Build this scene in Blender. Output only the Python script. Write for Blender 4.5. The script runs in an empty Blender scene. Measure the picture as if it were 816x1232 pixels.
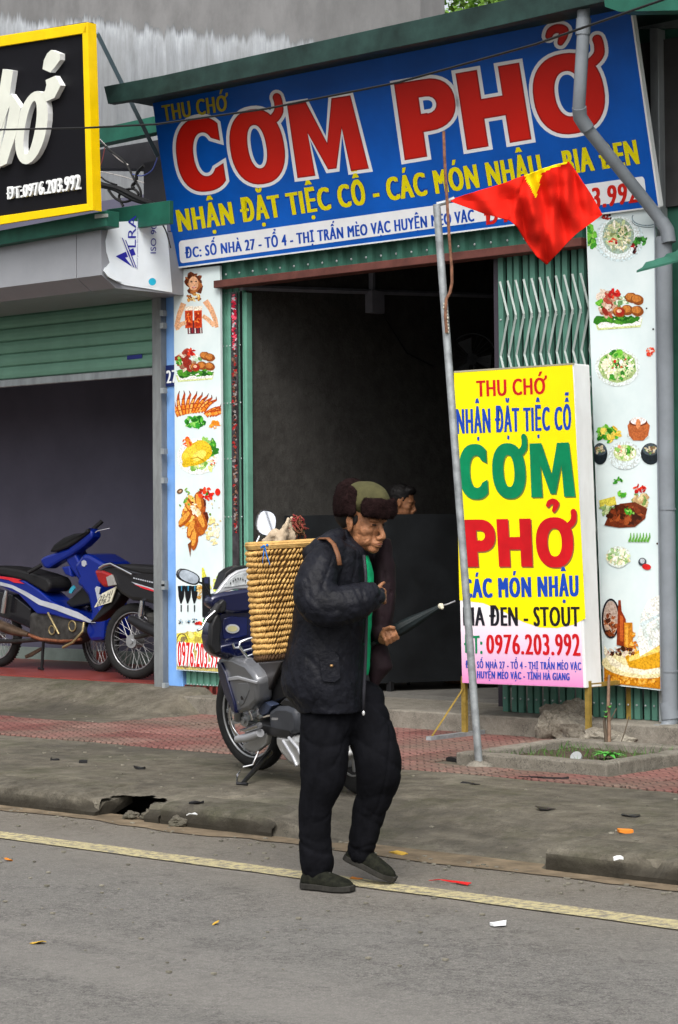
import bpy, bmesh, math, random
from mathutils import Vector, Matrix, noise
import numpy as np

R = math.radians
C = bpy.context.scene.collection
SC = bpy.context.scene
random.seed(7)

# ------------------------------------------------------------------ camera
YAW, PITCH, ROLL, CAMH, F = R(41.6), R(0.46), 0.0105, 1.40, 2610.0
CAM = Vector((0, 0, CAMH))
FWH = Vector((-math.sin(YAW), math.cos(YAW), 0))           # horizontal view direction
RT0 = Vector((math.cos(YAW), math.sin(YAW), 0))
FW = FWH * math.cos(PITCH) + Vector((0, 0, math.sin(PITCH)))
UP0 = RT0.cross(FW)
RT = RT0 * math.cos(ROLL) - UP0 * math.sin(ROLL)
UP = UP0 * math.cos(ROLL) + RT0 * math.sin(ROLL)
cam = bpy.data.cameras.new('camera')
cam.sensor_fit = 'VERTICAL'; cam.sensor_height = 24.0; cam.lens = F / 1232 * 24.0
cam.clip_start = 0.1; cam.clip_end = 2000
co = bpy.data.objects.new('camera', cam); C.objects.link(co)
m = Matrix((RT, UP, -FW)).transposed().to_4x4(); m.translation = CAM
co.matrix_world = m
SC.camera = co

# ------------------------------------------------------------------ sky, sun, exposure
SUN_EL, SUN_AZ = R(50), R(145)      # azimuth measured from +Y towards +X: the sun stands behind the camera
w = bpy.data.worlds.new('World'); SC.world = w; w.use_nodes = True
nt = w.node_tree; nt.nodes.clear()
sky = nt.nodes.new('ShaderNodeTexSky'); sky.sky_type = 'NISHITA'; sky.sun_disc = False
sky.sun_elevation = SUN_EL; sky.sun_rotation = SUN_AZ
sky.air_density = 1.0; sky.dust_density = 6.0; sky.ozone_density = 1.0
hs = nt.nodes.new('ShaderNodeHueSaturation'); hs.inputs['Saturation'].default_value = 0.3
bg = nt.nodes.new('ShaderNodeBackground'); bg.inputs['Strength'].default_value = 0.15
wo = nt.nodes.new('ShaderNodeOutputWorld')
nt.links.new(sky.outputs[0], hs.inputs['Color']); nt.links.new(hs.outputs[0], bg.inputs['Color'])
nt.links.new(bg.outputs[0], wo.inputs[0])
sl = bpy.data.lights.new('sun', 'SUN'); sl.energy = 1.0; sl.angle = R(35); sl.color = (1.0, .97, .92)
so = bpy.data.objects.new('sun', sl); C.objects.link(so)
sd = Vector((math.sin(SUN_AZ) * math.cos(SUN_EL), math.cos(SUN_AZ) * math.cos(SUN_EL), math.sin(SUN_EL)))
so.rotation_euler = (-sd).to_track_quat('-Z', 'Y').to_euler(); so.location = (0, 0, 30)
SC.view_settings.view_transform = 'Standard'; SC.view_settings.look = 'None'
SC.view_settings.exposure = 0.80; SC.view_settings.gamma = 1

# ------------------------------------------------------------------ pixel -> world
def ray(px, py):
    return FW + RT * ((px - 408) / F) + UP * ((616 - py) / F)
def PP(px, py, P0, n):
    d = ray(px, py); n = Vector(n)
    return CAM + d * ((Vector(P0) - CAM).dot(n) / d.dot(n))
def PY(px, py, Y): return PP(px, py, (0, Y, 0), (0, 1, 0))
def PZ(px, py, Z): return PP(px, py, (0, 0, Z), (0, 0, 1))
def PX(px, py, X): return PP(px, py, (X, 0, 0), (1, 0, 0))

# ------------------------------------------------------------------ materials
def lin(c):
    if isinstance(c, str):
        c = [int(c[i:i + 2], 16) / 255 for i in (0, 2, 4)]
        c = [v / 12.92 if v <= .04045 else ((v + .055) / 1.055) ** 2.4 for v in c]
    return (c[0], c[1], c[2], 1)
MATS = {}
def mat(name, col, rough=.6, metal=0, var=0.15, vscale=6, bump=0, bscale=40, col2=None, spec=.22, coat=0, sheen=0, stretch=None, det=5, sss=0):
    if name in MATS: return MATS[name]
    m = bpy.data.materials.new(name); m.use_nodes = True; nt = m.node_tree
    b = nt.nodes['Principled BSDF']; L = nt.links
    col = lin(col)
    tc = nt.nodes.new('ShaderNodeTexCoord'); src = tc.outputs['Object']
    if stretch:
        mp = nt.nodes.new('ShaderNodeMapping'); mp.inputs['Scale'].default_value = stretch
        L.new(src, mp.inputs[0]); src = mp.outputs[0]
    n = nt.nodes.new('ShaderNodeTexNoise'); n.inputs['Scale'].default_value = vscale; n.inputs['Detail'].default_value = det
    n.inputs['Roughness'].default_value = .65
    L.new(src, n.inputs['Vector'])
    r = nt.nodes.new('ShaderNodeValToRGB')
    r.color_ramp.elements[0].position = .32; r.color_ramp.elements[1].position = .68
    c2 = lin(col2) if col2 else tuple(min(1, v * (1 + var)) for v in col[:3]) + (1,)
    c1 = col if col2 else tuple(v * (1 - var) for v in col[:3]) + (1,)
    r.color_ramp.elements[0].color = c1; r.color_ramp.elements[1].color = c2
    L.new(n.outputs[0], r.inputs[0]); L.new(r.outputs[0], b.inputs['Base Color'])
    b.inputs['Roughness'].default_value = rough; b.inputs['Metallic'].default_value = metal
    b.inputs['Specular IOR Level'].default_value = spec; b.inputs['Coat Weight'].default_value = coat
    b.inputs['Coat Roughness'].default_value = .08
    if sheen: b.inputs['Sheen Weight'].default_value = sheen
    if sss:
        b.inputs['Subsurface Weight'].default_value = sss; b.inputs['Subsurface Radius'].default_value = (.01, .004, .002)
    if bump:
        n2 = nt.nodes.new('ShaderNodeTexNoise'); n2.inputs['Scale'].default_value = bscale; n2.inputs['Detail'].default_value = 6
        L.new(src, n2.inputs['Vector'])
        bp = nt.nodes.new('ShaderNodeBump'); bp.inputs['Strength'].default_value = bump; bp.inputs['Distance'].default_value = .02
        L.new(n2.outputs[0], bp.inputs['Height']); L.new(bp.outputs[0], b.inputs['Normal'])
    MATS[name] = m
    return m
class NT:
    """small helper for hand wired materials"""
    def __init__(s, name, rough=.8):
        s.m = bpy.data.materials.new(name); s.m.use_nodes = True; s.t = s.m.node_tree
        s.b = s.t.nodes['Principled BSDF']; s.b.inputs['Specular IOR Level'].default_value = .25; s.b.inputs['Roughness'].default_value = rough
        s.tc = s.t.nodes.new('ShaderNodeTexCoord').outputs['Object']; MATS[name] = s.m
    def L(s, a, b): s.t.links.new(a, b)
    def noise(s, scale, det=5, stretch=None, rough=.6, out=0):
        v = s.tc
        if stretch:
            mp = s.t.nodes.new('ShaderNodeMapping'); mp.inputs['Scale'].default_value = stretch; s.L(v, mp.inputs[0]); v = mp.outputs[0]
        n = s.t.nodes.new('ShaderNodeTexNoise'); n.inputs['Scale'].default_value = scale; n.inputs['Detail'].default_value = det
        n.inputs['Roughness'].default_value = rough; s.L(v, n.inputs['Vector']); return n.outputs[out]
    def ramp(s, v, stops):
        r = s.t.nodes.new('ShaderNodeValToRGB'); e = r.color_ramp.elements
        while len(e) < len(stops): e.new(.5)
        for k, (p, c) in enumerate(stops):
            e[k].position = p; e[k].color = lin(c) if not isinstance(c, (int, float)) else (c, c, c, 1)
        s.L(v, r.inputs[0]); return r.outputs[0]
    def mix(s, f, a, b, mode='MIX'):
        n = s.t.nodes.new('ShaderNodeMix'); n.data_type = 'RGBA'; n.blend_type = mode
        for k, v in ((0, f), (6, a), (7, b)):
            if isinstance(v, (int, float)): n.inputs[k].default_value = v if k == 0 else (v, v, v, 1)
            elif isinstance(v, (str, tuple)): n.inputs[k].default_value = lin(v)
            else: s.L(v, n.inputs[k])
        return n.outputs[2]
    def math(s, op, a, b=None, c=None, clamp=False):
        n = s.t.nodes.new('ShaderNodeMath'); n.operation = op; n.use_clamp = clamp
        for k, v in enumerate((a, b, c)):
            if v is None: continue
            if isinstance(v, (int, float)): n.inputs[k].default_value = v
            else: s.L(v, n.inputs[k])
        return n.outputs[0]
    def xyz(s):
        n = s.t.nodes.new('ShaderNodeSeparateXYZ'); s.L(s.tc, n.inputs[0]); return n.outputs
    def done(s, col, bumpv=None, strength=.4, dist=.02, rough=None):
        s.L(col, s.b.inputs['Base Color'])
        if bumpv is not None:
            bp = s.t.nodes.new('ShaderNodeBump'); bp.inputs['Strength'].default_value = strength; bp.inputs['Distance'].default_value = dist
            s.L(bumpv, bp.inputs['Height']); s.L(bp.outputs[0], s.b.inputs['Normal'])
        if rough is not None: s.L(rough, s.b.inputs['Roughness'])
        return s.m

def m_asphalt(name, line=False):
    n = NT(name, .85)
    fine = n.noise(170, 3); mid = n.noise(38, 4); big = n.noise(.55, 4)
    g = n.ramp(fine, [(.33, (.045, .043, .041)), (.5, (.115, .110, .102)), (.68, (.27, .26, .24))])
    g2 = n.mix(.45, g, n.ramp(mid, [(.35, (.06, .057, .053)), (.65, (.19, .18, .165))]))
    c = n.mix(n.ramp(big, [(.35, 0.0), (.65, .55)]), g2, (.15, .146, .135)); c = n.mix(n.ramp(n.noise(4.5, 6, rough=.75), [(.5, 0.0), (.72, .45)]), c, (.055, .053, .05))
    wet = n.noise(1.6, 5, (1, .3, 1)); c = n.mix(n.ramp(wet, [(.55, 0.0), (.7, .35)]), c, (.06, .058, .056))
    ck = n.math('ABSOLUTE', n.math('SUBTRACT', n.noise(.9, 9, (1, 1, 1), .75), .5)); c = n.mix(n.ramp(ck, [(.0015, .75), (.005, 0.0)]), c, (.02, .019, .018))
    tr_ = n.noise(.9, 3, (.12, 1.6, 1)); c = n.mix(n.ramp(tr_, [(.5, 0.0), (.66, .4)]), c, (.19, .18, .165))
    X_, Y_, Z_ = n.xyz(); dst = n.ramp(n.math('ADD', n.math('MULTIPLY', Y_, .4), n.math('MULTIPLY', n.noise(1.2, 5), .5)), [(2.3 / 3.6, 0.0), (2.95 / 3.6, .5)]) if False else n.math('MULTIPLY', n.math('SMOOTH_MIN', n.math('MAXIMUM', n.math('MULTIPLY', n.math('SUBTRACT', n.math('ADD', Y_, n.noise(1.2, 5)), 6.2), .7), 0.0), 1.0, .2), .38)
    c = n.mix(dst, c, (.135, .108, .07))
    if line:
        worn = n.noise(26, 6, (1, 1, 1), .75)
        c = n.mix(n.ramp(worn, [(.40, .08), (.56, .85)]), c, (.46, .40, .21))
    return n.done(c, fine, .6, .01)
def m_concrete(name, c1, c2, c3, moss=None, scale=1.0):
    n = NT(name, .85)
    big = n.noise(.9 * scale, 6, rough=.7); mid = n.noise(9 * scale, 6, rough=.7); fine = n.noise(120, 3)
    c = n.ramp(big, [(.3, c1), (.5, c2), (.7, c3)])
    c = n.mix(.55, c, n.ramp(mid, [(.3, c1), (.7, c3)]))
    c = n.mix(.4, c, n.ramp(fine, [(.35, .35), (.65, .9)]), 'MULTIPLY')
    if moss: c = n.mix(n.ramp(n.noise(1.1, 6, (.5, 1.6, 1), .7), [(.46, 0.0), (.6, .6)]), c, (.035, .032, .026))
    if moss: c = n.mix(n.ramp(n.noise(2.3, 6, rough=.7), [(.5, 0.0), (.68, .6)]), c, moss)
    crack = n.noise(1.7, 8, rough=.8)
    k = n.math('ABSOLUTE', n.math('SUBTRACT', crack, .5))
    c = n.mix(n.ramp(k, [(.002, .7), (.008, 0.0)]), c, (.02, .018, .015))
    return n.done(c, mid, .5, .02)

ASPHALT = m_asphalt('asphalt'); ROADLINE = m_asphalt('worn_yellow_paint', True)
PAVE = m_concrete('pavement_concrete', (.036, .031, .022), (.10, .088, .066), (.21, .19, .15), (.04, .042, .02))
STEPC = m_concrete('step_concrete', (.10, .09, .07), (.17, .155, .13), (.27, .25, .21))
def m_oldwall():
    n = NT('weathered_render', .9); X, Y, Z = n.xyz()
    wav = n.noise(3.2, 7, (1, 1, .02), .8); hi = n.noise(16, 3, (1, 1, .03), .7)
    zb = n.math('ADD', n.math('MULTIPLY', n.math('SUBTRACT', 3.6, X), .216), 5.30)
    zb = n.math('ADD', zb, n.math('MULTIPLY', n.math('SUBTRACT', wav, .5), .55))
    zb = n.math('ADD', zb, n.math('MULTIPLY', n.math('SUBTRACT', hi, .5), .16))
    d = n.math('SUBTRACT', zb, Z)                       # >0 below the ragged edge of the wash
    mask = n.ramp(n.math('MULTIPLY', d, .45), [(0.0, 0.0), (.03, .72), (.10, .42), (.28, .2), (.6, .12)])
    streak = n.noise(11, 6, (1, 1, .12), .75); blot = n.noise(2.2, 6, (1, 1, .6), .7)
    mask = n.math('MULTIPLY', mask, n.ramp(streak, [(.25, .35), (.6, 1.0)]))
    mask = n.math('MULTIPLY', mask, n.ramp(blot, [(.36, .35), (.6, 1.0)]))
    base = n.mix(n.ramp(n.noise(1.5, 5, (1, 1, .3)), [(.35, 0.0), (.65, 1.0)]), (.145, .145, .145), (.20, .20, .20))
    base2 = n.mix(streak, (.105, .11, .112), (.22, .23, .235))
    low = n.math('GREATER_THAN', d, 0); base2 = n.mix(n.ramp(blot, [(.4, 0.0), (.62, .75)]), base2, (.075, .082, .088)); base = n.mix(n.ramp(blot, [(.4, 0.0), (.6, .5)]), base, (.10, .10, .10))
    c = n.mix(low, base, base2)
    c = n.mix(mask, c, (.60, .64, .68))
    return n.done(c, streak, .25, .02)
OLDWALL = m_oldwall()
INCONC = m_concrete('interior_render', (.034, .032, .029), (.055, .053, .049), (.09, .087, .08), scale=1.2)
BACKWALL = mat('garage_paint', (.085, .083, .118), .7, var=.15, vscale=1.2)
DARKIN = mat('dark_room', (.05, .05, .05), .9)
TILE = None
def m_paver():
    n = NT('red_paver', .8)
    oi = n.t.nodes.new('ShaderNodeObjectInfo').outputs['Random']
    c = n.ramp(oi, [(0, (.15, .058, .050)), (.5, (.20, .085, .074)), (1, (.26, .13, .11))])
    g = n.t.nodes.new('ShaderNodeNewGeometry').outputs['Position']
    dn = n.t.nodes.new('ShaderNodeTexNoise'); dn.inputs['Scale'].default_value = 1.3; dn.inputs['Detail'].default_value = 6; n.L(g, dn.inputs['Vector'])
    c = n.mix(n.ramp(dn.outputs[0], [(.42, 0.0), (.66, .75)]), c, (.15, .13, .10))
    dn2 = n.t.nodes.new('ShaderNodeTexNoise'); dn2.inputs['Scale'].default_value = 30; dn2.inputs['Detail'].default_value = 5; n.L(g, dn2.inputs['Vector'])
    c = n.mix(.5, c, n.ramp(dn2.outputs[0], [(.3, .45), (.65, 1.0)]), 'MULTIPLY')
    sx = n.t.nodes.new('ShaderNodeSeparateXYZ'); n.L(g, sx.inputs[0])
    wv = n.math('ABSOLUTE', n.math('SINE', n.math('MULTIPLY', sx.outputs[0], math.pi / .10)))
    v = n.math('FRACT', n.math('SUBTRACT', n.math('DIVIDE', sx.outputs[1], .06), n.math('MULTIPLY', wv, .75)))
    arc = n.ramp(v, [(.0, 0.0), (.10, 0.0), (.22, 1.0), (.9, 1.0), (1.0, 0.0)])
    c = n.mix(1.0, c, n.ramp(arc, [(0, .42), (1, 1.0)]), 'MULTIPLY')
    return n.done(c, n.math('ADD', arc, n.math('MULTIPLY', dn2.outputs[0], .4)), .6, .012)
PAVER = m_paver()
RFLOOR = mat('red_floor_tile', (.17, .035, .03), .35, var=.2, vscale=2)
GALV = mat('galvanised_steel', (.34, .37, .38), .45, .5, .25, 9, stretch=(1, 1, .25))
GALVD = mat('galvanised_rail', (.20, .215, .22), .5, .3, .3, 7, stretch=(1, 1, .3), bump=.1)
BLUEP = mat('sky_blue_paint', (.13, .30, .66), .6, var=.18, vscale=4, col2=(.20, .38, .70))
GREENP = mat('gate_green_paint', (.065, .165, .125), .5, var=.2, vscale=5)
GREENL = mat('gate_pale_green_paint', (.13, .31, .235), .5, var=.15, vscale=5)
GREEND = mat('dark_green_sheet', (.03, .105, .075), .45, var=.35, vscale=3)
GREENB = mat('green_flashing', (.014, .085, .058), .45, var=.25, vscale=5)
GREENR = mat('roof_green_paint', (.012, .030, .026), .55, var=.5, vscale=4, bump=.1, bscale=12)
SHUT = mat('shutter_green', (.15, .31, .23), .45, var=.12, vscale=2)
LATT = mat('lattice_steel', (.33, .38, .36), .5, .2)
BROWN = mat('brown_beam', (.10, .035, .028), .6, var=.3)
BLACK = mat('black_rubber', (.007, .007, .008), .7, spec=.25)
BLACKM = mat('black_plastic', (.007, .007, .008), .45, spec=.3)
PVC = mat('grey_pvc', (.17, .19, .21), .45, var=.12, vscale=5)
ACP = mat('grey_cladding', (.24, .25, .27), .35, var=.05)
ACPD = mat('cladding_soffit', (.20, .20, .21), .5, var=.08)
FILM = mat('protective_film', (.74, .80, .84), .35, var=.06, vscale=3, bump=.25, bscale=5)
YEL = mat('yellow_frame', (.78, .52, .0), .4, var=.08)
SIGNB = mat('black_sign_panel', (.004, .004, .006), .6, spec=.15)
WHITE = mat('white_acrylic', (.72, .74, .74), .4, var=.04)
WHITEL = mat('cream_acrylic', (.60, .62, .55), .4, var=.06)
BRASS = mat('ochre_angle_iron', (.26, .18, .04), .5, .3, .3, 20)
ROCK = m_concrete('rock', (.06, .05, .038), (.20, .175, .135), (.42, .39, .32), scale=6)
SOIL = m_concrete('soil', (.03, .022, .015), (.06, .045, .03), (.12, .09, .06), (.03, .05, .015), scale=5)
RUST = mat('rust', (.16, .075, .045), .8, var=.5, vscale=30)
POLE = mat('dull_galvanised', (.26, .28, .29), .55, .4, .35, 14)
LEAF = mat('leaf', (.05, .13, .02), .5, var=.4, vscale=9); LEAF2 = mat('fresh_leaf', (.06, .28, .04), .5, var=.3, vscale=30)
BARK = mat('bark', (.09, .07, .05), .9, var=.3)
CABLE = mat('cable', (.012, .012, .012), .5)

# flat print colour
def vmat(name, rough=.35):
    m = bpy.data.materials.new(name); m.use_nodes = True; nt = m.node_tree
    a = nt.nodes.new('ShaderNodeVertexColor'); a.layer_name = 'Col'
    nz = nt.nodes.new('ShaderNodeTexNoise'); nz.inputs['Scale'].default_value = 90; nz.inputs['Detail'].default_value = 5; tc = nt.nodes.new('ShaderNodeTexCoord'); nt.links.new(tc.outputs['Object'], nz.inputs['Vector'])
    rp = nt.nodes.new('ShaderNodeValToRGB'); rp.color_ramp.elements[0].position = .36; rp.color_ramp.elements[0].color = (.5, .45, .4, 1); rp.color_ramp.elements[1].position = .6; rp.color_ramp.elements[1].color = (1, 1, 1, 1); nt.links.new(nz.outputs[0], rp.inputs[0])
    mx = nt.nodes.new('ShaderNodeMix'); mx.data_type = 'RGBA'; mx.blend_type = 'MULTIPLY'; mx.inputs[0].default_value = .8; nt.links.new(a.outputs[0], mx.inputs[6]); nt.links.new(rp.outputs[0], mx.inputs[7])
    nt.links.new(mx.outputs[2], nt.nodes['Principled BSDF'].inputs['Base Color'])
    nt.nodes['Principled BSDF'].inputs['Roughness'].default_value = rough; nt.nodes['Principled BSDF'].inputs['Specular IOR Level'].default_value = .2
    return m
PRINT = vmat('print_ink')

# ------------------------------------------------------------------ object helpers
def wm(o):
    mt = Matrix.LocRotScale(o.location, o.rotation_euler, o.scale)
    return wm(o.parent) @ mt if o.parent else mt
def tag(o, label=None, cat=None, group=None, kind=None):
    if label: o['label'] = label
    if cat: o['category'] = cat
    if group: o['group'] = group
    if kind: o['kind'] = kind
    return o
def thing(name, label, cat, loc=(0, 0, 0), rot=(0, 0, 0), group=None):
    o = bpy.data.objects.new(name, None); o.empty_display_size = .1; C.objects.link(o)
    o.location = loc; o.rotation_euler = rot
    return tag(o, label, cat, group)
def link(name, me, m, parent=None, local=False, kind=None, bevel=0):
    if parent is not None and not local: me.transform(wm(parent).inverted())
    o = bpy.data.objects.new(name, me); C.objects.link(o)
    if m is not None and not me.materials: me.materials.append(m)
    if parent is not None: o.parent = parent
    if kind: o['kind'] = kind
    if bevel:
        b = o.modifiers.new('bevel', 'BEVEL'); b.width = bevel; b.segments = 2; b.limit_method = 'ANGLE'
    return o
class MB:
    def __init__(s): s.v = []; s.f = []
    def add(s, vs, fs):
        k = len(s.v); s.v += [tuple(v) for v in vs]; s.f += [tuple(i + k for i in f) for f in fs]; return s
    def box(s, lo, hi, M=None):
        x0, y0, z0 = lo; x1, y1, z1 = hi
        vs = [Vector(p) for p in ((x0, y0, z0), (x1, y0, z0), (x1, y1, z0), (x0, y1, z0), (x0, y0, z1), (x1, y0, z1), (x1, y1, z1), (x0, y1, z1))]
        if M is not None: vs = [M @ v for v in vs]
        return s.add(vs, [(0, 3, 2, 1), (4, 5, 6, 7), (0, 1, 5, 4), (1, 2, 6, 5), (2, 3, 7, 6), (3, 0, 4, 7)])
    def prism(s, pts, ext):
        n = len(pts); pts = [Vector(p) for p in pts]; ext = Vector(ext)
        nor = Vector((0, 0, 0))
        for i in range(n): nor += pts[i].cross(pts[(i + 1) % n])
        if nor.dot(ext) > 0: pts = pts[::-1]
        return s.add(pts + [p + ext for p in pts],
                     [tuple(range(n)), tuple(range(2 * n - 1, n - 1, -1))] + [(i, i + n, (i + 1) % n + n, (i + 1) % n) for i in range(n)])
    def tube(s, pts, r, n=8, caps=True, sq=1.0):
        pts = [Vector(p) for p in pts]; k0 = len(s.v); rs = r if isinstance(r, (list, tuple)) else [r] * len(pts)
        up = None; vs = []
        for i, p in enumerate(pts):
            d = (pts[min(i + 1, len(pts) - 1)] - pts[max(i - 1, 0)]).normalized()
            if up is None: up = Vector((0, 0, 1)) if abs(d.z) < .9 else Vector((1, 0, 0))
            a = d.cross(up).normalized(); b = a.cross(d).normalized(); up = b
            for k in range(n):
                t = 2 * math.pi * k / n; vs.append(p + a * math.cos(t) * rs[i] + b * math.sin(t) * rs[i] * sq)
        fs = [(i * n + k, i * n + (k + 1) % n, (i + 1) * n + (k + 1) % n, (i + 1) * n + k) for i in range(len(pts) - 1) for k in range(n)]
        if caps: fs += [tuple(range(n))[::-1], tuple(range((len(pts) - 1) * n, len(pts) * n))]
        return s.add(vs, fs)
    def loft(s, rings):
        """rings: (cx, cy, cz, rx, ry) horizontal ellipses"""
        n = 24; vs = []
        for cx, cy, cz, rx, ry in rings:
            for k in range(n):
                t = 2 * math.pi * k / n; vs.append((cx + rx * math.cos(t), cy + ry * math.sin(t), cz))
        m = len(rings)
        fs = [(i * n + k, i * n + (k + 1) % n, (i + 1) * n + (k + 1) % n, (i + 1) * n + k) for i in range(m - 1) for k in range(n)]
        fs += [tuple(range(n))[::-1], tuple(range((m - 1) * n, m * n))]
        return s.add(vs, fs)
    def ell(s, c, r, M=None, nu=16, nv=10):
        c = Vector(c); vs = []; 
        for j in range(1, nv):
            ph = math.pi * j / nv
            for i in range(nu):
                t = 2 * math.pi * i / nu
                vs.append(Vector((r[0] * math.sin(ph) * math.cos(t), r[1] * math.sin(ph) * math.sin(t), r[2] * math.cos(ph))))
        vs += [Vector((0, 0, r[2])), Vector((0, 0, -r[2]))]
        if M is not None: vs = [M @ v for v in vs]
        vs = [v + c for v in vs]; t0 = len(vs) - 2; b0 = len(vs) - 1
        fs = [(j * nu + i, (j + 1) * nu + i, (j + 1) * nu + (i + 1) % nu, j * nu + (i + 1) % nu) for j in range(nv - 2) for i in range(nu)]
        fs += [(t0, i, (i + 1) % nu) for i in range(nu)] + [(b0, (nv - 2) * nu + (i + 1) % nu, (nv - 2) * nu + i) for i in range(nu)]
        return s.add(vs, fs)
    def torus(s, c, ax, R_, r, n=32, k=8, a0=0, a1=2 * math.pi, sq=1.0):
        ax = Vector(ax).normalized(); u = ax.orthogonal().normalized() if abs(ax.z) > .9 else Vector((0, 0, 1)).cross(ax).normalized()
        v = ax.cross(u); c = Vector(c); full = abs(a1 - a0 - 2 * math.pi) < 1e-6; cnt = n if full else n + 1; vs = []
        for i in range(cnt):
            t = a0 + (a1 - a0) * i / n; d = u * math.cos(t) + v * math.sin(t)
            for j in range(k):
                q = 2 * math.pi * j / k; vs.append(c + d * (R_ + r * math.cos(q)) + ax * (r * sq * math.sin(q)))
        fs = [(i * k + j, ((i + 1) % cnt) * k + j, ((i + 1) % cnt) * k + (j + 1) % k, i * k + (j + 1) % k) for i in range(n) for j in range(k)]
        return s.add(vs, fs)
    def mesh(s, name, smooth=False):
        me = bpy.data.meshes.new(name); me.from_pydata(s.v, [], s.f); me.validate(); me.update()
        if smooth: me.polygons.foreach_set('use_smooth', [True] * len(me.polygons))
        return me
    def build(s, name, m, parent=None, smooth=False, local=False, kind=None, bevel=0, fixn=False):
        me = s.mesh(name, smooth)
        if fixn: fix(me)
        if smooth == 'auto': pass
        return link(name, me, m, parent, local, kind, bevel)
def fix(me):
    bm = bmesh.new(); bm.from_mesh(me); bmesh.ops.recalc_face_normals(bm, faces=bm.faces); bm.to_mesh(me); bm.free()
def smoothang(o, a=40):
    me = o.data; me.polygons.foreach_set('use_smooth', [True] * len(me.polygons))
    try: me.set_sharp_from_angle(angle=R(a))
    except Exception: pass
    return o
def slab(name, quad, Y, th, m, parent=None, bevel=0):
    """panel traced at distance Y (front face), real thickness th going back"""
    return MB().prism([PY(x, y, Y) for x, y in quad], (0, th, 0)).build(name, m, parent, bevel=bevel)
def inst(name, me, parent, loc, rot=(0, 0, 0), scale=(1, 1, 1)):
    o = bpy.data.objects.new(name, me); C.objects.link(o); o.parent = parent; o.location = loc; o.rotation_euler = rot; o.scale = scale
    return o

# ---- text as thin flat print
def evalmesh(ob):
    C.objects.link(ob); dg = bpy.context.evaluated_depsgraph_get()
    me = bpy.data.meshes.new_from_object(ob.evaluated_get(dg), depsgraph=dg)
    C.objects.unlink(ob); return me
def text_raw(s, sp=1.0):
    cu = bpy.data.curves.new('t', 'FONT'); cu.body = s; cu.size = 1; cu.resolution_u = 3; cu.dimensions = '2D'; cu.fill_mode = 'BOTH'; cu.space_character = sp
    ob = bpy.data.objects.new('t', cu); me = evalmesh(ob)
    v = [(a.co.x, a.co.y) for a in me.vertices]; f = [tuple(p.vertices) for p in me.polygons]
    bpy.data.objects.remove(ob); bpy.data.meshes.remove(me); return v, f
_H = text_raw('H')[0]; CAPH = max(y for x, y in _H)
def bil(q, u, v):
    (tlx, tly), (trx, try_), (brx, bry), (blx, bly) = q
    bx = blx + (brx - blx) * u; by = bly + (bry - bly) * u; tx = tlx + (trx - tlx) * u; ty = tly + (try_ - tly) * u
    return bx + (tx - bx) * v, by + (ty - by) * v
def put2d(name, v, f, q, plane, off, m, parent, ext=0, xr=None, caph=None):
    """lay a 2D shape (v: points) into a quad on a plane; off = how far it stands proud"""
    P0, n = plane; caph = caph or CAPH; n = Vector(n).normalized()
    if xr is None: xr = (min(p[0] for p in v), max(p[0] for p in v))
    pts = []
    for p_ in v:
        x, y = p_[:2]; px, py = bil(q, (x - xr[0]) / (xr[1] - xr[0]), y / caph)
        pts.append(PP(px, py, Vector(P0) + n * (off + (p_[2] if len(p_) > 2 else 0)), n))
    mb = MB(); mb.add(pts, f)
    me = mb.mesh(name)
    if ext:
        bm = bmesh.new(); bm.from_mesh(me)
        g = bmesh.ops.extrude_face_region(bm, geom=bm.faces[:])
        for e in g['geom']:
            if isinstance(e, bmesh.types.BMVert): e.co += n * ext
        bmesh.ops.recalc_face_normals(bm, faces=bm.faces); bm.to_mesh(me); bm.free()
    return link(name, me, m, parent)
def text(s, q, plane, m, parent, bold=.17, off=.0012, ext=0, outline=None, ow=.06, name='lettering'):
    if s == 'THU CHỚ':
        o = text0('THU CHO', q, plane, m, parent, bold, off, ext, outline, ow, name)
        pts = [bil(q, u_, v_) for u_, v_ in ((.90, 1.10), (.93, 1.10), (.965, 1.38), (.925, 1.38))]; p2_ = [bil(q, u_, v_) for u_, v_ in ((.965, .84), (.985, .78), (1.03, .95), (1.03, 1.12), (.995, 1.12), (.995, .98))]; n_ = Vector(plane[1]).normalized()
        MB().add([PP(x, y, Vector(plane[0]) + n_ * (off + .0003), n_) for x, y in pts], [(0, 1, 2, 3)]).add([PP(x, y, Vector(plane[0]) + n_ * (off + .0003), n_) for x, y in p2_], [(0, 1, 2, 3, 4, 5)]).build('accent', m, parent); return o
    return text0(s, q, plane, m, parent, bold, off, ext, outline, ow, name)
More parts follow.
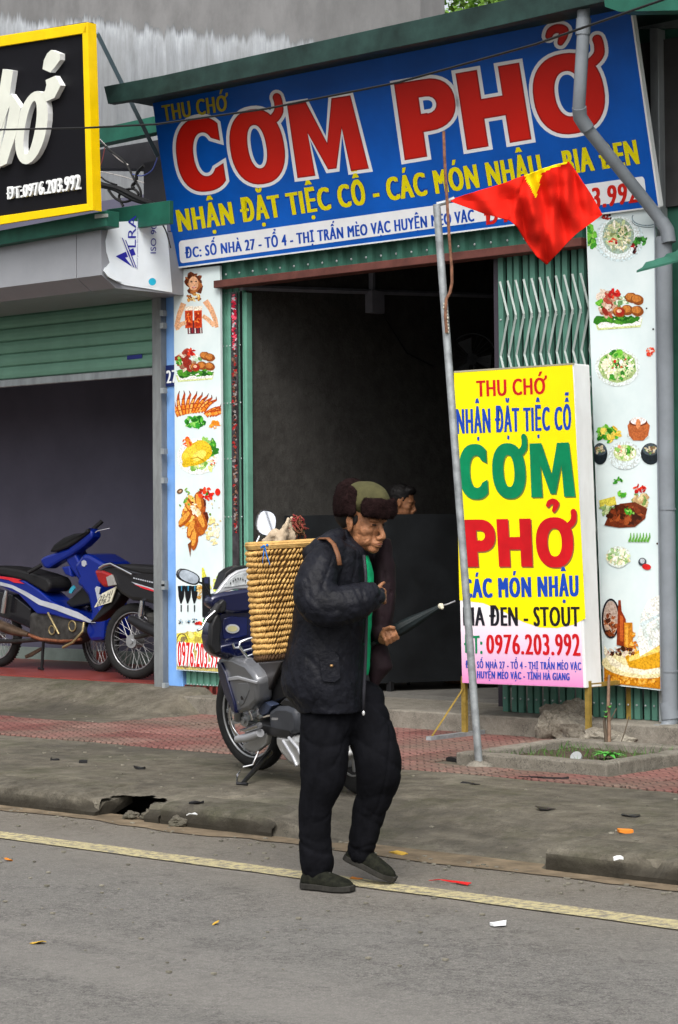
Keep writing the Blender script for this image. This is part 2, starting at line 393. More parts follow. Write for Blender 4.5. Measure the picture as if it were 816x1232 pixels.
def text0(s, q, plane, m, parent, bold=.17, off=.0012, ext=0, outline=None, ow=.06, name='lettering'):
    """bold = stem width wanted, in cap heights; strokes are thickened by overlaying shifted copies"""
    qw = math.hypot(q[1][0] - q[0][0], q[1][1] - q[0][1]); qh = math.hypot(q[3][0] - q[0][0], q[3][1] - q[0][1])
    sp = 1.0; stem = .085; bold = min(bold, .34 * qw / len(s) / qh)
    for _ in range(3):
        v, f = text_raw(s, sp); x0, x1 = min(p[0] for p in v), max(p[0] for p in v)
        sx = (qw / qh) / ((x1 - x0) / CAPH)
        bx = max(0, (bold * CAPH / sx - stem) / 2); by = max(0, (bold * .85 * CAPH - stem) / 2 * .8); sp = 1 + max(0, bx * 2 - .01) / .62
    def layer(bx, by, o, m_, nm, xr, ex=0):
        V, Fc = [], []
        nx = max(2, int(math.ceil(2 * bx / (stem * .8))) + 1); ny = max(2, int(math.ceil(2 * by / (stem * .8))) + 1)
        sh = [(-bx + 2 * bx * i / (nx - 1), -by + 2 * by * j / (ny - 1)) for i in range(nx) for j in range(ny)]
        P0, n = plane; n = Vector(n).normalized(); pts = []
        kk = (CAPH - 2 * 0) 
        for i, (dx, dy) in enumerate(sh):
            k = len(pts)
            for x, y in v:
                top_ = y > CAPH * 1.03 or y < -.04
                yy = by + y * (CAPH - 2 * by) / CAPH + dy if not top_ else y + dy * .35 + (.03 if y > 0 else -.01)
                px, py = bil(q, (x + dx * (.7 if top_ else 1) - xr[0]) / (xr[1] - xr[0]), yy / CAPH)
                pts.append(PP(px, py, Vector(P0) + n * (o + i * .00002), n))
            Fc += [tuple(a + k for a in t) for t in f]
        me = MB().add(pts, Fc).mesh(nm)
        if ex:
            bm = bmesh.new(); bm.from_mesh(me); g = bmesh.ops.extrude_face_region(bm, geom=bm.faces[:])
            for e in g['geom']:
                if isinstance(e, bmesh.types.BMVert): e.co += n * ex
            bmesh.ops.recalc_face_normals(bm, faces=bm.faces); bm.to_mesh(me); bm.free()
        return link(nm, me, m_, parent)
    xr = (x0 - bx, x1 + bx)
    if outline is not None: layer(bx + ow * CAPH / sx * .8, by + ow * CAPH, off * .4, outline, 'lettering_outline', xr)
    return layer(bx, by, off, m, name, xr, ext)

# ---- big display glyphs drawn as outlines (cap height = 1)
def sup(cx, cy, rx, ry, e=2.3, n=40, a0=0, a1=360):
    o = []
    for i in range(n + (0 if a1 - a0 == 360 else 1)):
        t = R(a0 + (a1 - a0) * i / n); c, s_ = math.cos(t), math.sin(t)
        o.append((cx + rx * math.copysign(abs(c) ** (2 / e), c), cy + ry * math.copysign(abs(s_) ** (2 / e), s_)))
    return o
def strokepoly(pts, ws):
    L, Rr = [], []
    for i, p in enumerate(pts):
        a = pts[max(i - 1, 0)]; b = pts[min(i + 1, len(pts) - 1)]
        dx, dy = b[0] - a[0], b[1] - a[1]; l = math.hypot(dx, dy); nx, ny = -dy / l, dx / l
        L.append((p[0] + nx * ws[i], p[1] + ny * ws[i])); Rr.append((p[0] - nx * ws[i], p[1] - ny * ws[i]))
    return L + Rr[::-1]
def stroke_mesh(pts, ws, grow=0, z=0):
    """a thick line as overlapping discs and quads, each a hair above the last"""
    v, f = [], []; k = 0; D = []
    for i in range(len(pts) - 1):                       # resample smoothly
        p0, p1, p2, p3 = pts[max(i - 1, 0)], pts[i], pts[i + 1], pts[min(i + 2, len(pts) - 1)]
        for q in range(4):
            t = q / 4; D.append(tuple(.5 * (2 * p1[j] + (p2[j] - p0[j]) * t + (2 * p0[j] - 5 * p1[j] + 4 * p2[j] - p3[j]) * t * t + (3 * p1[j] - p0[j] - 3 * p2[j] + p3[j]) * t ** 3) for j in (0, 1)) + (ws[i] + (ws[i + 1] - ws[i]) * t + grow,))
    D.append(tuple(pts[-1]) + (ws[-1] + grow,))
    for x, y, r in D:
        z += .00001; k = len(v); v += [(x + r * math.cos(a * math.pi / 8), y + r * math.sin(a * math.pi / 8), z) for a in range(16)]; f.append(tuple(range(k, k + 16)))
    return v, f
class St(list): pass
def stroke(pts, ws):
    q = St(strokepoly(pts, ws)); q.pts = pts; q.ws = ws; return q
def g_C(x, w, t):
    o = sup(x + w * .56, .5, w * .56, .52, 2.4, 40, 47, 313); i = sup(x + w * .60, .5, w * .60 - t, .52 - t * .86, 2.2, 30, 42, 318)[::-1]
    xc = o[0][0]; i = [p for p in i if p[0] < xc - .02]
    return [o + [(xc, 1 - .655)] + i + [(xc, .655)]]
def g_O(x, w, t, horn=True, hook=False):
    r = [sup(x + w / 2, .5, w / 2, .52, 2.3), sup(x + w / 2, .5, w / 2 - t, .52 - t * .85, 2.2)[::-1]]
    if horn: r.append(stroke([(x + w * .78, .80), (x + w * .92, .86), (x + w * 1.01, .94), (x + w * 1.03, 1.05), (x + w * 1.02, 1.12)], [.06, .07, .07, .065, .065]))
    if hook:
        cx, cy = x + w * .48, 1.27
        r.append(stroke([(cx - .11, cy + .0), (cx - .07, cy + .055), (cx + .01, cy + .075), (cx + .08, cy + .035), (cx + .06, cy - .04), (cx + .02, cy - .11)], [.045, .055, .06, .068, .058, .04]))
    return r
def g_M(x, w, t):
    t *= .92
    return [[(x, 0), (x + w * .04, 1), (x + t * 1.25, 1), (x + w * .5, .42), (x + w - t * 1.25, 1), (x + w * .96, 1), (x + w, 0), (x + w - t, 0),
             (x + w - t * 1.02, .58), (x + w * .56, .06), (x + w * .44, .06), (x + t * 1.02, .58), (x + t, 0)]]
def g_P(x, w, t):
    o = [(x, 0), (x, 1), (x + w * .5, 1)] + sup(x + w * .5, .66, w * .5, .34, 2.3, 16, -90, 90)[::-1] + [(x + w * .5, .32), (x + t, .32), (x + t, 0)]
    h = [(x + t, .56), (x + w * .5, .56)] + sup(x + w * .5, .66, w * .5 - t * .85, .11, 2.1, 8, -90, 90) + [(x + w * .5, .77), (x + t, .77)]
    return [o, h[::-1]]
def g_H(x, w, t):
    return [[(x, 0), (x, 1), (x + t, 1), (x + t, .62), (x + w - t, .62), (x + w - t, 1), (x + w, 1), (x + w, 0), (x + w - t, 0), (x + w - t, .36), (x + t, .36), (x + t, 0)]]
def curve2d(polys, off):
    cu = bpy.data.curves.new('g', 'CURVE'); cu.dimensions = '2D'; cu.fill_mode = 'BOTH'; cu.offset = off
    for p in polys:
        # drop duplicate points
        q = [a for k, a in enumerate(p) if math.hypot(a[0] - p[k - 1][0], a[1] - p[k - 1][1]) > 1e-4]
        sp = cu.splines.new('POLY'); sp.points.add(len(q) - 1)
        for k, a in enumerate(q): sp.points[k].co = (a[0], a[1], 0, 1)
        sp.use_cyclic_u = True
    ob = bpy.data.objects.new('g', cu); me = evalmesh(ob)
    v = [(a.co.x, a.co.y) for a in me.vertices]; f = [tuple(p.vertices) for p in me.polygons]
    bpy.data.objects.remove(ob); return v, f
def area(p): return sum(p[i - 1][0] * p[i][1] - p[i][0] * p[i - 1][1] for i in range(len(p))) / 2
def offpoly(p, d):
    """offset a closed outline outwards (holes inwards) by d; outer outlines are made counter-clockwise first"""
    n = len(p); out = []
    q = [a for k, a in enumerate(p) if math.hypot(a[0] - p[k - 1][0], a[1] - p[k - 1][1]) > 1e-4]; n = len(q)
    for i in range(n):
        a, b, c = q[i - 1], q[i], q[(i + 1) % n]
        d1 = (b[0] - a[0], b[1] - a[1]); d2 = (c[0] - b[0], c[1] - b[1]); l1 = math.hypot(*d1); l2 = math.hypot(*d2)
        n1 = (d1[1] / l1, -d1[0] / l1); n2 = (d2[1] / l2, -d2[0] / l2)
        mx, my = n1[0] + n2[0], n1[1] + n2[1]; ml = math.hypot(mx, my) or 1; mx /= ml; my /= ml
        k = d / max(.5, mx * n1[0] + my * n1[1]); out.append((b[0] + mx * k, b[1] + my * k))
    return out
def display(word, q, plane, m, outl, parent, off=.0015, ow=.035, shade=None):
    x = 0; letters = []
    for ch in word:
        if ch == 'C': w_ = .68; g = g_C(x, w_, .25)
        elif ch == 'Ơ': w_ = .78; g = g_O(x, w_, .26)
        elif ch == 'Ở': w_ = .88; g = g_O(x, w_, .27, True, True)
        elif ch == 'M': w_ = 1.02; g = g_M(x, w_, .28)
        elif ch == 'P': w_ = .72; g = g_P(x, w_, .28)
        elif ch == 'H': w_ = .80; g = g_H(x, w_, .27)
        letters.append(g); x += w_ + (.10 if ch != 'P' else .05)
    W = x - .10
    for g in letters:
        gg = []
        for k, p in enumerate(g):
            hole = k == 1 and len(g) >= 2 and (area(p) < 0 or True) and len(p) > 8 and max(a[0] for a in p) < max(a[0] for a in g[0]) and max(a[1] for a in p) < max(a[1] for a in g[0])
            if hole: p = p if area(p) < 0 else p[::-1]
            else: p = p if area(p) > 0 else p[::-1]
            gg.append((p, hole))
        main = [p for p, h in gg[:2] if h] ; parts = [[gg[0][0]] + main] + [[p] for p, h in gg[1:] if not h]
        mvs, mfs, ovs, ofs = [], [], [], []
        for j, pt in enumerate(parts):
            v, f = curve2d(pt, 0); k = len(mvs); mvs += v; mfs += [tuple(i + k for i in t) for t in f]
            sk = [p for p in g if isinstance(p, St) and p[0] in pt[0]]
            if sk:
                mvs = mvs[:-nv_] if (nv_ := len(curve2d(pt, 0)[0])) else mvs; mfs = [t for t in mfs if max(t) < len(mvs)]
                v, f = stroke_mesh(sk[0].pts, sk[0].ws, 0, .0001 * j); k = len(mvs); mvs += v; mfs += [tuple(i + k for i in t) for t in f]
                v, f = stroke_mesh(sk[0].pts, sk[0].ws, ow, -.0008)
            else: v, f = curve2d([offpoly(p, ow) for p in pt], 0)
            k = len(ovs); ovs += v; ofs += [tuple(i + k for i in t) for t in f]
        if outl is not None:
            put2d('letter_outline', ovs, ofs, q, plane, off, outl, parent, xr=(0, W), caph=1)
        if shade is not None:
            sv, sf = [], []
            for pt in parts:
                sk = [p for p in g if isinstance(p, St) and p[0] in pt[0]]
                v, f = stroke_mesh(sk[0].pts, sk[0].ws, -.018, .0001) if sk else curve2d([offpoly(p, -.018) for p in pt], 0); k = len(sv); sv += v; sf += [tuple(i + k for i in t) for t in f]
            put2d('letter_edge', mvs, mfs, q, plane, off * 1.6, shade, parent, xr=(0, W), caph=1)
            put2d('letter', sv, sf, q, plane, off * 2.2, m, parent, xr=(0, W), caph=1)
        else:
            for j, pt in enumerate(parts):
                sk = [p for p in g if isinstance(p, St) and p[0] in pt[0]]
                v, f = stroke_mesh(sk[0].pts, sk[0].ws) if sk else curve2d(pt, 0); put2d('letter' if j == 0 else 'letter_mark', v, f, q, plane, off * 1.6 + j * .00025, m, parent, xr=(0, W), caph=1)

# ---- printed pictures: many small flat inked shapes
class Sheet:
    def __init__(s, Y, off=.0005, step=.000004, lim=None): s.Y = Y; s.lim = lim; s.v = []; s.f = []; s.c = []; s.k = off; s.st = step
    def poly(s, pts, col):
        if s.lim: pts = [(min(max(x, s.lim[0](y)), s.lim[1](y)), y) for x, y in pts]
        s.k += s.st; k = len(s.v); s.v += [PY(x, y, s.Y - s.k) for x, y in pts]; s.f.append(tuple(range(k, k + len(pts)))); s.c.append(lin(col))
    def el(s, cx, cy, rx, ry, col, rot=0, n=16, jag=0):
        c, n_ = math.cos(R(rot)), math.sin(R(rot)); o = []
        for i in range(n):
            t = 2 * math.pi * i / n; r = 1 + random.uniform(-jag, jag); a, b = rx * math.cos(t) * r, ry * math.sin(t) * r
            o.append((cx + a * c - b * n_, cy + a * n_ + b * c))
        s.poly(o, col)
    def ring(s, cx, cy, rx, ry, w_, col, a0=0, a1=360, n=24):
        for i in range(n):
            t0 = R(a0 + (a1 - a0) * i / n); t1 = R(a0 + (a1 - a0) * (i + 1) / n)
            s.k -= s.st * .98
            s.poly([(cx + rx * math.cos(t0), cy + ry * math.sin(t0)), (cx + rx * math.cos(t1), cy + ry * math.sin(t1)),
                    (cx + (rx - w_) * math.cos(t1), cy + (ry - w_) * math.sin(t1)), (cx + (rx - w_) * math.cos(t0), cy + (ry - w_) * math.sin(t0))], col)
    def scatter(s, cx, cy, rx, ry, cols, n, size, asp=2.5, jag=.25, rot=None):
        for i in range(n):
            a = random.uniform(0, 2 * math.pi); r = math.sqrt(random.random()); z = size * random.uniform(.5, 1.3)
            s.el(cx + rx * r * math.cos(a), cy + ry * r * math.sin(a), z, z / random.uniform(1, asp), random.choice(cols),
                 random.uniform(0, 180) if rot is None else rot + random.uniform(-25, 25), 7, jag)
    def curve(s, pts, w0, w1, col):
        n = len(pts); s.poly(strokepoly(pts, [w0 + (w1 - w0) * i / (n - 1) for i in range(n)]), col)
    def build(s, parent, name='printed_picture'):
        me = bpy.data.meshes.new(name); me.from_pydata(s.v, [], s.f); ca = me.color_attributes.new('Col', 'FLOAT_COLOR', 'CORNER')
        k = 0
        for p, c in zip(me.polygons, s.c):
            for _ in p.vertices: ca.data[k].color = c; k += 1
        return link(name, me, PRINT, parent)
GRN = ['3f9a2a', '6fbf3a', '2c7a20', '93c860']; MEAT = ['7a2f14', 'a4481c', '5a2010', 'c46a2c']; RED = ['d01c1c', 'b01010', 'e84020']
NOOD = ['f2edd2', 'e6dcb0', 'fbf8ea', 'c9d8a0']; GOLD = ['d98a1c', 'e8a838', 'b9641a', 'f0c060']

# ================================================================== THE SETTING
YF = 10.9                                    # face of the shop fronts
HOLE = PZ(158, 972, .05).x; CR2 = PZ(232, 975, .05).x
def hkerb(X):                                # height of the kerb lip along the street
    def ss(a, b, x): t = min(1, max(0, (x - a) / (b - a))); return t * t * (3 - 2 * t)
    up = 1 - ss(-6.9, -6.35, X) ; up2 = ss(-5.32, -5.24, X)
    return max(up, up2)
def hpave(X, Y):
    def ss(a, b, x): t = min(1, max(0, (x - a) / (b - a))); return t * t * (3 - 2 * t)
    k = hkerb(X); yk = 7.2 + .03 * noise.noise((X * .8, 3.1, 0)) + .012 * noise.noise((X * 6, 1.1, 0))
    lip = ss(yk, yk + .025, Y) * .088 + ss(yk + .03, yk + .4, Y) * .03
    slope = ss(yk - .02, yk + .95, Y) * .115
    h = k * lip + (1 - k) * slope - .006
    if X < -6.9: # broken hole in the kerb
        hx, hy = HOLE, yk + .13
        d = math.hypot((X - hx) / .27, (Y - hy) / .19) + .28 * noise.noise((X * 6, Y * 6, 0))
        h -= 0 * (.16 + .03 * noise.noise((X * 25, Y * 25, 2))) * (1 - ss(.75, 1.0, d))
        d2 = math.hypot((X - CR2) / .10, (Y - yk) / .16) + .3 * noise.noise((X * 8, Y * 8, 5))
        h -= .06 * (1 - ss(.7, 1.0, d2))
        for cx in (HOLE + .42, CR2 + .12, HOLE - .36, HOLE - 1.3):     # cracks across the kerb
            h -= .018 * math.exp(-((X - cx - .06 * noise.noise((Y * 9, cx, 0))) / .014) ** 2) * (1 - ss(7.6, 7.9, Y))
    r = ss(10.15, 10.95, Y) * (1 - ss(-11.0, -10.75, X)) * .175
    h += r + .006 * noise.noise((X * 1.5, Y * 1.5, 0)) * ss(7.3, 7.8, Y) + .003 * noise.noise((X * 9, Y * 9, 4)) * ss(7.2, 7.3, Y)
    return h
HP = .112
road = MB()
xs = [-400, -60, -18, -2, 30, 400]; ys = [-400, -30, 2, 7.215, 7.3, 400]
road.add([(x, y, -0.002 if y < 7.25 else -.35) for y in ys for x in xs], [(j * 6 + i, j * 6 + i + 1, (j + 1) * 6 + i + 1, (j + 1) * 6 + i) for j in range(5) for i in range(5)])
road = road.build('road', ASPHALT, kind='structure')
ln = MB(); N = 240
for i in range(N + 1):
    X = -30 + 40 * i / N
    a = 6.40 + .012 * noise.noise((X * 3, 0, 0)); b = 6.545 + .012 * noise.noise((X * 3, 7, 0))
    ln.v += [(X, a, .003), (X, b, .003)]
    if i: ln.f.append((2 * i - 2, 2 * i, 2 * i + 1, 2 * i - 1))
ln.build('road_marking', ROADLINE, road)
gutter = MB()     # silt in the gutter
# pavement height field
def grid(x0, x1, nx, yy):
    vs = [(x0 + (x1 - x0) * i / nx, y, hpave(x0 + (x1 - x0) * i / nx, y)) for y in yy for i in range(nx + 1)]
    fs = [(j * (nx + 1) + i, j * (nx + 1) + i + 1, (j + 1) * (nx + 1) + i + 1, (j + 1) * (nx + 1) + i) for j in range(len(yy) - 1) for i in range(nx)
          if not (abs(vs[i][0] - HOLE + .03) < .17 + .06 * noise.noise((yy[j] * 14, 1, 0)) and yy[j] < 7.36 + .09 * noise.noise((vs[i][0] * 9, 5, 0)) - .5 * max(0, abs(vs[i][0] - HOLE + .03) - .12))]
    return vs, fs
yy = [7.10 + .012 * i for i in range(56)] + [7.76 + .05 * i for i in range(1, 66)]
pv = MB(); pv.add(*grid(-14.5, -4, 600, yy)); pv.add(*grid(-30, -14.5, 30, yy)); pv.add(*grid(-4, 8, 30, yy))
pavement = pv.build('pavement', PAVE, kind='structure', smooth=True)
SILT = mat('gutter_silt', (.13, .10, .065), .9, var=.4, vscale=8)
st = MB(); 
for i in range(201):
    X = -20 + 18 * i / 200; a = 7.2 - .14 - .07 * noise.noise((X * 1.3, 5, 0)) - .05 * noise.noise((X * 5, 2, 0))
    st.v += [(X, a, .0022), (X, 7.3, .0022)]
    if i: st.f.append((2 * i - 2, 2 * i, 2 * i + 1, 2 * i - 1))
st.build('gutter_silt', SILT, road)
KERBM = m_concrete('kerb_concrete', (.034, .029, .020), (.085, .075, .056), (.18, .165, .13), (.03, .034, .014), 1.6)
def _foot_band():      # colour darkens unevenly towards the foot of the kerb
    t = KERBM.node_tree; b = t.nodes['Principled BSDF']; src = b.inputs['Base Color'].links[0].from_socket
    tc = t.nodes.new('ShaderNodeTexCoord'); sx = t.nodes.new('ShaderNodeSeparateXYZ'); t.links.new(tc.outputs['Object'], sx.inputs[0])
    nz = t.nodes.new('ShaderNodeTexNoise'); nz.inputs['Scale'].default_value = 7; nz.inputs['Detail'].default_value = 6; t.links.new(tc.outputs['Object'], nz.inputs['Vector'])
    ad = t.nodes.new('ShaderNodeMath'); ad.operation = 'MULTIPLY_ADD'; ad.inputs[1].default_value = -.07; t.links.new(nz.outputs[0], ad.inputs[0]); t.links.new(sx.outputs[2], ad.inputs[2])
    rp = t.nodes.new('ShaderNodeValToRGB'); rp.color_ramp.elements[0].position = .005; rp.color_ramp.elements[0].color = (.85,) * 3 + (1,); rp.color_ramp.elements[1].position = .04; rp.color_ramp.elements[1].color = (0, 0, 0, 1)
    t.links.new(ad.outputs[0], rp.inputs[0]); mx = t.nodes.new('ShaderNodeMix'); mx.data_type = 'RGBA'; t.links.new(rp.outputs[0], mx.inputs[0]); t.links.new(src, mx.inputs[6]); mx.inputs[7].default_value = (.018, .015, .010, 1); t.links.new(mx.outputs[2], b.inputs['Base Color'])
_foot_band()
def kerb_stone(x0, x1, broken=(0, 0)):
    nx = max(4, int((x1 - x0) / .03)); prof = [(.0, -.05), (-.004, .02), (.002, .066), (.016, .088), (.05, .100), (.15, .108), (.24, .112), (.27, .07)]
    vs = []; m_ = len(prof)
    for i in range(nx + 1):
        X = x0 + (x1 - x0) * i / nx; e = max(0, 1 - (X - x0) / .12) * broken[0] + max(0, 1 - (x1 - X) / .12) * broken[1]
        for k, (dy, z) in enumerate(prof):
            yk = 7.19 + .012 * noise.noise((X * .9, 3, 0)); nn = noise.noise((X * 7, dy * 9, z * 20)) * .008 + noise.noise((X * 30, dy * 30, z * 60)) * .004
            ch = max(0, noise.noise((X * 4.3, 9, 1)) - .15) * .10 if k in (2, 3, 4) else 0
            jx = noise.noise((z * 40, dy * 20, x0)) * .05 * (e > 0) * (1 if i in (0, nx) else 0)
            vs.append((X + jx, yk + dy - nn + ch, z - ch * .5 + nn * .6 - .03 * e * (z > .03)))
    fs = [(i * m_ + k, (i + 1) * m_ + k, (i + 1) * m_ + k + 1, i * m_ + k + 1) for i in range(nx) for k in range(m_ - 1)] + [tuple(range(m_)), tuple(range(nx * m_ + m_ - 1, nx * m_ - 1, -1))]
    MB().add(vs, fs).build('kerb_stone', KERBM, pavement, fixn=True)
for a_, b_, br_k in ((-14.6, -13.1, (0, 0)), (-13.09, -11.9, (0, 0)), (-11.89, -10.9, (0, 0)), (-10.89, -9.9, (0, 0)), (-9.89, HOLE - .20, (0, 1)), (HOLE + .16, CR2 - .05, (1, 1)), (CR2 + .03, -7.55, (1, 0)), (-7.54, -6.82, (0, 1)), (-5.27, -4.3, (0, 0)), (-4.29, -3.2, (0, 0))):
    kerb_stone(a_, b_, br_k)
pit = MB(); pit.add([(HOLE - .4, 7.18, -.01), (HOLE + .4, 7.18, -.01), (HOLE + .4, 7.9, -.06), (HOLE - .4, 7.9, -.06), (HOLE - .4, 7.9, .09), (HOLE + .4, 7.9, .09)], [(0, 1, 2, 3), (3, 2, 5, 4)]); pit.build('pit_soil', mat('shaded_soil', (.012, .010, .007), .8, var=.6, vscale=30), pavement)  # near-black soil colour puts shade into the bottom and back of the hole
# red interlocking pavers
pw, pd = .30, .30
def paver_mesh():
    w = pw / 2 - .003; mb = MB(); mb.box((-w, -w, -.02), (w, w, .010)); me = mb.mesh('paver'); me.materials.append(PAVER)
    bm = bmesh.new(); bm.from_mesh(me); bmesh.ops.bevel(bm, geom=[e for e in bm.edges if min(v.co.z for v in e.verts) > 0], offset=.004, segments=1, affect='EDGES'); bm.to_mesh(me); bm.free(); return me
pme = paver_mesh(); cand = []
plant_c = [PZ(723, 935, HP), PZ(556, 918, HP)]
for j in range(7):
    for i in range(36):
        X = -14.6 + pw * i; Y = 9.06 + pd * j
        lim = 9.9 if X < -10.9 else 10.6
        if Y > lim or X > -4.9: continue
        if plant_c[1].x < X < plant_c[0].x + .05 and 9.15 < Y < 10.0: continue
        cand.append((X, Y))
cand.sort(key=lambda p: (p[0] + 7) ** 2 * .4 + (p[1] - 9) ** 2)
near, far_ = cand[:295], cand[295:]
for X, Y in near:
    h = hpave(X, Y)
    inst('paver', pme, pavement, (X + random.uniform(-.003, .003), Y, h - .001 + random.uniform(-.002, .002)), (random.uniform(-.012, .012), random.uniform(-.012, .012), random.uniform(-.015, .015)))
fm = MB()
for X, Y in far_:
    fm.add([Vector(v.co) + Vector((X, Y, hpave(X, Y) + random.uniform(-.002, .002))) for v in pme.vertices], [tuple(p.vertices) for p in pme.polygons])
if far_: fm.build('pavers', PAVER, pavement, kind='stuff')

# ================================================================== BUILDINGS
# tall weathered block behind
tb = thing('concrete_building', 'tall grey concrete block with white wash streaks rising behind the shops', 'building', (-15, 13, 0))
xr_ = PY(506, 20, 13.0).x
MB().box((-30, 13, 0), (xr_, 13.3, 9.5)).build('wall', OLDWALL, tb)
# left unit: open bay with a back wall
xg1 = PY(184, 600, YF).x
gb = thing('garage_unit', 'shallow open bay with violet grey back wall and red floor', 'building', (-14, 11, 0))
MB().box((-22, 12.4, 0), (-10.72, 12.95, 4.2)).build('back_wall', BACKWALL, gb)
MB().box((-22, YF + .02, -.05), (-10.72, 12.4, .297)).build('floor', RFLOOR, gb)
MB().box((-22, 12.37, .297), (-10.9, 12.4, .40)).build('skirting', mat('skirting', (.16, .2, .18), .6), gb)
MB().box((PY(120, 790, 12.3).x, 12.26, .297), (PY(135, 790, 12.3).x, 12.36, .40)).build('brick', mat('brick_red', (.22, .03, .02), .6), gb)
MB().box((-22, YF, 3.12), (xg1, 12.4, 3.25)).build('ceiling', DARKIN, gb)
MB().box((-22, YF + .3, 3.25), (-11.0, 12.9, 3.6)).build('upper_wall', OLDWALL, gb)
MB().box((-10.74, YF + .1, .0), (-10.60, 16.2, 4.3)).build('party_wall', INCONC, gb)
MB().box((-22.2, YF, 0), (-22, 12.9, 4.2)).build('side_wall', BACKWALL, gb)
# restaurant shell
rb = thing('restaurant_unit', 'dark open restaurant unit under a green roof', 'building', (-9, 11, 0))
xs0, xs1 = PY(213, 500, YF).x, -6.85
FLZ = .262
MB().box((-10.6, 11.45, -.05), (xs1, 16, FLZ)).build('floor', mat('interior_floor', (.11, .105, .095), .6, var=.2), rb)
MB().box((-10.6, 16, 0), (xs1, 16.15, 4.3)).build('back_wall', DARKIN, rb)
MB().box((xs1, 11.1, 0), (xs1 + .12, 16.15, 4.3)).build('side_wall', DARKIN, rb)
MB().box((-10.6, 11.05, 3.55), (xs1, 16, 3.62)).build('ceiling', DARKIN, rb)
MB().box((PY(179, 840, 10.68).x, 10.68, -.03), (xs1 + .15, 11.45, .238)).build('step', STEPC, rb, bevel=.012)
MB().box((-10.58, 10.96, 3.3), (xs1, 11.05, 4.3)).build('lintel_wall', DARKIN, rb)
# conduits on the inner side wall
def PWX(px, py): return PX(px, py, -10.595)
MB().tube([PWX(290, 346), PWX(600, 356)], .022, 6).build('conduit', mat('conduit_white', (.22, .23, .27), .5), rb)
MB().tube([PWX(447, 318), PWX(447, 350)], .03, 6).build('conduit', MATS['conduit_white'], rb)
a = PWX(440, 350); b = PWX(455, 378)
MB().box((-10.6, a.y, b.z), (-10.53, b.y, a.z)).build('socket_box', MATS['conduit_white'], rb)
MB().tube([PWX(455, 366), PWX(465, 385), PWX(490, 425), PWX(522, 441)], .008, 5).build('wire', CABLE, rb)

# blue pillar, steel guide rail
rail = thing('door_rail', 'tall dull steel guide rail beside the blue pillar', 'rail', PY(190, 835, YF - .06))
slab('channel', [(182.5, 352), (193, 350), (196, 833), (185.5, 833)], YF - .06, .06, GALVD, rail, .004)
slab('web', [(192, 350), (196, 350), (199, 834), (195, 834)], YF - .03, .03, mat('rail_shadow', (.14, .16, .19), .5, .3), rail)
for y in (377, 392, 470, 543, 578, 702, 706, 825):
    p = PY(196 + (y - 350) * .006, y, YF - .07); MB().box((p.x - .012, p.y - .02, p.z - .02), (p.x + .02, p.y + .02, p.z + .02)).build('bolt', GALV, rail)
pil = thing('pillar', 'sky blue painted pillar between the bay and the picture banner', 'pillar', PY(205, 836, YF))
slab('shaft', [(196, 345), (214, 343), (220, 836), (200, 836)], YF, .16, BLUEP, pil, .006)
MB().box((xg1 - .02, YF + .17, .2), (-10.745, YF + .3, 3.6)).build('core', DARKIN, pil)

# ================================================================== ROLLER SHUTTER
sh = thing('roller_shutter', 'pale green roller shutter half raised over the open bay', 'shutter', PY(90, 460, YF + .05))
zb = PY(90, 459, YF + .05).z
sw = .098
MB().box((-18, YF + .03, zb - .002), (xg1 + .03, YF + .07, zb + .055)).build('bottom_rail', GALV, sh, bevel=.006)
slm = MB()
prof = [(0, 0), (-.012, .008), (-.019, .03), (-.019, .06), (-.012, .088), (0, .096), (.008, .096), (.008, 0)]
slm.prism([(-18, y, z) for y, z in prof], (18 + xg1 + .03, 0, 0)); sme = slm.mesh('slat'); fix(sme); sme.materials.append(SHUT)
sme.transform(wm(sh).inverted() @ Matrix.Translation((0, YF + .05, 0)) if False else Matrix.Identity(4))
for k in range(9):
    inst('slat', sme, sh, Vector((0, YF + .05, zb + .06 + k * sw)) - sh.location)
slab('sticker', [(153, 428), (171, 426), (171, 431), (153, 433)], YF + .028, .001, mat('sticker_blue', (.02, .03, .2), .4), sh)

# ================================================================== CLADDING CANOPY
cn = thing('clad_canopy', 'grey aluminium clad canopy box with white film peeling at its end', 'canopy', PY(125, 340, 10.1))
YC = 10.06
xe = PY(122, 300, YC).x
zt = PY(122, 268, YC).z; z1 = PY(120, 331, YC).z; z2 = PY(134, 347, YC + .12).z
prof = [(YC, zt), (YC, z1), (YC + .13, z2), (YF - .02, z2), (YF - .02, zt)]
def extr(prof, x0, x1, nm, m, par, **k): return MB().prism([(x0, y, z) for y, z in prof], (x1 - x0, 0, 0)).build(nm, m, par, fixn=True, **k)
xj = PY(92, 300, YC).x
extr(prof, xj + .004, xe, 'cladding_panel', ACP, cn); extr(prof, -17.5, xj - .004, 'cladding_panel', ACP, cn)
extr([(YC + .01, zt - .01), (YC + .01, z1), (YC + .135, z2 + .01), (YF - .03, z2 + .01), (YF - .03, zt - .01)], xj - .004, xj + .004, 'joint', mat('joint', (.5, .5, .5), .5), cn)
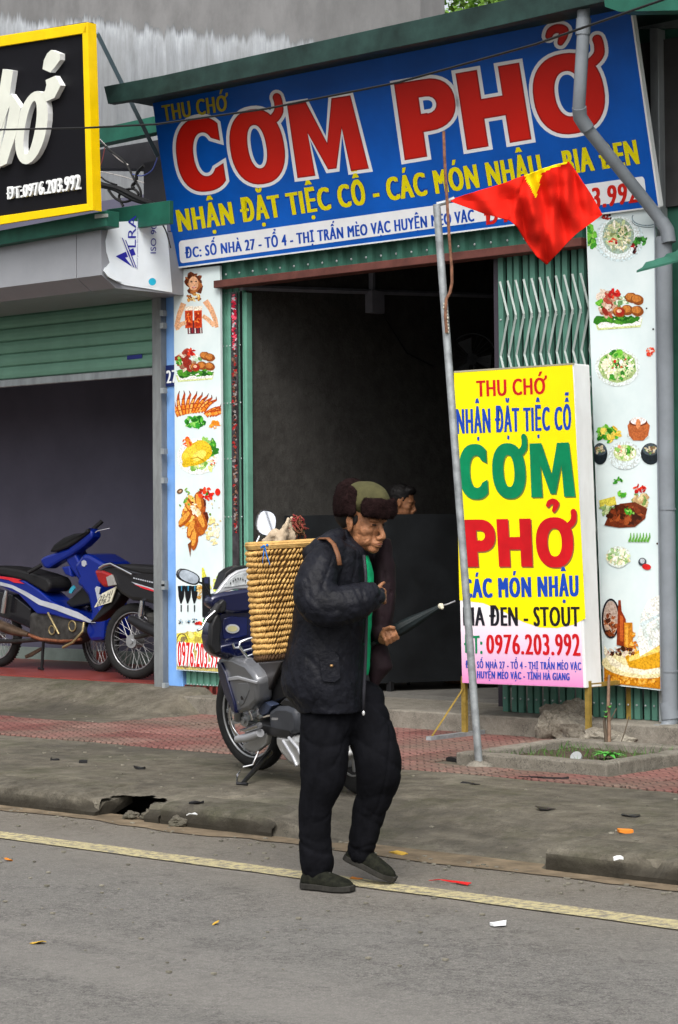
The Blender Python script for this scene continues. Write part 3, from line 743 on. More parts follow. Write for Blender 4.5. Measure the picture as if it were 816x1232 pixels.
# film on the end face with its print; plane x = xe
PE = ((xe + .003, 0, 0), (1, 0, 0))
fl = [(124, 268), (130, 277), (127, 290), (128, 303), (132, 316), (124, 326), (129, 333), (138, 338), (150, 343), (207, 352), (200, 268), (160, 266)]
MB().prism([PP(x, y, *PE) for x, y in fl], (.004, 0, 0)).build('film', FILM, cn, fixn=True)
PE2 = ((xe + .0085, 0, 0), (1, 0, 0))
INKB = mat('ink_navy', (.02, .02, .30), .5); INKC = mat('ink_cyan', (.02, .42, .62), .5); INKG = mat('ink_grey', (.18, .2, .42), .5)
def z6(x, y): return (110 + x / 5.864, 150 + y / 5.864)
text('LRA', [z6(256, 865), z6(262, 640), z6(316, 640), z6(314, 865)], PE2, INKB, cn, .13)
text('ISO 9001', [z6(418, 908), z6(424, 640), z6(462, 640), z6(456, 908)], PE2, INKB, cn, .09)
text('Industrial protective film made for panels', [z6(318, 1018), z6(322, 660), z6(332, 660), z6(328, 1018)], PE2, INKG, cn, .1)
MB().prism([PP(*z6(x, y), *PE2) for x, y in [(172, 928), (296, 872), (313, 918), (238, 938), (290, 1003)]], (.001, 0, 0)).build('logo', INKB, cn, fixn=True)
for k in range(4):
    MB().prism([PP(*z6(x, y), *PE2) for x, y in [(203 + k * 12, 790 + k * 8), (208 + k * 12, 790 + k * 8), (292 + k * 9, 1003 + k * 2), (286 + k * 9, 1003 + k * 2)]], (.0022, 0, 0)).build('logo_stripe', INKB if k % 2 else WHITE, cn, fixn=True)
cxm, cym = z6(430, 1108); c0 = PP(cxm, cym, *PE2)
MB().prism([PP(cxm + 4.6 * math.cos(t * .524), cym + 4.6 * math.sin(t * .524), *PE2) for t in range(12)], (.001, 0, 0)).build('emblem', INKC, cn, fixn=True)
MB().prism([PP(cxm + 5.8 * math.cos(t * .524), cym + 6.4 * math.sin(t * .524), *PE2) for t in range(12)], (.0004, 0, 0)).build('emblem', FILM, cn, fixn=True)
# white curled flap
MB().prism([PX(x, y, xe + .012) for x, y in [(124, 326), (129, 333), (138, 338), (146, 340), (138, 331), (131, 322), (126, 322)]], (.02, -.01, 0)).build('film_flap', FILM, cn, fixn=True)

# green flashing beams above the canopy
gf = thing('flashing_beam', 'dark green flashing bar along the top of the grey canopy', 'flashing', PY(60, 270, 9.98))
slab('bar', [(-120, 300), (128, 253), (128, 272), (-120, 316)], 9.98, .12, GREENB, gf, .004)
slab('joint_plate', [(114, 258), (129, 257), (129, 261), (114, 263)], 9.972, .01, mat('joint_plate', (.35, .38, .36), .5, .4), gf)
gf2 = thing('flashing_beam', 'green flashing bar between the canopy film and the blue board', 'flashing', PY(160, 260, 10.45))
slab('bar', [(128, 252), (204, 241), (204, 269), (128, 279)], 10.4, .04, GREENB, gf2, .004)

# ================================================================== YELLOW AND BLACK SIGN
YS1 = 9.86
ys = thing('shop_sign', 'black sign in a yellow frame with raised white letters', 'sign', PY(60, 268, YS1))
pl1a, pl1b, pl1c = PY(0, 268, YS1), PY(122, 250, YS1), PY(104, 28, YS1 - .13)
n1 = (pl1b - pl1a).cross(pl1c - pl1a).normalized()
if n1.y > 0: n1 = -n1
PL1 = (pl1a, n1)
def on1(x, y, off=0): return PP(x, y, pl1a + n1 * off, n1)
def z1p(x, y): return (x / 2.55, y / 2.55)
outer = [(-140, 66), (103.5, 26.5), (111, 252.5), (-140, 291)]
MB().prism([on1(x, y, .0) for x, y in outer], -n1 * .07).build('panel', SIGNB, ys, fixn=True)
bars = [[(-140, 77), (-140, 64), (103.5, 26.5), (104, 37)], [(104, 37), (103.5, 26.5), (111, 252.5), (104.5, 246)] , [(-140, 281), (104.5, 244.5), (111, 252.5), (-140, 292)]]
fb = [[(-140, 78), (-140, 65), (104, 27), (104, 39.5)], [(99, 40), (104.2, 27), (111, 253), (104.5, 245)], [(-140, 280), (104.5, 245), (111, 253), (-140, 292)]]
for q in fb: MB().prism([on1(x, y, .022) for x, y in q], -n1 * .03).build('frame', YEL, ys, fixn=True, bevel=.003)
# side return of the frame, stands on the right end
sp0, sp1 = on1(104.2, 27, .022), on1(111, 253, .022)
MB().prism([sp0, sp1, sp1 + Vector((0, .075, 0)), sp0 + Vector((0, .075, 0))], (.012, 0, 0)).build('frame_return', YEL, ys, fixn=True)
text('ĐT:0976.203.992', [z1p(25, 578), z1p(249, 535), z1p(251, 580), z1p(26, 612)], (pl1a, n1), WHITE, ys, .17, .004, ext=.018)
def cap1(pts, w_, nm='letter', ex=.045, k=0.0):
    q = strokepoly([z1p(*p) for p in pts], [a / 2.55 for a in w_]); v, f = curve2d([[(a, -b) for a, b in q]], 0)
    mb = MB(); mb.add([on1(x, -y, .002 + k) for x, y in v], f); me = mb.mesh(nm); bm = bmesh.new(); bm.from_mesh(me)
    g = bmesh.ops.extrude_face_region(bm, geom=bm.faces[:])
    for e in g['geom']:
        if isinstance(e, bmesh.types.BMVert): e.co += n1 * ex
    bmesh.ops.recalc_face_normals(bm, faces=bm.faces); bm.to_mesh(me); bm.free()
    me.materials.append(WHITEL); me.materials.append(WHITE)
    for p in me.polygons: p.material_index = 0 if abs(p.normal.dot(n1)) > .7 else 1
    return link(nm, me, None, ys)
# the vowel: a slanted ring, its horn and its hook
ringo = [(112 + 47 * math.cos(t) + 18 * math.sin(t), 392 - 112 * math.sin(t)) for t in [2 * math.pi * i / 32 for i in range(32)]]
ringi = [(108 + 16 * math.cos(t) + 13 * math.sin(t), 392 - 82 * math.sin(t)) for t in [2 * math.pi * i / 24 for i in range(24)]]
v, f = curve2d([[(a / 2.55, -b / 2.55) for a, b in ringo], [(a / 2.55, -b / 2.55) for a, b in ringi][::-1]], 0)
mb = MB(); mb.add([on1(x, -y, .002) for x, y in v], f); me = mb.mesh('letter'); bm = bmesh.new(); bm.from_mesh(me)
g = bmesh.ops.extrude_face_region(bm, geom=bm.faces[:])
for e in g['geom']:
    if isinstance(e, bmesh.types.BMVert): e.co += n1 * .045
bmesh.ops.recalc_face_normals(bm, faces=bm.faces); bm.to_mesh(me); bm.free(); me.materials.append(WHITEL); me.materials.append(WHITE)
for p in me.polygons: p.material_index = 0 if abs(p.normal.dot(n1)) > .7 else 1
link('letter', me, None, ys)
cap1([(150, 300), (168, 290), (180, 262), (170, 240)], [14, 18, 22, 16], 'accent', k=.002)
cap1([(158, 218), (168, 195), (180, 175), (186, 160)], [13, 20, 22, 15], 'accent')
cap1([(40, 215), (22, 330), (4, 430), (-12, 515)], [16, 17, 17, 14])
cap1([(10, 400), (30, 330), (50, 305), (62, 330), (48, 410), (32, 460), (24, 495), (6, 505)], [8, 12, 16, 17, 17, 16, 14, 10], k=.003)
# diagonal strut
stt = thing('strut', 'thin blue grey steel strut slanting down from the yellow sign corner', 'strut', PY(190, 187, 10.5))
MB().tube([PY(117, 40, 10.1), PY(190, 188, 10.75)], .02, 4).build('bar', mat('strut_grey', (.09, .13, .15), .5), stt)

# ================================================================== ROOF EDGE
rf = thing('roof', 'green metal roof edge running above the blue board', 'roof', PY(400, 60, 10.2))
YR = 10.12
pA, pB = PY(126, 107, YR), PY(124, 125, YR)
q = [(125, 104), (192, 91.5), (600, 2), (860, -60), (860, -28), (700, 8), (560, 40), (180, 117), (130, 125)]
slab('fascia', q, YR, .06, GREENR, rf, .003)
pt = PY(125, 104, YR); pt2 = PY(700, -20, YR)
MB().box((pt.x, YR + .06, 4.40), (-5.5, 13.0, 4.44)).build('sheet', GREENR, rf)
slab('corner_flashing', [(722, -40), (830, -60), (830, 12), (745, 14), (728, 8)], 9.95, .12, GREENB, rf)
slab('beam', [(700, 20), (830, 16), (830, 33), (700, 36)], 10.95, .08, mat('grey_beam', (.12, .14, .14), .6, var=.4), rf)
rf2 = thing('roof', 'short green roof strip behind the yellow sign', 'roof', PY(150, 160, 11.2))
slab('fascia', [(60, 168), (185, 140), (192, 158), (60, 186)], 11.15, .1, GREENB, rf2)
slab('dark_beam', [(60, 190), (192, 168), (196, 203), (60, 202)], 11.5, .2, mat('dark_beam', (.02, .02, .024), .7), rf2)
slab('dark_post', [(173, 196), (200, 192), (205, 246), (173, 248)], 11.4, .2, MATS['dark_beam'], rf2)

# ================================================================== BLUE BOARD
YB = 10.80
bl, br_, tr_ = PY(212, 322, YB), PY(793.6, 248, YB), PY(757, 5, YB - .30)
nb = (br_ - bl).cross(tr_ - bl).normalized()
if nb.y > 0: nb = -nb
def onb(x, y, off=0): return PP(x, y, bl + nb * off, nb)
bs = thing('shop_board', 'large blue restaurant board with big red letters outlined in white', 'sign', bl)
VBLUE = mat('vinyl_blue', (.002, .085, .42), .35, var=.18, vscale=1.5, bump=.15, bscale=1.3)
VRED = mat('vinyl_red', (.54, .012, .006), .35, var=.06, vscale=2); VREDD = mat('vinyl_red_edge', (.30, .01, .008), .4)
VWH = mat('vinyl_white', (.74, .76, .78), .35, var=.04); VYEL = mat('vinyl_yellow', (.66, .58, .0), .35, var=.04)
VGRN = mat('vinyl_green', (.0, .20, .075), .35, var=.05); VNAVY = mat('vinyl_navy', (.005, .04, .25), .35); VBL2 = mat('vinyl_royal', (.003, .06, .40), .35)
MB().prism([onb(x, y) for x, y in [(181, 105), (757, -8), (793.6, 248), (212, 322)]], -nb * .03).build('panel', VBLUE, bs, fixn=True)
MB().prism([onb(x, y, .003) for x, y in [(755.4, -8), (757.5, -8), (794.3, 248), (792, 248.5)]], -nb * .036).build('edge_trim', WHITE, bs, fixn=True)
MB().prism([onb(x, y, .003) for x, y in [(212, 323.2), (794, 249.2), (793.6, 247.4), (212, 321.4)]], -nb * .036).build('edge_trim', WHITE, bs, fixn=True)
PB = (bl, nb)
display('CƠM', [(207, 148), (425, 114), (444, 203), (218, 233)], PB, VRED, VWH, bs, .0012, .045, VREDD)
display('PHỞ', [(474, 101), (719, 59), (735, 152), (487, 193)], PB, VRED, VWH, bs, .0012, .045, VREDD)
MUST = mat('vinyl_mustard', (.42, .34, .02), .4)
text('THU CHỚ', [(194, 127), (272, 114), (274, 133), (197, 146)], PB, MUST, bs, .16, outline=VNAVY, ow=.05)
text('THU CHỚ', [(196, 110), (243, 101), (243, 106), (197, 115)], PB, MUST, bs, .14)
text('NHẬN ĐẶT TIỆC CỖ - CÁC MÓN NHẬU - BIA ĐEN', [(211, 253), (765, 168), (770, 197), (215, 279)], PB, VYEL, bs, .20, outline=VNAVY, ow=.04)
def rrect(q, r=.12, n=5):
    o = []
    for (cu, cv, a) in ((1, 1, 0), (0, 1, 90), (0, 0, 180), (1, 0, 270)):
        for i in range(n + 1):
            t = R(a + 90 * i / n); o.append((cu, cv, math.cos(t), math.sin(t)))
    return [bil(q, (.006 if cu == 0 else .994) + c * .006, (r * 1.6 if cv == 0 else 1 - r * 1.6) + s * r * 1.6) for cu, cv, c, s in o]
MB().prism([onb(x, y, .0012) for x, y in rrect([(215, 290), (775, 212), (778, 239), (217, 317)])], -nb * .001).build('address_strip', VWH, bs, fixn=True)
text('ĐC: SỐ NHÀ 27 - TỔ 4 - THỊ TRẤN MÈO VẠC HUYỆN MÈO VẠC', [(222, 298.5), (570, 252), (571, 266), (223, 311)], PB, VBL2, bs, .17, .0024)
text('ĐT: 0976.203.992', [(582, 247), (767, 218), (768, 243), (583, 271)], PB, VRED, bs, .20, .0024)

# corrugated strip and brown beam over the opening
cs = thing('lintel', 'corrugated green sheet strip with brown beam above the dark opening', 'lintel', PY(440, 320, 10.86))
x0, x1 = PY(264, 330, 10.86).x, PY(706, 275, 10.86).x
zlo, zhi = PY(264, 338, 10.86).z, PY(264, 310, 10.86).z
cm = MB(); xx = x0; pts = []
while xx < x1:
    pts += [(xx, 10.885), (xx + .06, 10.885), (xx + .075, 10.86), (xx + .115, 10.86), (xx + .13, 10.885)]; xx += .13
for i in range(len(pts) - 1):
    (a, b), (c, d) = pts[i], pts[i + 1]; cm.add([(a, b, zlo), (c, d, zlo), (c, d, zhi + .15), (a, b, zhi + .15)], [(0, 1, 2, 3)])
cm.build('corrugated_sheet', GREEND, cs)
MB().box((x0, 10.80, zlo - .055), (x1, 10.93, zlo - .003)).build('beam', BROWN, cs, bevel=.004)
for i in range(24):
    X = x0 + .07 + i * .13; MB().ell((X, 10.855, zlo + .04), (.008, .006, .008), nu=6, nv=4).build('screw', GALV, cs)

# ================================================================== FOLDING GATES
def gate(label, spec, lattice, z0, z1, Y, par_m, pale):
    g = thing('folding_gate', label, 'gate', (spec[0][0], Y, z0), group='folding gates of the restaurant')
    me = None
    for i, (X, w_) in enumerate(spec):
        mb = MB(); h = z1 - z0
        mb.prism([(-w_ / 2, .03, 0), (-w_ / 2, 0, 0), (w_ / 2, 0, 0), (w_ / 2, .03, 0), (w_ / 2 - .003, .03, 0), (w_ / 2 - .003, .003, 0), (-w_ / 2 + .003, .003, 0), (-w_ / 2 + .003, .03, 0)], (0, 0, h))
        if me is None or abs(me[1] - w_) > 1e-4:
            mm = mb.mesh('slat'); fix(mm); mm.materials.append(par_m); me = (mm, w_)
        inst('slat', me[0], g, Vector((X, Y + (.012 if i % 2 else 0), z0)) - g.location)
    if lattice:
        zs = lattice
        for i in range(len(spec) - 1):
            xa, xb = spec[i][0], spec[i + 1][0]; mb = MB(); n = len(zs)
            for k in range(n - 1):
                a, b = (xa, xb) if k % 2 == 0 else (xb, xa)
                mb.tube([(a, Y - .008, zs[k]), (b, Y - .008, zs[k + 1])], .009, 4)
            mb.build('lattice_bar', LATT, g)
    return g
# right gate
Xl, Xr = PY(603, 500, 10.9).x, PY(793, 500, 10.9).x
n = 20; pitch = (Xr - Xl) / (n - 1)
specR = [(Xl + i * pitch, pitch * .62) for i in range(n)]
zt_ = PY(608, 293, 10.9).z; zg = .242
zl = [PY(610, y, 10.9).z for y in (338, 380, 428, 470, 520, 560, 610, 660, 710, 760, 800)]
g2 = gate('dark green folding gate with pale lattice bars behind the yellow light box', specR, zl, zg, zt_, 10.91, GREENP, False)
rv = MB()
for i in range(n):
    for yy_ in (304, 384, 460, 840): 
        z = PY(610, yy_, 10.9).z; rv.ell((specR[i][0], 10.905, z), (.007, .005, .007), nu=5, nv=4)
rv.build('rivets', GALV, g2, kind='stuff')
MB().box((Xl - .07, 10.93, .27), (Xl - .01, 10.95, zt_ - .03)).build('film_strip', mat('dark_film', (.035, .03, .04), .25), g2)
# left gate, folded up
Xa, Xb = PY(222, 600, 10.9).x, PY(289, 600, 10.9).x
specL = [(Xa + (Xb - Xa) * i / 17, .036) for i in range(18)]
g1 = gate('pale green folding gate pushed together at the left of the opening', specL, None, zg, PY(268, 338, 10.9).z, 10.92, GREENL, True)
rv = MB()
for i in range(18):
    for yy_ in (346, 352, 416, 485, 552, 622, 826):
        z = PY(274, yy_, 10.9).z; rv.ell((specL[i][0], 10.915, z), (.006, .004, .006), nu=5, nv=4)
rv.build('rivets', GALV, g1, kind='stuff')
# edge post, black strip and shiny printed strip
gp = thing('door_post', 'thin green steel post at the left edge of the dark opening', 'post', PY(294, 830, 11.0))
slab('post', [(291, 352), (297, 352), (300, 834), (294, 834)], 10.94, .05, GREENL, gp)
slab('black_strip', [(285, 350), (291.5, 350), (294.5, 834), (288, 834)], 10.93, .03, BLACKM, gp)
ps = thing('printed_strip', 'narrow shiny strip with red food print beside the folded gate', 'strip', PY(281, 620, 10.88))
slab('backing', [(277.5, 352), (285, 352), (288, 790), (280.5, 790)], 10.885, .01, mat('shiny_film', (.05, .045, .05), .2, .2, .6, 9), ps)
s = Sheet(10.884)
for yy_ in range(358, 640, 5):
    if yy_ < 420: s.scatter(281.5 + (yy_ - 352) * .007, yy_, 2.2, 3, ['c01838', 'a01030', 'e05068', 'b8b0b8'], 6, 2.0)
    else: s.scatter(281.5 + (yy_ - 352) * .007, yy_, 2.2, 3, ['3a2a20', '5a4030', '806050', '9a2020', '1a1818', '8a8484'], 5, 1.8)
s.build(ps)

# ================================================================== PICTURE BANNERS
BAN = mat('banner_vinyl', (.52, .62, .63), .4, var=.05, vscale=1.8, col2=(.66, .73, .73), bump=.25, bscale=1.6)
lb = thing('picture_banner', 'tall narrow banner of food pictures topped by a woman with two beers', 'banner', PY(240, 806, 10.84))
YL = 10.845
slab('sheet', [(209, 325.5), (264.5, 319.5), (269.5, 810), (212.5, 806)], YL, .02, BAN, lb)
s = Sheet(YL, lim=(lambda y: 209.5 + (y - 325) * .007, lambda y: 264.3 + (y - 320) * .0101))
# woman holding two mugs
s.scatter(233, 341, 9, 11, ['7a3a18', 'a05a28', '5a2810', 'b87038'], 40, 4.5, 2)
s.el(233, 341, 6, 8.5, 'e8b48c', 0, 18); s.el(230.5, 339, 1.3, .8, '3a2018'); s.el(236, 338.6, 1.3, .8, '3a2018')
s.el(233.4, 345.5, 2.8, 1.3, 'c02828'); s.el(233.4, 345.2, 2, .6, 'f4e8e0')
s.scatter(233, 358, 9, 4, ['d8a050', 'b06a20', 'f0dca0', '804818'], 24, 2.5)
s.curve([(221, 365), (216, 378), (212.5, 392), (214, 397)], 3.4, 2.2, 'e2ab82'); s.curve([(247, 362), (254, 372), (259, 384), (261, 394)], 3.6, 2.2, 'e2ab82')
s.poly([(225, 386), (243, 385), (244, 401), (226, 402)], '5a2430')
for k in range(5): s.poly([(227 + k * 3.4, 387), (228.4 + k * 3.4, 387), (229 + k * 3.4, 401), (227.6 + k * 3.4, 401)], ['d8d0d0', '8a1c28'][k % 2])
for mx in (222.5, 233.5):
    s.poly([(mx, 371), (mx + 9.5, 370), (mx + 9.5, 394), (mx + .5, 395)], 'd04818'); s.poly([(mx + 1.5, 376), (mx + 8, 375), (mx + 8, 392), (mx + 2, 393)], 'b02c0c')
    s.poly([(mx - .5, 369), (mx + 10, 368), (mx + 10, 373), (mx - .5, 374)], 'f6ead8'); s.scatter(mx + 4.5, 384, 3.5, 7, ['e86828', 'f09048', '902008'], 12, 1.6)
s.curve([(214, 394), (218, 390), (224, 388)], 2.6, 2.4, 'e8b48c'); s.curve([(258, 392), (250, 384), (244, 380)], 2.6, 2.4, 'e8b48c')
# plate of meat and potatoes
def meatdish(s, cx, cy, k=1.0):
    s.poly([(cx - 24 * k, cy + 16 * k), (cx + 23 * k, cy + 13 * k), (cx + 21 * k, cy + 21 * k), (cx - 21 * k, cy + 24 * k)], 'cfdc9a')
    s.poly([(cx - 23 * k, cy + 13 * k), (cx + 23 * k, cy + 10 * k), (cx + 21 * k, cy + 19 * k), (cx - 20 * k, cy + 22 * k)], 'eef2ee')
    s.scatter(cx, cy + 13 * k, 22 * k, 4 * k, ['2f7a18', '4f9a28', '1c5a10'], 40, 4 * k, 4, rot=5)
    s.scatter(cx - 10 * k, cy - 3 * k, 11 * k, 12 * k, ['c8a890', 'a07058', 'e0d0c0', 'b04a38', '902818'], 40, 4.5 * k)
    s.scatter(cx - 5 * k, cy - 12 * k, 5 * k, 5 * k, RED, 14, 2.6 * k); s.scatter(cx - 19 * k, cy - 2 * k, 4 * k, 5 * k, GRN, 10, 2.5 * k)
    s.scatter(cx + 2 * k, cy - 4 * k, 6 * k, 5 * k, ['b8d0b0', '6a9a60', 'e8f0e0'], 14, 2.6 * k)
    for dx, dy in ((12, -8), (18, -6), (8, 4), (18, 5), (0, 6)):
        s.el(cx + dx * k, cy + dy * k, 6.5 * k, 5.2 * k, '8a4a18', 10, 14, .06); s.el(cx + dx * k - 1 * k, cy + dy * k - 1 * k, 4.6 * k, 3.4 * k, 'c47a34', 10, 12, .06)
    s.el(cx + 1 * k, cy + 6 * k, 4.5 * k, 4 * k, 'a02010'); s.el(cx, cy + 5 * k, 2.4 * k, 1.8 * k, 'e8c0a0')
meatdish(s, 235, 436, .98)
# prawns
for i in range(13):
    t = i / 12; bx, by = 216 + 42 * t, 500 - 8 * t + (6 if t > .7 else 0); a = R(-118 + 105 * t)
    L_ = 26 - 7 * t; pts_ = [(bx + math.cos(a + .35 * k_ - .2) * L_ * k_, by + math.sin(a + .35 * k_ - .2) * L_ * k_) for k_ in (0, .25, .5, .75, 1)]
    s.curve(pts_, 3.6, 1.1, 'b8480c'); s.curve(pts_[:4], 2.0, .8, ['ee9a38', 'f4b860', 'e88420'][i % 3])
    for k_ in range(3): s.el(pts_[k_ + 1][0], pts_[k_ + 1][1], 2.4, .5, '8a2c08', math.degrees(a) + 90)
    s.curve([pts_[-1], (pts_[-1][0] + random.uniform(-2, 2), pts_[-1][1] - 4)], .8, .3, '6a1c08')
s.scatter(235, 508, 11, 7, ['2f9a2a', '58b83c', '8ad060', '1c6a18'], 50, 3.2); s.scatter(258, 512, 5, 4, ['f0b040', 'e88a20'], 12, 3)
# chicken on plate
s.el(238, 549, 25, 22, 'e9f1f1', -8, 24); s.scatter(247, 540, 13, 14, GRN, 45, 3.6); s.scatter(240, 560, 18, 6, ['a8d080', 'd8e890', '78b048'], 24, 3.4)
s.el(237, 546, 20, 13.5, 'd8b018', -28, 20, .05); s.el(235, 545, 17, 10.5, 'ecd040', -30, 20, .05); s.el(244, 537, 10, 7, 'e6c22c', 25); s.el(226, 556, 8, 5, 'dcb820', -40); s.el(240, 548, 9, 5.5, 'f6e468', -30)
s.curve([(246, 555), (238, 550), (229, 552)], 1, .5, 'b89010'); s.scatter(226, 532, 6, 5, ['f07820', 'e85818', 'f8a040'], 18, 2.8); s.scatter(258, 556, 4, 8, ['d86030', 'e8e0b0'], 9, 2)
# fried wings tumbling
s.scatter(240, 620, 26, 34, ['d8c898', 'a88040', '6a8a30', 'e8dcb8'], 80, 1.4); s.scatter(234, 622, 13, 24, MEAT + GOLD, 60, 6, 2.6, rot=70)
for dx, dy, r_ in ((-6, -12, 60), (5, -18, 80), (8, 4, 70), (-4, 14, 110), (-1, 26, 95), (-12, 2, 130)):
    s.el(235 + dx, 622 + dy, 13, 5, 'a85418', r_, 14, .12); s.el(234 + dx, 621 + dy, 10, 3.2, 'e09c40', r_, 12, .15)
s.scatter(236, 612, 7, 7, ['f4ecd8', 'e8d0a0'], 14, 2.8); s.scatter(248, 594, 9, 7, RED + ['2f7a18'], 22, 2.8); s.el(262, 592, 3.2, 4.4, 'd82818'); s.el(216.5, 591, 4, 2.8, '6a4a30', -30); s.el(217, 591, 2, 1.2, 'c0a080', -30)
s.scatter(256, 640, 8, 18, ['f0e6b8', 'e6d490', 'f6f0d8'], 26, 3.4); s.scatter(226, 600, 6, 14, ['5a9a30', '8ab850'], 12, 2)
s.poly([(226, 655), (231, 650), (229, 670)], '7a4018')
# utensils, bottle, vegetables
for k_ in range(3):
    x_ = 215.5 + k_ * 8
    s.poly([(x_ - 1.5, 705), (x_ + 7, 704.5), (x_ + 6, 718), (x_ + 3, 726), (x_ + 1.5, 726), (x_ - .5, 718)], '14161a'); s.poly([(x_ + 2.4, 705), (x_ + 3.8, 705), (x_ + 3.6, 711), (x_ + 2.6, 711)], '3a90b8')
    s.poly([(x_ + 1.8, 728), (x_ + 3.4, 728), (x_ + 3.3, 736), (x_ + 1.9, 736)], '30343a'); s.scatter(x_ + 2.5, 747, 3, 3.5, ['30343a', '8a94a0', 'c0ccd4', '3a90c0'], 10, 1.3)
s.poly([(243, 683), (245, 683), (249, 695), (255, 708), (243, 710)], 'd8d850'); s.scatter(240, 712, 3, 10, ['d8b060', 'b88838', 'e8d090'], 26, 1.8); s.scatter(262, 702, 4, 10, ['d8e070', 'a8c840', 'e8ec90'], 18, 3)
s.poly([(243, 695), (252.5, 694), (253, 708), (253.5, 742), (248, 745), (243.5, 742)], '15161a'); s.poly([(246, 694), (251, 694), (251, 702), (246, 702)], '2a3050')
s.scatter(240, 750, 4, 2, RED, 8, 2.2); s.scatter(252, 751, 8, 5, ['4fae2a', '2c8a1c', '84d050'], 26, 3.4)
s.poly([(212.3, 762), (269, 757), (269.4, 808.5), (212.6, 804.8)], 'c8b86a'); s.scatter(240, 768, 26, 7, ['e8dc60', 'd8d048', 'f0ea90', 'b8a848'], 40, 5); s.scatter(240, 798, 27, 5, ['a89868', '8a7a58', 'c8b888'], 30, 4)
s.ring(219, 772, 7, 10, 1.2, '5a4830', 180, 360, 14); s.scatter(218, 775, 5, 8, ['8a7a50', '6a5a38'], 10, 3)
s.build(lb)
PLB = ((0, YL - .010, 0), (0, -1, 0))
text('0976.203.992', [(214, 772), (267, 776), (267, 804), (214, 801)], PLB, mat('ink_red', (.55, .01, .01), .4), lb, .10, .002, outline=VWH, ow=.05)

rbn = thing('picture_banner', 'wide banner of food bowls and beer right of the folding gate', 'banner', PY(760, 828, 10.82))
YRB = 10.82
slab('sheet', [(705, 262), (788, 244), (795.5, 831), (726, 823), (716, 560)], YRB, .02, BAN, rbn)
slab('edge', [(786.6, 246), (788, 246), (795.8, 831), (794, 831)], YRB - .003, .002, mat('banner_edge', (.25, .28, .32), .5), rbn)
s = Sheet(YRB, lim=(lambda y: 706 + (y - 262) * .030, lambda y: 787.2 + (y - 244) * .0127))
s.el(745, 288, 30, 27, 'cfe2e6', 0, 26); s.el(745, 286, 25, 26, 'e3eff0', 0, 26); s.el(744, 284, 19, 21.5, '9fb8a8', 0, 24); s.scatter(744, 284, 15, 17, NOOD + ['a8b890', '8a9a60'], 130, 4, 6); s.scatter(738, 291, 4, 4, RED, 8, 2); s.scatter(748, 280, 7, 6, ['2c5a20', '4f8a30'], 14, 1.8)
s.scatter(711, 285, 5, 14, GRN, 30, 5); s.scatter(769, 290, 8, 5, ['2c7a20', '1c5a18', '48983a'], 14, 3.4); s.scatter(764, 300, 4, 7, ['b01818', '701010', '2a1418'], 12, 2.4); s.scatter(731, 261, 5, 4, ['a02018', '2a1410', 'c83828'], 12, 2.2)
s.ring(778, 262, 18, 10, 1.4, '8aa0a8', 60, 200, 14); s.ring(780, 266, 20, 8, 1, '6a7a80', 60, 180, 12)
meatdish(s, 745, 368, 1.22)
s.el(743, 442, 27, 23, 'dfeaea', 0, 26); s.el(743, 441, 23, 19, 'a8c080', 0, 24, .04); s.scatter(743, 441, 20, 15, NOOD + GRN + ['d8e4b8'], 150, 4.2, 6); s.scatter(743, 428, 9, 4, GRN, 14, 4); s.scatter(745, 437, 12, 9, RED, 7, 1.5)
s.scatter(782, 423, 4.5, 5, ['e04028', 'f08060', 'fbe8e0'], 16, 2.2); s.el(786, 396 - 0, 1.2, 1.2, '303030'); s.el(778, 371, 1, 1, '303030'); s.el(791, 654, 1.3, 1.3, '402818')
s.scatter(732, 522, 13, 9, GRN + ['e8c040', 'f0d860'], 60, 3.6); s.el(768, 524, 14, 5, 'd8e4e4')
s.poly([(755, 512), (758, 508), (778, 507), (782, 512), (780, 524), (774, 530), (762, 530), (757, 524)], 'b86434'); s.el(768, 508, 11, 5, '7a3818'); s.el(768, 506.5, 9.5, 4.6, 'f2ecec'); s.el(768, 510, 3, 6, 'd88a58', 0)
s.el(752, 548, 20, 17, 'd6e3e6', 0, 24); s.el(752, 545, 14, 10, 'c8d8a0', 0, 20); s.scatter(752, 544, 11, 7, NOOD + GRN + ['f0a080'], 50, 3)
for bx_ in (722, 783): s.el(bx_, 546, 12 if bx_ > 750 else 9, 13, '1c242a', 0, 20); s.el(bx_, 541, 10 if bx_ > 750 else 8, 7, '46525a', 0, 18); s.scatter(bx_, 541, 7 if bx_ > 750 else 5, 4.5, ['c8b898', '8a6a48', 'd8d0b8', '6a8a50'], 26, 2)
s.scatter(744, 579, 5, 3.5, GRN, 10, 2.4); s.poly([(721, 602), (740, 597), (742, 607), (722, 612)], 'd8cc50'); s.scatter(732, 614, 9, 6, ['8aa868', 'c0cc98', '6a8a50'], 26, 3); s.scatter(748, 594, 5, 4, GRN, 12, 2.6)
s.scatter(770, 603, 10, 9, ['d8c898', 'b89868', 'c8a878', '7a9a50'], 50, 3.2); s.scatter(770, 588, 8, 4, RED, 14, 2.8)
s.poly([(727, 632), (734, 616), (746, 606), (764, 604), (779, 612), (776, 624), (764, 634), (745, 635)], '6a2c14'); s.scatter(753, 620, 20, 11, ['7a3418', '52200c', '9a4c24', '3c180a'], 60, 5); s.scatter(757, 616, 6, 4, GRN, 16, 2.6)
for k_ in range(7): s.curve([(757 + k_ * 3.6, 652), (758 + k_ * 3.8 + 1, 646), (759 + k_ * 3.8, 641)], 1.6, .4, '6aae48')
s.el(744, 670, 15, 13, 'd8e2dc', 0, 20, .04); s.scatter(744, 670, 12, 10, NOOD + ['8ab868', 'a8c890'], 80, 3.4, 5); s.el(773, 676, 5, 5, '3a424a'); s.el(773, 675, 3, 3, 'b8c0c8'); s.el(778, 682, 5.5, 3.6, 'c82020', 10)
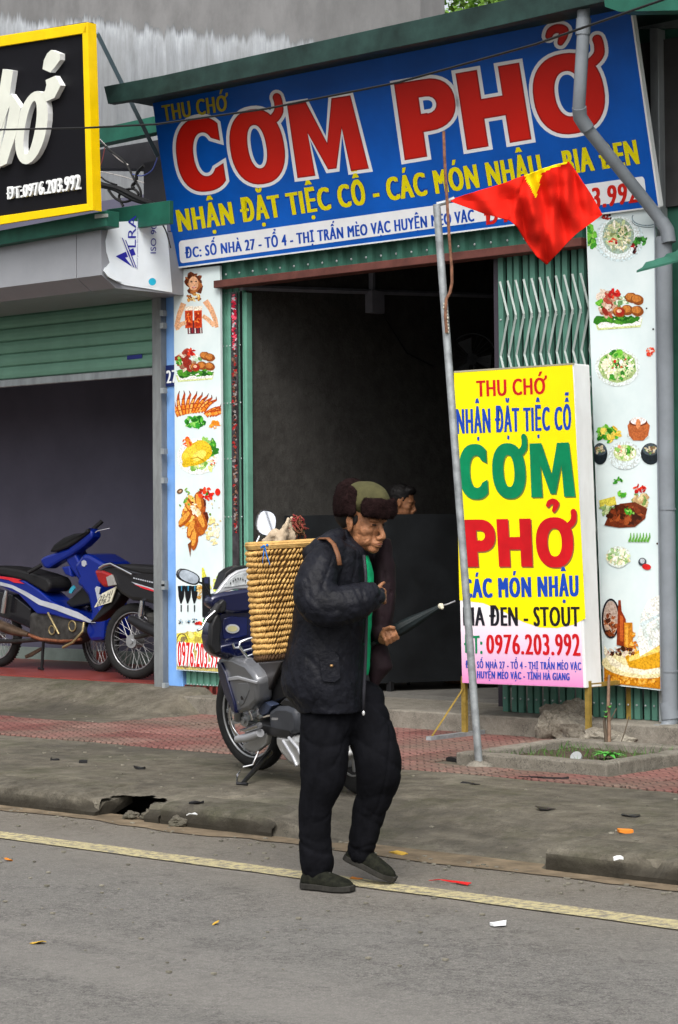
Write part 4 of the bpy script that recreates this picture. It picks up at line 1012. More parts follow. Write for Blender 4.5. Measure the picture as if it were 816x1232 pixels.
# beer still life
s.poly([(727, 800), (745, 808), (770, 812), (795, 806), (795.4, 829), (727, 821)], 'c07c14'); s.scatter(762, 817, 32, 6, ['d8962a', 'b87010', 'e8ac48', 'a8600c'], 60, 3)
s.el(770, 800, 46, 16, 'e6dcaa', 4, 24); 
s.poly([(727, 786), (735, 800), (750, 808), (772, 812), (795, 810), (795, 803), (772, 804), (750, 800), (736, 790), (727, 776)], 'f0ead0')
s.poly([(752, 790), (795, 770), (795, 803), (776, 806), (757, 803)], 'd8a01c'); s.poly([(757, 790), (795, 777), (795, 784), (757, 796)], 'f0d070')
s.poly([(767, 768), (772, 740), (780, 722), (795, 716), (795, 776), (770, 790)], 'e8ece8'); s.scatter(783, 752, 10, 22, ['f4f6f2', 'dfe6e2', 'cddad8'], 40, 6); s.poly([(770, 750), (795, 738), (795, 742), (771, 755)], 'c8d8dc')
s.ring(735, 744, 11, 24, 2.2, '242028', 0, 360, 26); s.el(735, 744, 9, 21, 'b8a498', 0, 20); s.scatter(735, 752, 7, 14, ['7a3a1c', '9a5028', '4a2414', 'c8a890'], 40, 3)
s.poly([(744, 722), (747, 722), (748, 735), (753, 745), (753, 778), (742, 776)], '8a3418'); s.poly([(746, 740), (750, 742), (750, 772), (746, 771)], 'c05c28')
s.poly([(751, 749), (761, 749), (762, 784), (751, 783)], 'c88020'); s.poly([(752.5, 753), (756, 753), (756, 780), (752.5, 780)], 'e8a840'); s.scatter(763, 772, 4, 12, GOLD, 20, 2.6)
s.scatter(748, 784, 20, 5, ['5a2c18', '8a5030', 'd8c8b8', '3a1c10'], 40, 2.6)
s.build(rbn)

# number plate
npl = thing('number_plate', 'dark blue house number plate half under the left banner', 'plate', PY(204, 465, YF - .02))
slab('plate', [(198, 440), (212, 438.5), (212.5, 464), (198.5, 465)], YF - .012, .006, mat('enamel_blue', (.01, .02, .10), .3), npl)
text('27', [(200, 446), (213, 445), (213, 460), (200.5, 461)], ((0, YF - .0125, 0), (0, -1, 0)), WHITE, npl, .18, .001)

# ================================================================== RIGHT EDGE: post, pipes, green sheet wall, small awning
gw = thing('sheet_wall', 'dark green corrugated metal wall at the far right', 'wall', (-6.5, 11.25, 0))
cm = MB(); xx = PY(772, 300, 10.99).x; pts = []
while xx < -3: pts += [(xx, 10.99), (xx + .11, 10.99), (xx + .13, 10.96), (xx + .17, 10.96), (xx + .19, 10.99)]; xx += .19
for i in range(len(pts) - 1):
    (a, b), (c, d) = pts[i], pts[i + 1]; cm.add([(a, b, 0), (c, d, 0), (c, d, 4.5), (a, b, 4.5)], [(0, 1, 2, 3)])
cm.build('sheet', GREEND, gw)
MB().box((-6.75, 10.93, 3.86), (-3, 10.955, 3.91)).build('rail', mat('grey_beam2', (.2, .22, .23), .6), gw)
po = thing('steel_post', 'grey square steel post between right banner and downpipe', 'post', PY(800, 880, 10.95))
slab('shaft', [(781.5, 34), (791.5, 34), (803, 880), (793, 880)], 10.9, .08, GALV, po, .003)
dp = thing('drainpipe', 'grey plastic drainpipe slanting across the blue board to the downpipe', 'pipe', PY(700, 20, 10.3))
P_ = [PY(702, 8, 10.2), PY(702.5, 30, 10.2), PY(699.5, 80, 10.2), PY(696.5, 130, 10.22), PY(697.5, 141, 10.25), PY(702, 149, 10.28), PY(740, 196, 10.5), PY(780, 246, 10.72), PY(799, 270, 10.8), PY(804, 279, 10.8), PY(805, 290, 10.8)]
smoothang(MB().tube(P_, .037, 14).build('pipe', PVC, dp))
smoothang(MB().tube([PY(702.5, 22, 10.2), PY(701.5, 42, 10.2)], .043, 14).build('coupling', PVC, dp))
smoothang(MB().tube([PY(697, 129, 10.22), PY(698, 141, 10.25), PY(707, 155, 10.3)], .042, 14).build('elbow', PVC, dp))
smoothang(MB().tube([PY(796, 266, 10.79), PY(803, 277, 10.8), PY(805, 292, 10.8)], .042, 14).build('elbow', PVC, dp))
MB().tube([PY(702, 2, 10.2), PY(702.5, 22, 10.2)], .03, 10).build('spigot', mat('weathered_spigot', (.2, .2, .18), .7), dp)
dw = thing('downpipe', 'thick grey downpipe ending in an open elbow at the pavement', 'pipe', PY(800, 884, 10.75))
smoothang(MB().tube([PY(799, 285, 10.82), PY(802, 560, 10.82), PY(806, 850, 10.82), PY(806, 868, 10.82), PY(803, 877, 10.80), PY(797, 881, 10.76), PY(790, 882, 10.7)], .048, 16, caps=False).build('pipe', PVC, dw), 60)
smoothang(MB().tube([PY(804, 845, 10.82), PY(806.5, 865, 10.82)], .053, 16).build('collar', PVC, dw))
MB().torus(PY(790, 882, 10.7), (PY(797, 881, 10.76) - PY(790, 882, 10.7)), .045, .006, 20, 6).build('rim', PVC, dw)
MB().tube([PY(790.5, 882, 10.71), PY(791, 882, 10.712)], .043, 14).build('mouth', BLACK, dw)
for y in (611, 806): smoothang(MB().tube([PY(802.5 + (y - 560) * .013, y, 10.82), PY(802.5 + (y - 560) * .013, y + 2.5, 10.82)], .051, 16).build('joint', PVC, dw))
aw = thing('awning_sheet', 'small dark corrugated green sheet jutting over the downpipe', 'awning', PY(800, 310, 10.4))
am = MB(); 
e0 = [(766, 328), (773, 324), (777, 318), (784, 319), (790, 314), (797, 314), (802, 308), (809, 309), (815, 303), (824, 303), (830, 296)]
fr = [PY(x, y, 10.15 + k * .05) for k, (x, y) in enumerate(e0)]; bk = [p + Vector((.25, .75, .20)) for p in fr]
for i in range(len(fr) - 1):
    a, b, c, d = fr[i], fr[i + 1], bk[i + 1], bk[i]; u = Vector((0, 0, .012))
    am.add([a, b, c, d, a + u, b + u, c + u, d + u], [(0, 3, 2, 1), (4, 5, 6, 7), (0, 1, 5, 4), (2, 3, 7, 6), (1, 2, 6, 5), (3, 0, 4, 7)])
am.build('sheet', GREEND, aw)

# ================================================================== INTERIOR THINGS
pa = thing('partition', 'glossy black half height partition inside the dark opening', 'partition', (-10, 11.6, FLZ))
PBLK = mat('dark_gloss_board', (.006, .007, .008), .6, spec=.12, var=.6, vscale=2.2, bump=.04, bscale=3)
pt_ = [(-10.58, 11.33), (-9.95, 11.42), (-9.83, 11.57), (-9.38, 12.3), (-9.1, 12.78), (-8.9, 13.1)]
mb = MB()
for i in range(len(pt_) - 1):
    (a, b), (c, d) = pt_[i], pt_[i + 1]; nrm = Vector((-(d - b), c - a, 0)).normalized() * .04
    mb.prism([(a, b, FLZ + .06), (c, d, FLZ + .06), (c + nrm.x, d + nrm.y, FLZ + .06), (a + nrm.x, b + nrm.y, FLZ + .06)], (0, 0, 1.18))
mb.build('board', PBLK, pa, fixn=True)
mb = MB()
for (a, b) in pt_: mb.box((a - .02, b + .005, FLZ), (a + .02, b + .04, FLZ + .07))
mb.build('feet', BLACKM, pa)
fa = thing('pedestal_fan', 'dark pedestal fan standing in the gloom of the room', 'fan', (PY(566, 500, 13.4).x, 13.4, FLZ))
fc = PY(568, 432, 13.4); fx = fa.location.x
FANM = mat('fan_grey', (.05, .055, .06), .5)
mb = MB(); mb.torus(fc, (.4, -1, 0), .20, .006, 32, 6)
for k in range(24):
    t = 2 * math.pi * k / 24; ax = Vector((.4, -1, 0)).normalized(); u = Vector((0, 0, 1)); v_ = ax.cross(u)
    mb.tube([fc + ax * .05, fc + (u * math.cos(t) + v_ * math.sin(t)) * .2], .002, 4)
mb.build('cage', FANM, fa)
mb = MB()
for k in range(3):
    t = 2 * math.pi * k / 3; d = u * math.cos(t) + v_ * math.sin(t); e = u * math.cos(t + .7) + v_ * math.sin(t + .7)
    mb.prism([fc, fc + d * .17, fc + e * .17 + ax * .02], ax * .003)
mb.build('blade', FANM, fa, fixn=True)
MB().tube([fc - ax * .14, fc], .045, 12).build('motor', FANM, fa)
MB().tube([(fx, 13.4, FLZ + .02), fc - ax * .08 + Vector((0, 0, -.03))], .015, 8).build('column', FANM, fa)
MB().tube([(fx, 13.4, FLZ), (fx, 13.4, FLZ + .025)], .2, 20).build('base', FANM, fa)

# ================================================================== LIGHT BOX SIGN
YX = PZ(558, 887, HP).y - .02
lx = thing('light_box_sign', 'yellow and pink restaurant light box with white sides on ochre legs', 'sign', PY(632, 885, YX))
la, lb_, lc = PY(546, 447, YX), PY(690, 437, YX), PY(705, 828, YX - .02)
nl = (lb_ - la).cross(lc - la).normalized()
if nl.y > 0: nl = -nl
PLX = (la, nl)
def onl(x, y, off=0): return PP(x, y, la + nl * off, nl)
def zl_(x, y): return (520 + x / 2.932, 420 + y / 2.932)
CLOTH = mat('white_canvas', (.56, .57, .56), .55, vscale=3, col2=(.72, .74, .75), bump=.35, bscale=7, stretch=(1, 1, .4))
cq = [(546, 447), (690, 437), (705, 828), (556, 822)]
MB().prism([onl(x, y, -.001) for x, y in cq], -nl * .165).build('case', CLOTH, lx, fixn=True, bevel=.006)
def mpink():
    n = NT('print_pink', .4); X, Y, Z = n.xyz()
    zt = onl(630, 725).z - lx.location.z; zb_ = onl(630, 826).z - lx.location.z
    t = n.math('DIVIDE', n.math('SUBTRACT', zt, Z), zt - zb_)
    return n.done(n.ramp(t, [(.15, (.74, .72, .74)), (.55, (.70, .48, .62)), (1, (.62, .20, .45))]))
YX_ = mat('print_yellow', (.78, .66, .0), .35, var=.03)
MB().prism([onl(x, y, .001) for x, y in [(546.3, 448), (686.5, 438), (702, 827), (556.3, 821.5)]], -nl * .0012).build('pink_print', mpink(), lx, fixn=True)
yp = [zl_(*p) for p in [(77, 82), (495, 55), (541, 950), (500, 972), (440, 984), (380, 982), (320, 962), (250, 925), (180, 896), (97, 886)]]
MB().prism([onl(x, y, .002) for x, y in yp], -nl * .0008).build('yellow_print', YX_, lx, fixn=True)
MB().prism([onl(x, y, .0035) for x, y in [(546, 446.5), (690.5, 436.5), (690.7, 438.5), (546, 448.5)]], -nl * .006).build('edge', mat('tarnish', (.3, .28, .2), .6), lx, fixn=True)
PL2 = (la + nl * .002, nl)
def zq(*p): return [zl_(*a) for a in p]
VR2 = mat('print_red', (.46, .006, .010), .35); VG2 = mat('print_green', (.0, .18, .07), .35); VB2 = mat('print_blue', (.008, .05, .36), .35); VK2 = mat('print_black', (.01, .01, .015), .35)
VSH = mat('print_shadow', (.22, .10, .03), .4); VSHG = mat('print_shadow_green', (.12, .16, .03), .4)
text('THU CHỚ', zq((155, 112), (398, 100), (400, 158), (157, 168)), PL2, VR2, lx, .16)
text('NHẬN ĐẶT TIỆC CỖ', zq((84, 212), (490, 203), (491, 284), (87, 299)), PL2, VB2, lx, .20)
def shq(q, dx=1.3, dy=1.6): return [(x + dx, y + dy) for x, y in q]
for wd, q_, m_, sh_ in (('CƠM', zq((92, 340), (488, 329), (505, 520), (99, 527)), VG2, VSHG), ('PHỞ', zq((110, 602), (496, 595), (500, 767), (122, 768)), VR2, VSH)):
    display(wd, shq(q_), PL2, sh_, None, lx, .0006); display(wd, q_, PL2, m_, None, lx, .0012)
text('CÁC MÓN NHẬU', zq((105, 812), (516, 798), (518, 872), (108, 878)), PL2, VB2, lx, .20)
text('BIA ĐEN - STOUT', zq((108, 911), (520, 909), (522, 978), (110, 975)), PL2, VK2, lx, .20)
text('ĐT:', zq((112, 1013), (177, 1010), (178, 1075), (113, 1071)), PL2, VG2, lx, .20)
text('0976.203.992', zq((190, 1008), (521, 1005), (524, 1082), (191, 1073)), PL2, VR2, lx, .19)
text('ĐC: SỐ NHÀ 27 - TỔ 4 - THỊ TRẤN MÈO VẠC', zq((117, 1101), (526, 1105), (526, 1132), (118, 1124)), PL2, VB2, lx, .16)
text('HUYỆN MÈO VẠC - TỈNH HÀ GIANG', zq((158, 1136), (485, 1143), (485, 1168), (158, 1161)), PL2, VB2, lx, .16)
for (x, ya, dpt, yb) in ((558, 820, .01, 888), (707, 826, .01, 889)):
    p = PY(x, yb, YX + dpt); t = onl(x, ya); 
    MB().box((p.x - .016, YX + .01, HP), (p.x + .016, YX + .035, t.z + .03)).build('leg', BRASS, lx)
    MB().box((p.x - .016, YX + .44 if x < 600 else YX + .44, HP), (p.x + .016, YX + .465, t.z + .03)).build('leg', BRASS, lx)
    MB().box((p.x - .02, YX - .33, HP + .002), (p.x + .02, YX + .62, HP + .032)).build('foot_bar', POLE if x < 600 else BRASS, lx)
    if x < 600: MB().tube([(p.x, YX - .30, HP + .03), (p.x, YX + .01, HP + .30)], .006, 5).build('brace', BRASS, lx)
    else: MB().tube([(p.x, YX + .60, HP + .03), (p.x, YX + .47, HP + .28)], .006, 5).build('brace', BRASS, lx)
    MB().box((p.x - .012, YX + .03, t.z - .01), (p.x + .012, YX + .46, t.z + .015)).build('rail', BRASS, lx)

# ================================================================== FLAG, POLE, ROD
YPO = PZ(577, 925, HP).y
pb = PZ(577, 923, HP)
po2 = thing('flag_pole', 'thin leaning grey pole in front of the yellow light box', 'pole', pb)
top = PP(525.5, 246, pb, FWH)
smoothang(MB().tube([pb + Vector((0, 0, -.02)), top], .0215, 10).build('shaft', POLE, po2))
MB().tube([top, PP(536, 243.5, pb, FWH), PP(547, 239, pb, FWH)], .013, 8).build('arm', POLE, po2)
ft = MB(); ft.ell(pb + Vector((0, 0, .0)), (.085, .07, .035), nu=14, nv=8); me = ft.mesh('foot', True)
for v in me.vertices: v.co += v.co.normalized() * .0 + Vector((noise.noise(v.co * 18), noise.noise(v.co * 18 + Vector((5, 5, 5))), noise.noise(v.co * 22))) * .018
link('foot', me, STEPC, po2)
tie = MB()
for k in range(9):
    y = 366 + k * 4.2; c_ = PP(535.5 + k * .32 + random.uniform(-.4, .9), y, pb - FWH * .02, FWH); tie.ell(c_, (.013, .013, .01), nu=7, nv=5)
tie.build('string_knots', mat('old_string', (.45, .42, .34), .9), po2)
rod = thing('rusty_rod', 'thin rusty wire rod tied upright to the leaning pole', 'rod', PP(541, 370, pb, FWH))
rp = [(534, 158), (535, 190), (538, 240), (541, 290), (543.5, 320), (544, 340), (541.5, 352), (537, 360), (536, 380), (537.5, 400)]
smoothang(MB().tube([PP(x, y, pb - FWH * .035, FWH) for x, y in rp], .0085, 7).build('wire', RUST, rod))
# flag cloth
FRED = mat('flag_red', (.56, .013, .006), .85, var=.06, vscale=3, spec=.1); FYEL = mat('flag_yellow', (.80, .62, .0), .6)
topl = [(541, 240.5), (560, 234), (585, 227), (610, 219), (634, 210), (655, 202), (672, 197), (684, 194.5), (694, 207), (706, 226), (716, 242), (725, 258)]
botl = [(541, 242), (560, 249), (580, 256), (600, 262), (614, 266), (622, 273), (632, 290), (646, 309), (658, 319), (677, 298), (694, 281), (725, 258.5)]
fp = PP(541, 241, pb, FWH)
def lerpl(L_, t):
    t *= len(L_) - 1; i = min(int(t), len(L_) - 2); f_ = t - i; return (L_[i][0] + (L_[i + 1][0] - L_[i][0]) * f_, L_[i][1] + (L_[i + 1][1] - L_[i][1]) * f_)
fl_ = thing('flag', 'crumpled red flag with yellow star point hanging from the thin pole', 'flag', fp)
NU, NV = 90, 50; vs = []
for i in range(NU + 1):
    for j in range(NV + 1):
        u_, v_ = i / NU, j / NV; a = lerpl(topl, u_); b = lerpl(botl, u_)
        x = a[0] + (b[0] - a[0]) * v_; y = a[1] + (b[1] - a[1]) * v_
        # folds run down and to the right, from the top edge
        s1 = (x - 600) * .78 - (y - 240) * .42; s2 = (x - 684) * .95 - (y - 200) * .12
        env = min(1, 4 * u_ * (1 - u_) + .1)
        d = .045 * math.sin(s1 * .17 + .9 * noise.noise((x * .03, y * .03, 0))) * min(1, v_ * 2) + .03 * math.sin(s2 * .30 + 1.2 * noise.noise((x * .04, y * .02, 4))) * (u_ > .35)
        d += .015 * noise.noise((x * .09, y * .06, 8))
        vs.append(PP(x, y, pb + FWH * (env * d - .05 * math.sin(u_ * 5)), FWH))
fs = [(i * (NV + 1) + j, (i + 1) * (NV + 1) + j, (i + 1) * (NV + 1) + j + 1, i * (NV + 1) + j + 1) for i in range(NU) for j in range(NV)]
fme = MB().add(vs, fs).mesh('cloth', True); fme.materials.append(FRED)
star = [(628, 207), (680, 194), (684, 196), (664, 201.5), (652, 207), (644, 237)]
fo = link('cloth', fme, None, fl_)
sd_ = fo.modifiers.new('solid', 'SOLIDIFY'); sd_.thickness = .003
# star point printed on the cloth: faces whose pixel position falls in the star
def inside(p, q):
    c = False; n = len(q)
    for i in range(n):
        (x1_, y1_), (x2_, y2_) = q[i - 1], q[i]
        if (y1_ > p[1]) != (y2_ > p[1]) and p[0] < (x2_ - x1_) * (p[1] - y1_) / (y2_ - y1_) + x1_: c = not c
    return c
fme.materials.append(FYEL); star = [(629, 205), (684, 192), (682, 197), (665, 202), (653, 208), (649, 222), (644, 238), (637, 224)]
for p in fme.polygons:
    px_ = [0, 0]
    for vi in p.vertices:
        i, j = divmod(vi, NV + 1); u_, v_ = i / NU, j / NV; a = lerpl(topl, u_); b = lerpl(botl, u_); px_[0] += (a[0] + (b[0] - a[0]) * v_) / 4; px_[1] += (a[1] + (b[1] - a[1]) * v_) / 4
    if inside(px_, star): p.material_index = 1

# overhead cable
cbt = thing('overhead_cable', 'thin black cable sagging across the front of the boards', 'cable', PY(300, 140, 8.3))
cp = [(-200, 158), (0, 156), (100, 154), (188, 149.5), (320, 131), (480, 99), (645, 53), (797, 0), (900, -40)]
P_ = []
for i in range(len(cp) - 1):
    for k in range(6): t = k / 6; P_.append(PY(cp[i][0] + (cp[i + 1][0] - cp[i][0]) * t, cp[i][1] + (cp[i + 1][1] - cp[i][1]) * t, 8.3))
MB().tube(P_, .006, 6).build('wire', CABLE, cbt)
# tangle of cables behind the yellow sign
tg = thing('cable_tangle', 'tangle of black cables in the gap beside the yellow sign', 'cable', PY(150, 230, 10.9))
def wire(pts, r, m_=CABLE, Y=10.9):
    pts = [z6(*p) for p in pts]; Q = []
    for i in range(len(pts) - 1):
        p0, p1, p2, p3 = pts[max(i - 1, 0)], pts[i], pts[i + 1], pts[min(i + 2, len(pts) - 1)]
        for k in range(6):
            t = k / 6; Q.append(tuple(.5 * (2 * p1[j] + (p2[j] - p0[j]) * t + (2 * p0[j] - 5 * p1[j] + 4 * p2[j] - p3[j]) * t * t + (3 * p1[j] - p0[j] - 3 * p2[j] + p3[j]) * t ** 3) for j in (0, 1)))
    Q.append(pts[-1]); MB().tube([PY(x, y, Y) for x, y in Q], r, 6).build('wire', m_, tg)
wire([(20, 400), (80, 425), (200, 455), (330, 520), (450, 570)], .022); wire([(30, 430), (160, 455), (300, 530), (420, 560)], .016)
wire([(120, 460), (170, 520), (240, 545), (330, 500), (300, 455), (230, 465), (195, 510), (225, 575)], .010)
wire([(60, 110), (130, 180), (240, 270), (300, 380), (345, 460), (350, 530)], .009); wire([(60, 105), (180, 230), (260, 285)], .006, mat('pale_wire', (.4, .38, .36), .6))
wire([(370, 290), (325, 340), (315, 400), (290, 430), (300, 450)], .013); wire([(60, 330), (200, 360), (370, 410)], .004, MATS['pale_wire']); wire([(95, 160), (80, 240), (60, 300)], .004, mat('red_wire', (.2, .05, .05), .6))
wire([(465, 235), (430, 320), (360, 360), (290, 350)], .005, mat('blue_wire', (.06, .08, .25), .6)); wire([(70, 370), (110, 400), (180, 425)], .007)
wire([(500, 700), (530, 760), (560, 870)], .005, CABLE, 10.5)

# ================================================================== PLANTER, PLANTS, ROCK
pc0 = PZ(723, 935, HP); pc1 = PZ(556, 918, HP); pY0 = (pc0.y + pc1.y) / 2; pX0, pX1 = pc1.x, pc0.x; pY1 = pY0 + 1.02; ph = .065
pn = thing('planter', 'low square concrete planter kerb with soil and weeds', 'planter', (pX1, pY0, HP))
def kb(x0, y0, x1, y1):
    mb = MB(); nx = max(2, int(max(x1 - x0, y1 - y0) / .06))
    along = (x1 - x0) > (y1 - y0)
    rings = []
    for i in range(nx + 1):
        t = i / nx; j = lambda k: .006 * noise.noise((t * 9 + k * 3.3, x0 * 2 + k, y0))
        if along: X = x0 + (x1 - x0) * t; rings.append([(X, y0 + j(1), HP - .03), (X, y0 + j(1), HP + ph + j(2)), (X, y1 + j(3), HP + ph + j(4)), (X, y1 + j(3), HP - .03)])
        else: Y_ = y0 + (y1 - y0) * t; rings.append([(x0 + j(1), Y_, HP - .03), (x0 + j(1), Y_, HP + ph + j(2)), (x1 + j(3), Y_, HP + ph + j(4)), (x1 + j(3), Y_, HP - .03)])
    vs = [p for r in rings for p in r]
    fs = [(i * 4 + k, i * 4 + (k + 1) % 4, (i + 1) * 4 + (k + 1) % 4, (i + 1) * 4 + k) for i in range(nx) for k in range(4)] + [(0, 1, 2, 3), (nx * 4 + 3, nx * 4 + 2, nx * 4 + 1, nx * 4)]
    mb.add(vs, fs).build('kerb', STEPC, pn, fixn=True, bevel=.01)
kw = .11
kb(pX0, pY0, pX1, pY0 + kw); kb(pX0, pY1 - kw, pX1, pY1); kb(pX0, pY0 + kw + .002, pX0 + kw, pY1 - kw - .002); kb(pX1 - kw, pY0 + kw + .002, pX1, pY1 - kw - .002)
mb = MB(); nn = 24
vs = [(pX0 + .05 + (pX1 - pX0 - .1) * i / nn, pY0 + .05 + .92 * j / nn, HP + .022 + .02 * noise.noise((i * .5, j * .5, 0)) + .01 * noise.noise((i * 1.5, j * 1.5, 3))) for j in range(nn + 1) for i in range(nn + 1)]
mb.add(vs, [(j * (nn + 1) + i, j * (nn + 1) + i + 1, (j + 1) * (nn + 1) + i + 1, (j + 1) * (nn + 1) + i) for j in range(nn) for i in range(nn)]).build('soil', SOIL, pn, smooth=True)
def rock(name, label, c_, r_, seed, cat='rock', m_=ROCK):
    bm = bmesh.new(); bmesh.ops.create_icosphere(bm, subdivisions=4, radius=1)
    for v in bm.verts:
        n_ = noise.noise(v.co * 1.1 + Vector((seed, 0, 0))) * .5 + abs(noise.noise(v.co * 2.4 + Vector((0, seed, 0)))) * -.35 + noise.noise(v.co * 7) * .07
        v.co = v.co * (1 + n_); v.co = Vector((v.co.x * r_[0], v.co.y * r_[1], max(v.co.z, -.6) * r_[2]))
    me = bpy.data.meshes.new(name); bm.to_mesh(me); bm.free(); me.polygons.foreach_set('use_smooth', [True] * len(me.polygons))
    try: me.set_sharp_from_angle(angle=R(28))
    except Exception: pass
    o = link(name, me, m_); o.location = c_; return tag(o, label, cat)
p = PZ(679, 890, HP); rock('rock', 'rough grey boulder behind the planter under the yellow light box', (p.x, p.y + .05, HP + .085), (.21, .15, .16), 3)
p = PY(745, 868, 10.6); rock('rock', 'dark flat stone lying against the step behind the planter', (p.x, 10.45, HP + .03), (.22, .12, .085), 9)
# dead stem with leaves, small green plant
sb_ = PZ(728, 900, HP + .03); sp = thing('dead_stem', 'dry brown twig standing in the planter with few leaves', 'plant', sb_)
def stem(pts, r, m_): smoothang(MB().tube([PP(x, y, sb_, FWH) for x, y in pts], r, 6).build('stem', m_, sp))
stem([(733, 905), (733, 880), (732, 850), (732.5, 820), (733, 812)], [.012, .011, .010, .008, .006], mat('dry_stem', (.20, .13, .09), .9, var=.4, vscale=20))
stem([(731, 905), (729, 885), (727, 868), (729, 858)], [.012, .011, .009, .006], MATS['bark'])
stem([(733, 870), (737, 862), (742, 852)], .004, MATS['bark']); stem([(745, 900), (752, 880), (757, 862)], .003, MATS['bark']); stem([(731, 862), (735, 850), (730, 838)], .004, MATS['bark'])
def leafp(base, d, L_, W_, m_, par, droop=.25):
    d = Vector(d).normalized(); sd = d.cross(Vector((0, 0, 1))).normalized(); mb = MB(); n = 6; up_ = sd.cross(d)
    for i in range(n + 1):
        t = i / n; wv = W_ * math.sin(math.pi * min(.97, t * .9 + .06)); c_ = base + d * L_ * t - Vector((0, 0, droop * L_ * t * t))
        mb.v += [tuple(c_ - sd * wv + up_ * wv * .3), tuple(c_), tuple(c_ + sd * wv + up_ * wv * .3)]
        if i: k = 3 * i; mb.f += [(k - 3, k, k + 1, k - 2), (k - 2, k + 1, k + 2, k - 1)]
    mb.build('leaf', m_, par, smooth=True)
for x, y in ((728, 856), (732, 850), (729, 862)): leafp(PP(x, y, sb_, FWH), (random.uniform(-1, 1), -1, .3), .06, .014, LEAF2, sp)
gpl = thing('weed', 'bright green leafy weed growing in the planter corner', 'plant', PZ(731, 912, HP + .03))
for k in range(16):
    a = k * 2.4; leafp(gpl.location + Vector((0, 0, .01)), (math.cos(a), math.sin(a), .35 + .5 * random.random()), random.uniform(.07, .12), .014, LEAF2, gpl, .4)
gm = MB()
for k in range(160):
    b_ = Vector((random.uniform(pX0 + .12, pX1 - .12), random.uniform(pY0 + .12, pY1 - .15), HP + .03)); a = random.uniform(0, 6.28); l = random.uniform(.02, .06)
    gm.add([b_, b_ + Vector((.006, 0, 0)), b_ + Vector((math.cos(a) * l * .6, math.sin(a) * l * .6, l))], [(0, 1, 2)])
gm.build('grass', LEAF, kind='stuff')
cu_ = PZ(694, 912, HP + .05); cup = thing('plastic_lid', 'small white plastic lid tipped on the planter soil', 'lid', cu_)
MB().tube([cu_, cu_ + Vector((.003, -.012, .01))], .032, 18).build('disc', mat('lid_plastic', (.24, .25, .25), .4), cup)

# litter
def scrap(name, label, cat, px_, py_, pts, z, m_, h=.0025, curl=.015):
    c_ = PZ(px_, py_, z); mb = MB(); mb.prism([c_ + Vector((x, y, curl * noise.noise((x * 30, y * 30, px_)))) for x, y in pts], (0, 0, h))
    return tag(mb.build(name, m_, fixn=True), label, cat)
LB = mat('litter_black', (.012, .012, .013), .5); LO = mat('litter_orange', (.55, .18, .02), .6); LR = mat('litter_red', (.45, .015, .015), .4); LW = mat('litter_white', (.7, .72, .72), .5); LY = mat('litter_yellow', (.45, .28, .04), .7)
def blobp(r, n=9, e=1.0): return [(r * (1 + random.uniform(-.4, .4)) * math.cos(2 * math.pi * i / n) * e, r * (1 + random.uniform(-.4, .4)) * math.sin(2 * math.pi * i / n)) for i in range(n)]
scrap('wrapper', 'thin red plastic wrapper on the road right of the yellow line', 'litter', 541, 1061, [(-.11, .004), (-.05, -.006), (.0, .004), (.04, -.008), (.10, -.012), (.10, .012), (.03, .008), (-.04, .002)], .004, LR)
scrap('scrap_paper', 'small white scrap on the grey road right of the shoes', 'litter', 601, 1113, blobp(.03, 8, 1.2), .003, LW, .01)
scrap('scrap_paper', 'white crumpled scrap on top of the right kerb block', 'litter', 744, 1033, blobp(.02, 7), .09, LW, .01)
scrap('leaf', 'orange leaf on the pavement left of the right kerb', 'leaf', 752, 1001, blobp(.03, 8, 1.3), HP, LO, .012)
scrap('leaf', 'orange leaf lying on the road by the walking shoe', 'leaf', 428, 1057, blobp(.02, 7, 1.4), .003, LO)
scrap('leaf', 'yellow leaf on the road at the left foreground', 'leaf', 46, 1134, blobp(.022, 8, 1.4), .002, LY)
scrap('leaf', 'brown leaf on the grey road left of the man', 'leaf', 259, 1111, blobp(.014, 7), .002, LY)
scrap('leaf', 'dry yellow leaf by the gutter behind the walking shoe', 'leaf', 482, 1027, blobp(.035, 8, 1.5), .003, LY)
scrap('leaf', 'tiny orange leaf near the left end of the yellow line', 'leaf', 10, 1035, blobp(.014, 7, 1.4), .002, LO)
scrap('black_rag', 'long black rag lying on the pavement before the planter', 'litter', 652, 938, [(-.12, -.04), (-.03, .0), (.02, -.01), (.10, .03), (.13, .055), (.08, .05), (.02, .02), (-.05, .02)], HP, LB, .014)
scrap('black_rag', 'black plastic scrap on the pavement left of the flag pole', 'litter', 563, 943, blobp(.04, 9, 1.5), HP, LB)
scrap('black_rag', 'flat black scrap on concrete below the yellow light box', 'litter', 655, 973, blobp(.028, 8, 1.7), HP, LB)
scrap('black_rag', 'black scrap at the right end of the concrete apron', 'litter', 760, 981, blobp(.028, 8, 1.5), HP, LB)
scrap('black_rag', 'black tangled scrap beside the foot of the flag pole', 'litter', 548, 916, blobp(.04, 9, 1.4), HP, LB, .02)
p = PZ(236, 968, .05)
scrap('black_rag', 'black and white plastic caught in the kerb crack', 'litter', 236, 966, blobp(.035, 9, 1.0), .105, LB, .008)
scrap('scrap_paper', 'white strip of paper stuck in the cracked kerb', 'litter', 232, 979, [(-.010, -.03), (.008, -.03), (.010, .02), (-.006, .02)], .118, LW, .004)
for k, (x, y, w_) in enumerate(((66, 915, 'dark'), (100, 918, 'dark'), (168, 925, 'dark'))):
    scrap('pebble', ['dark pebble at the left of the concrete pavement', 'second dark pebble from the left on the pavement', 'dark pebble on pavement above the broken kerb'][k], 'pebble', x, y, blobp(.022, 7, 1.3), HP, LB, .012)
dbm = MB()
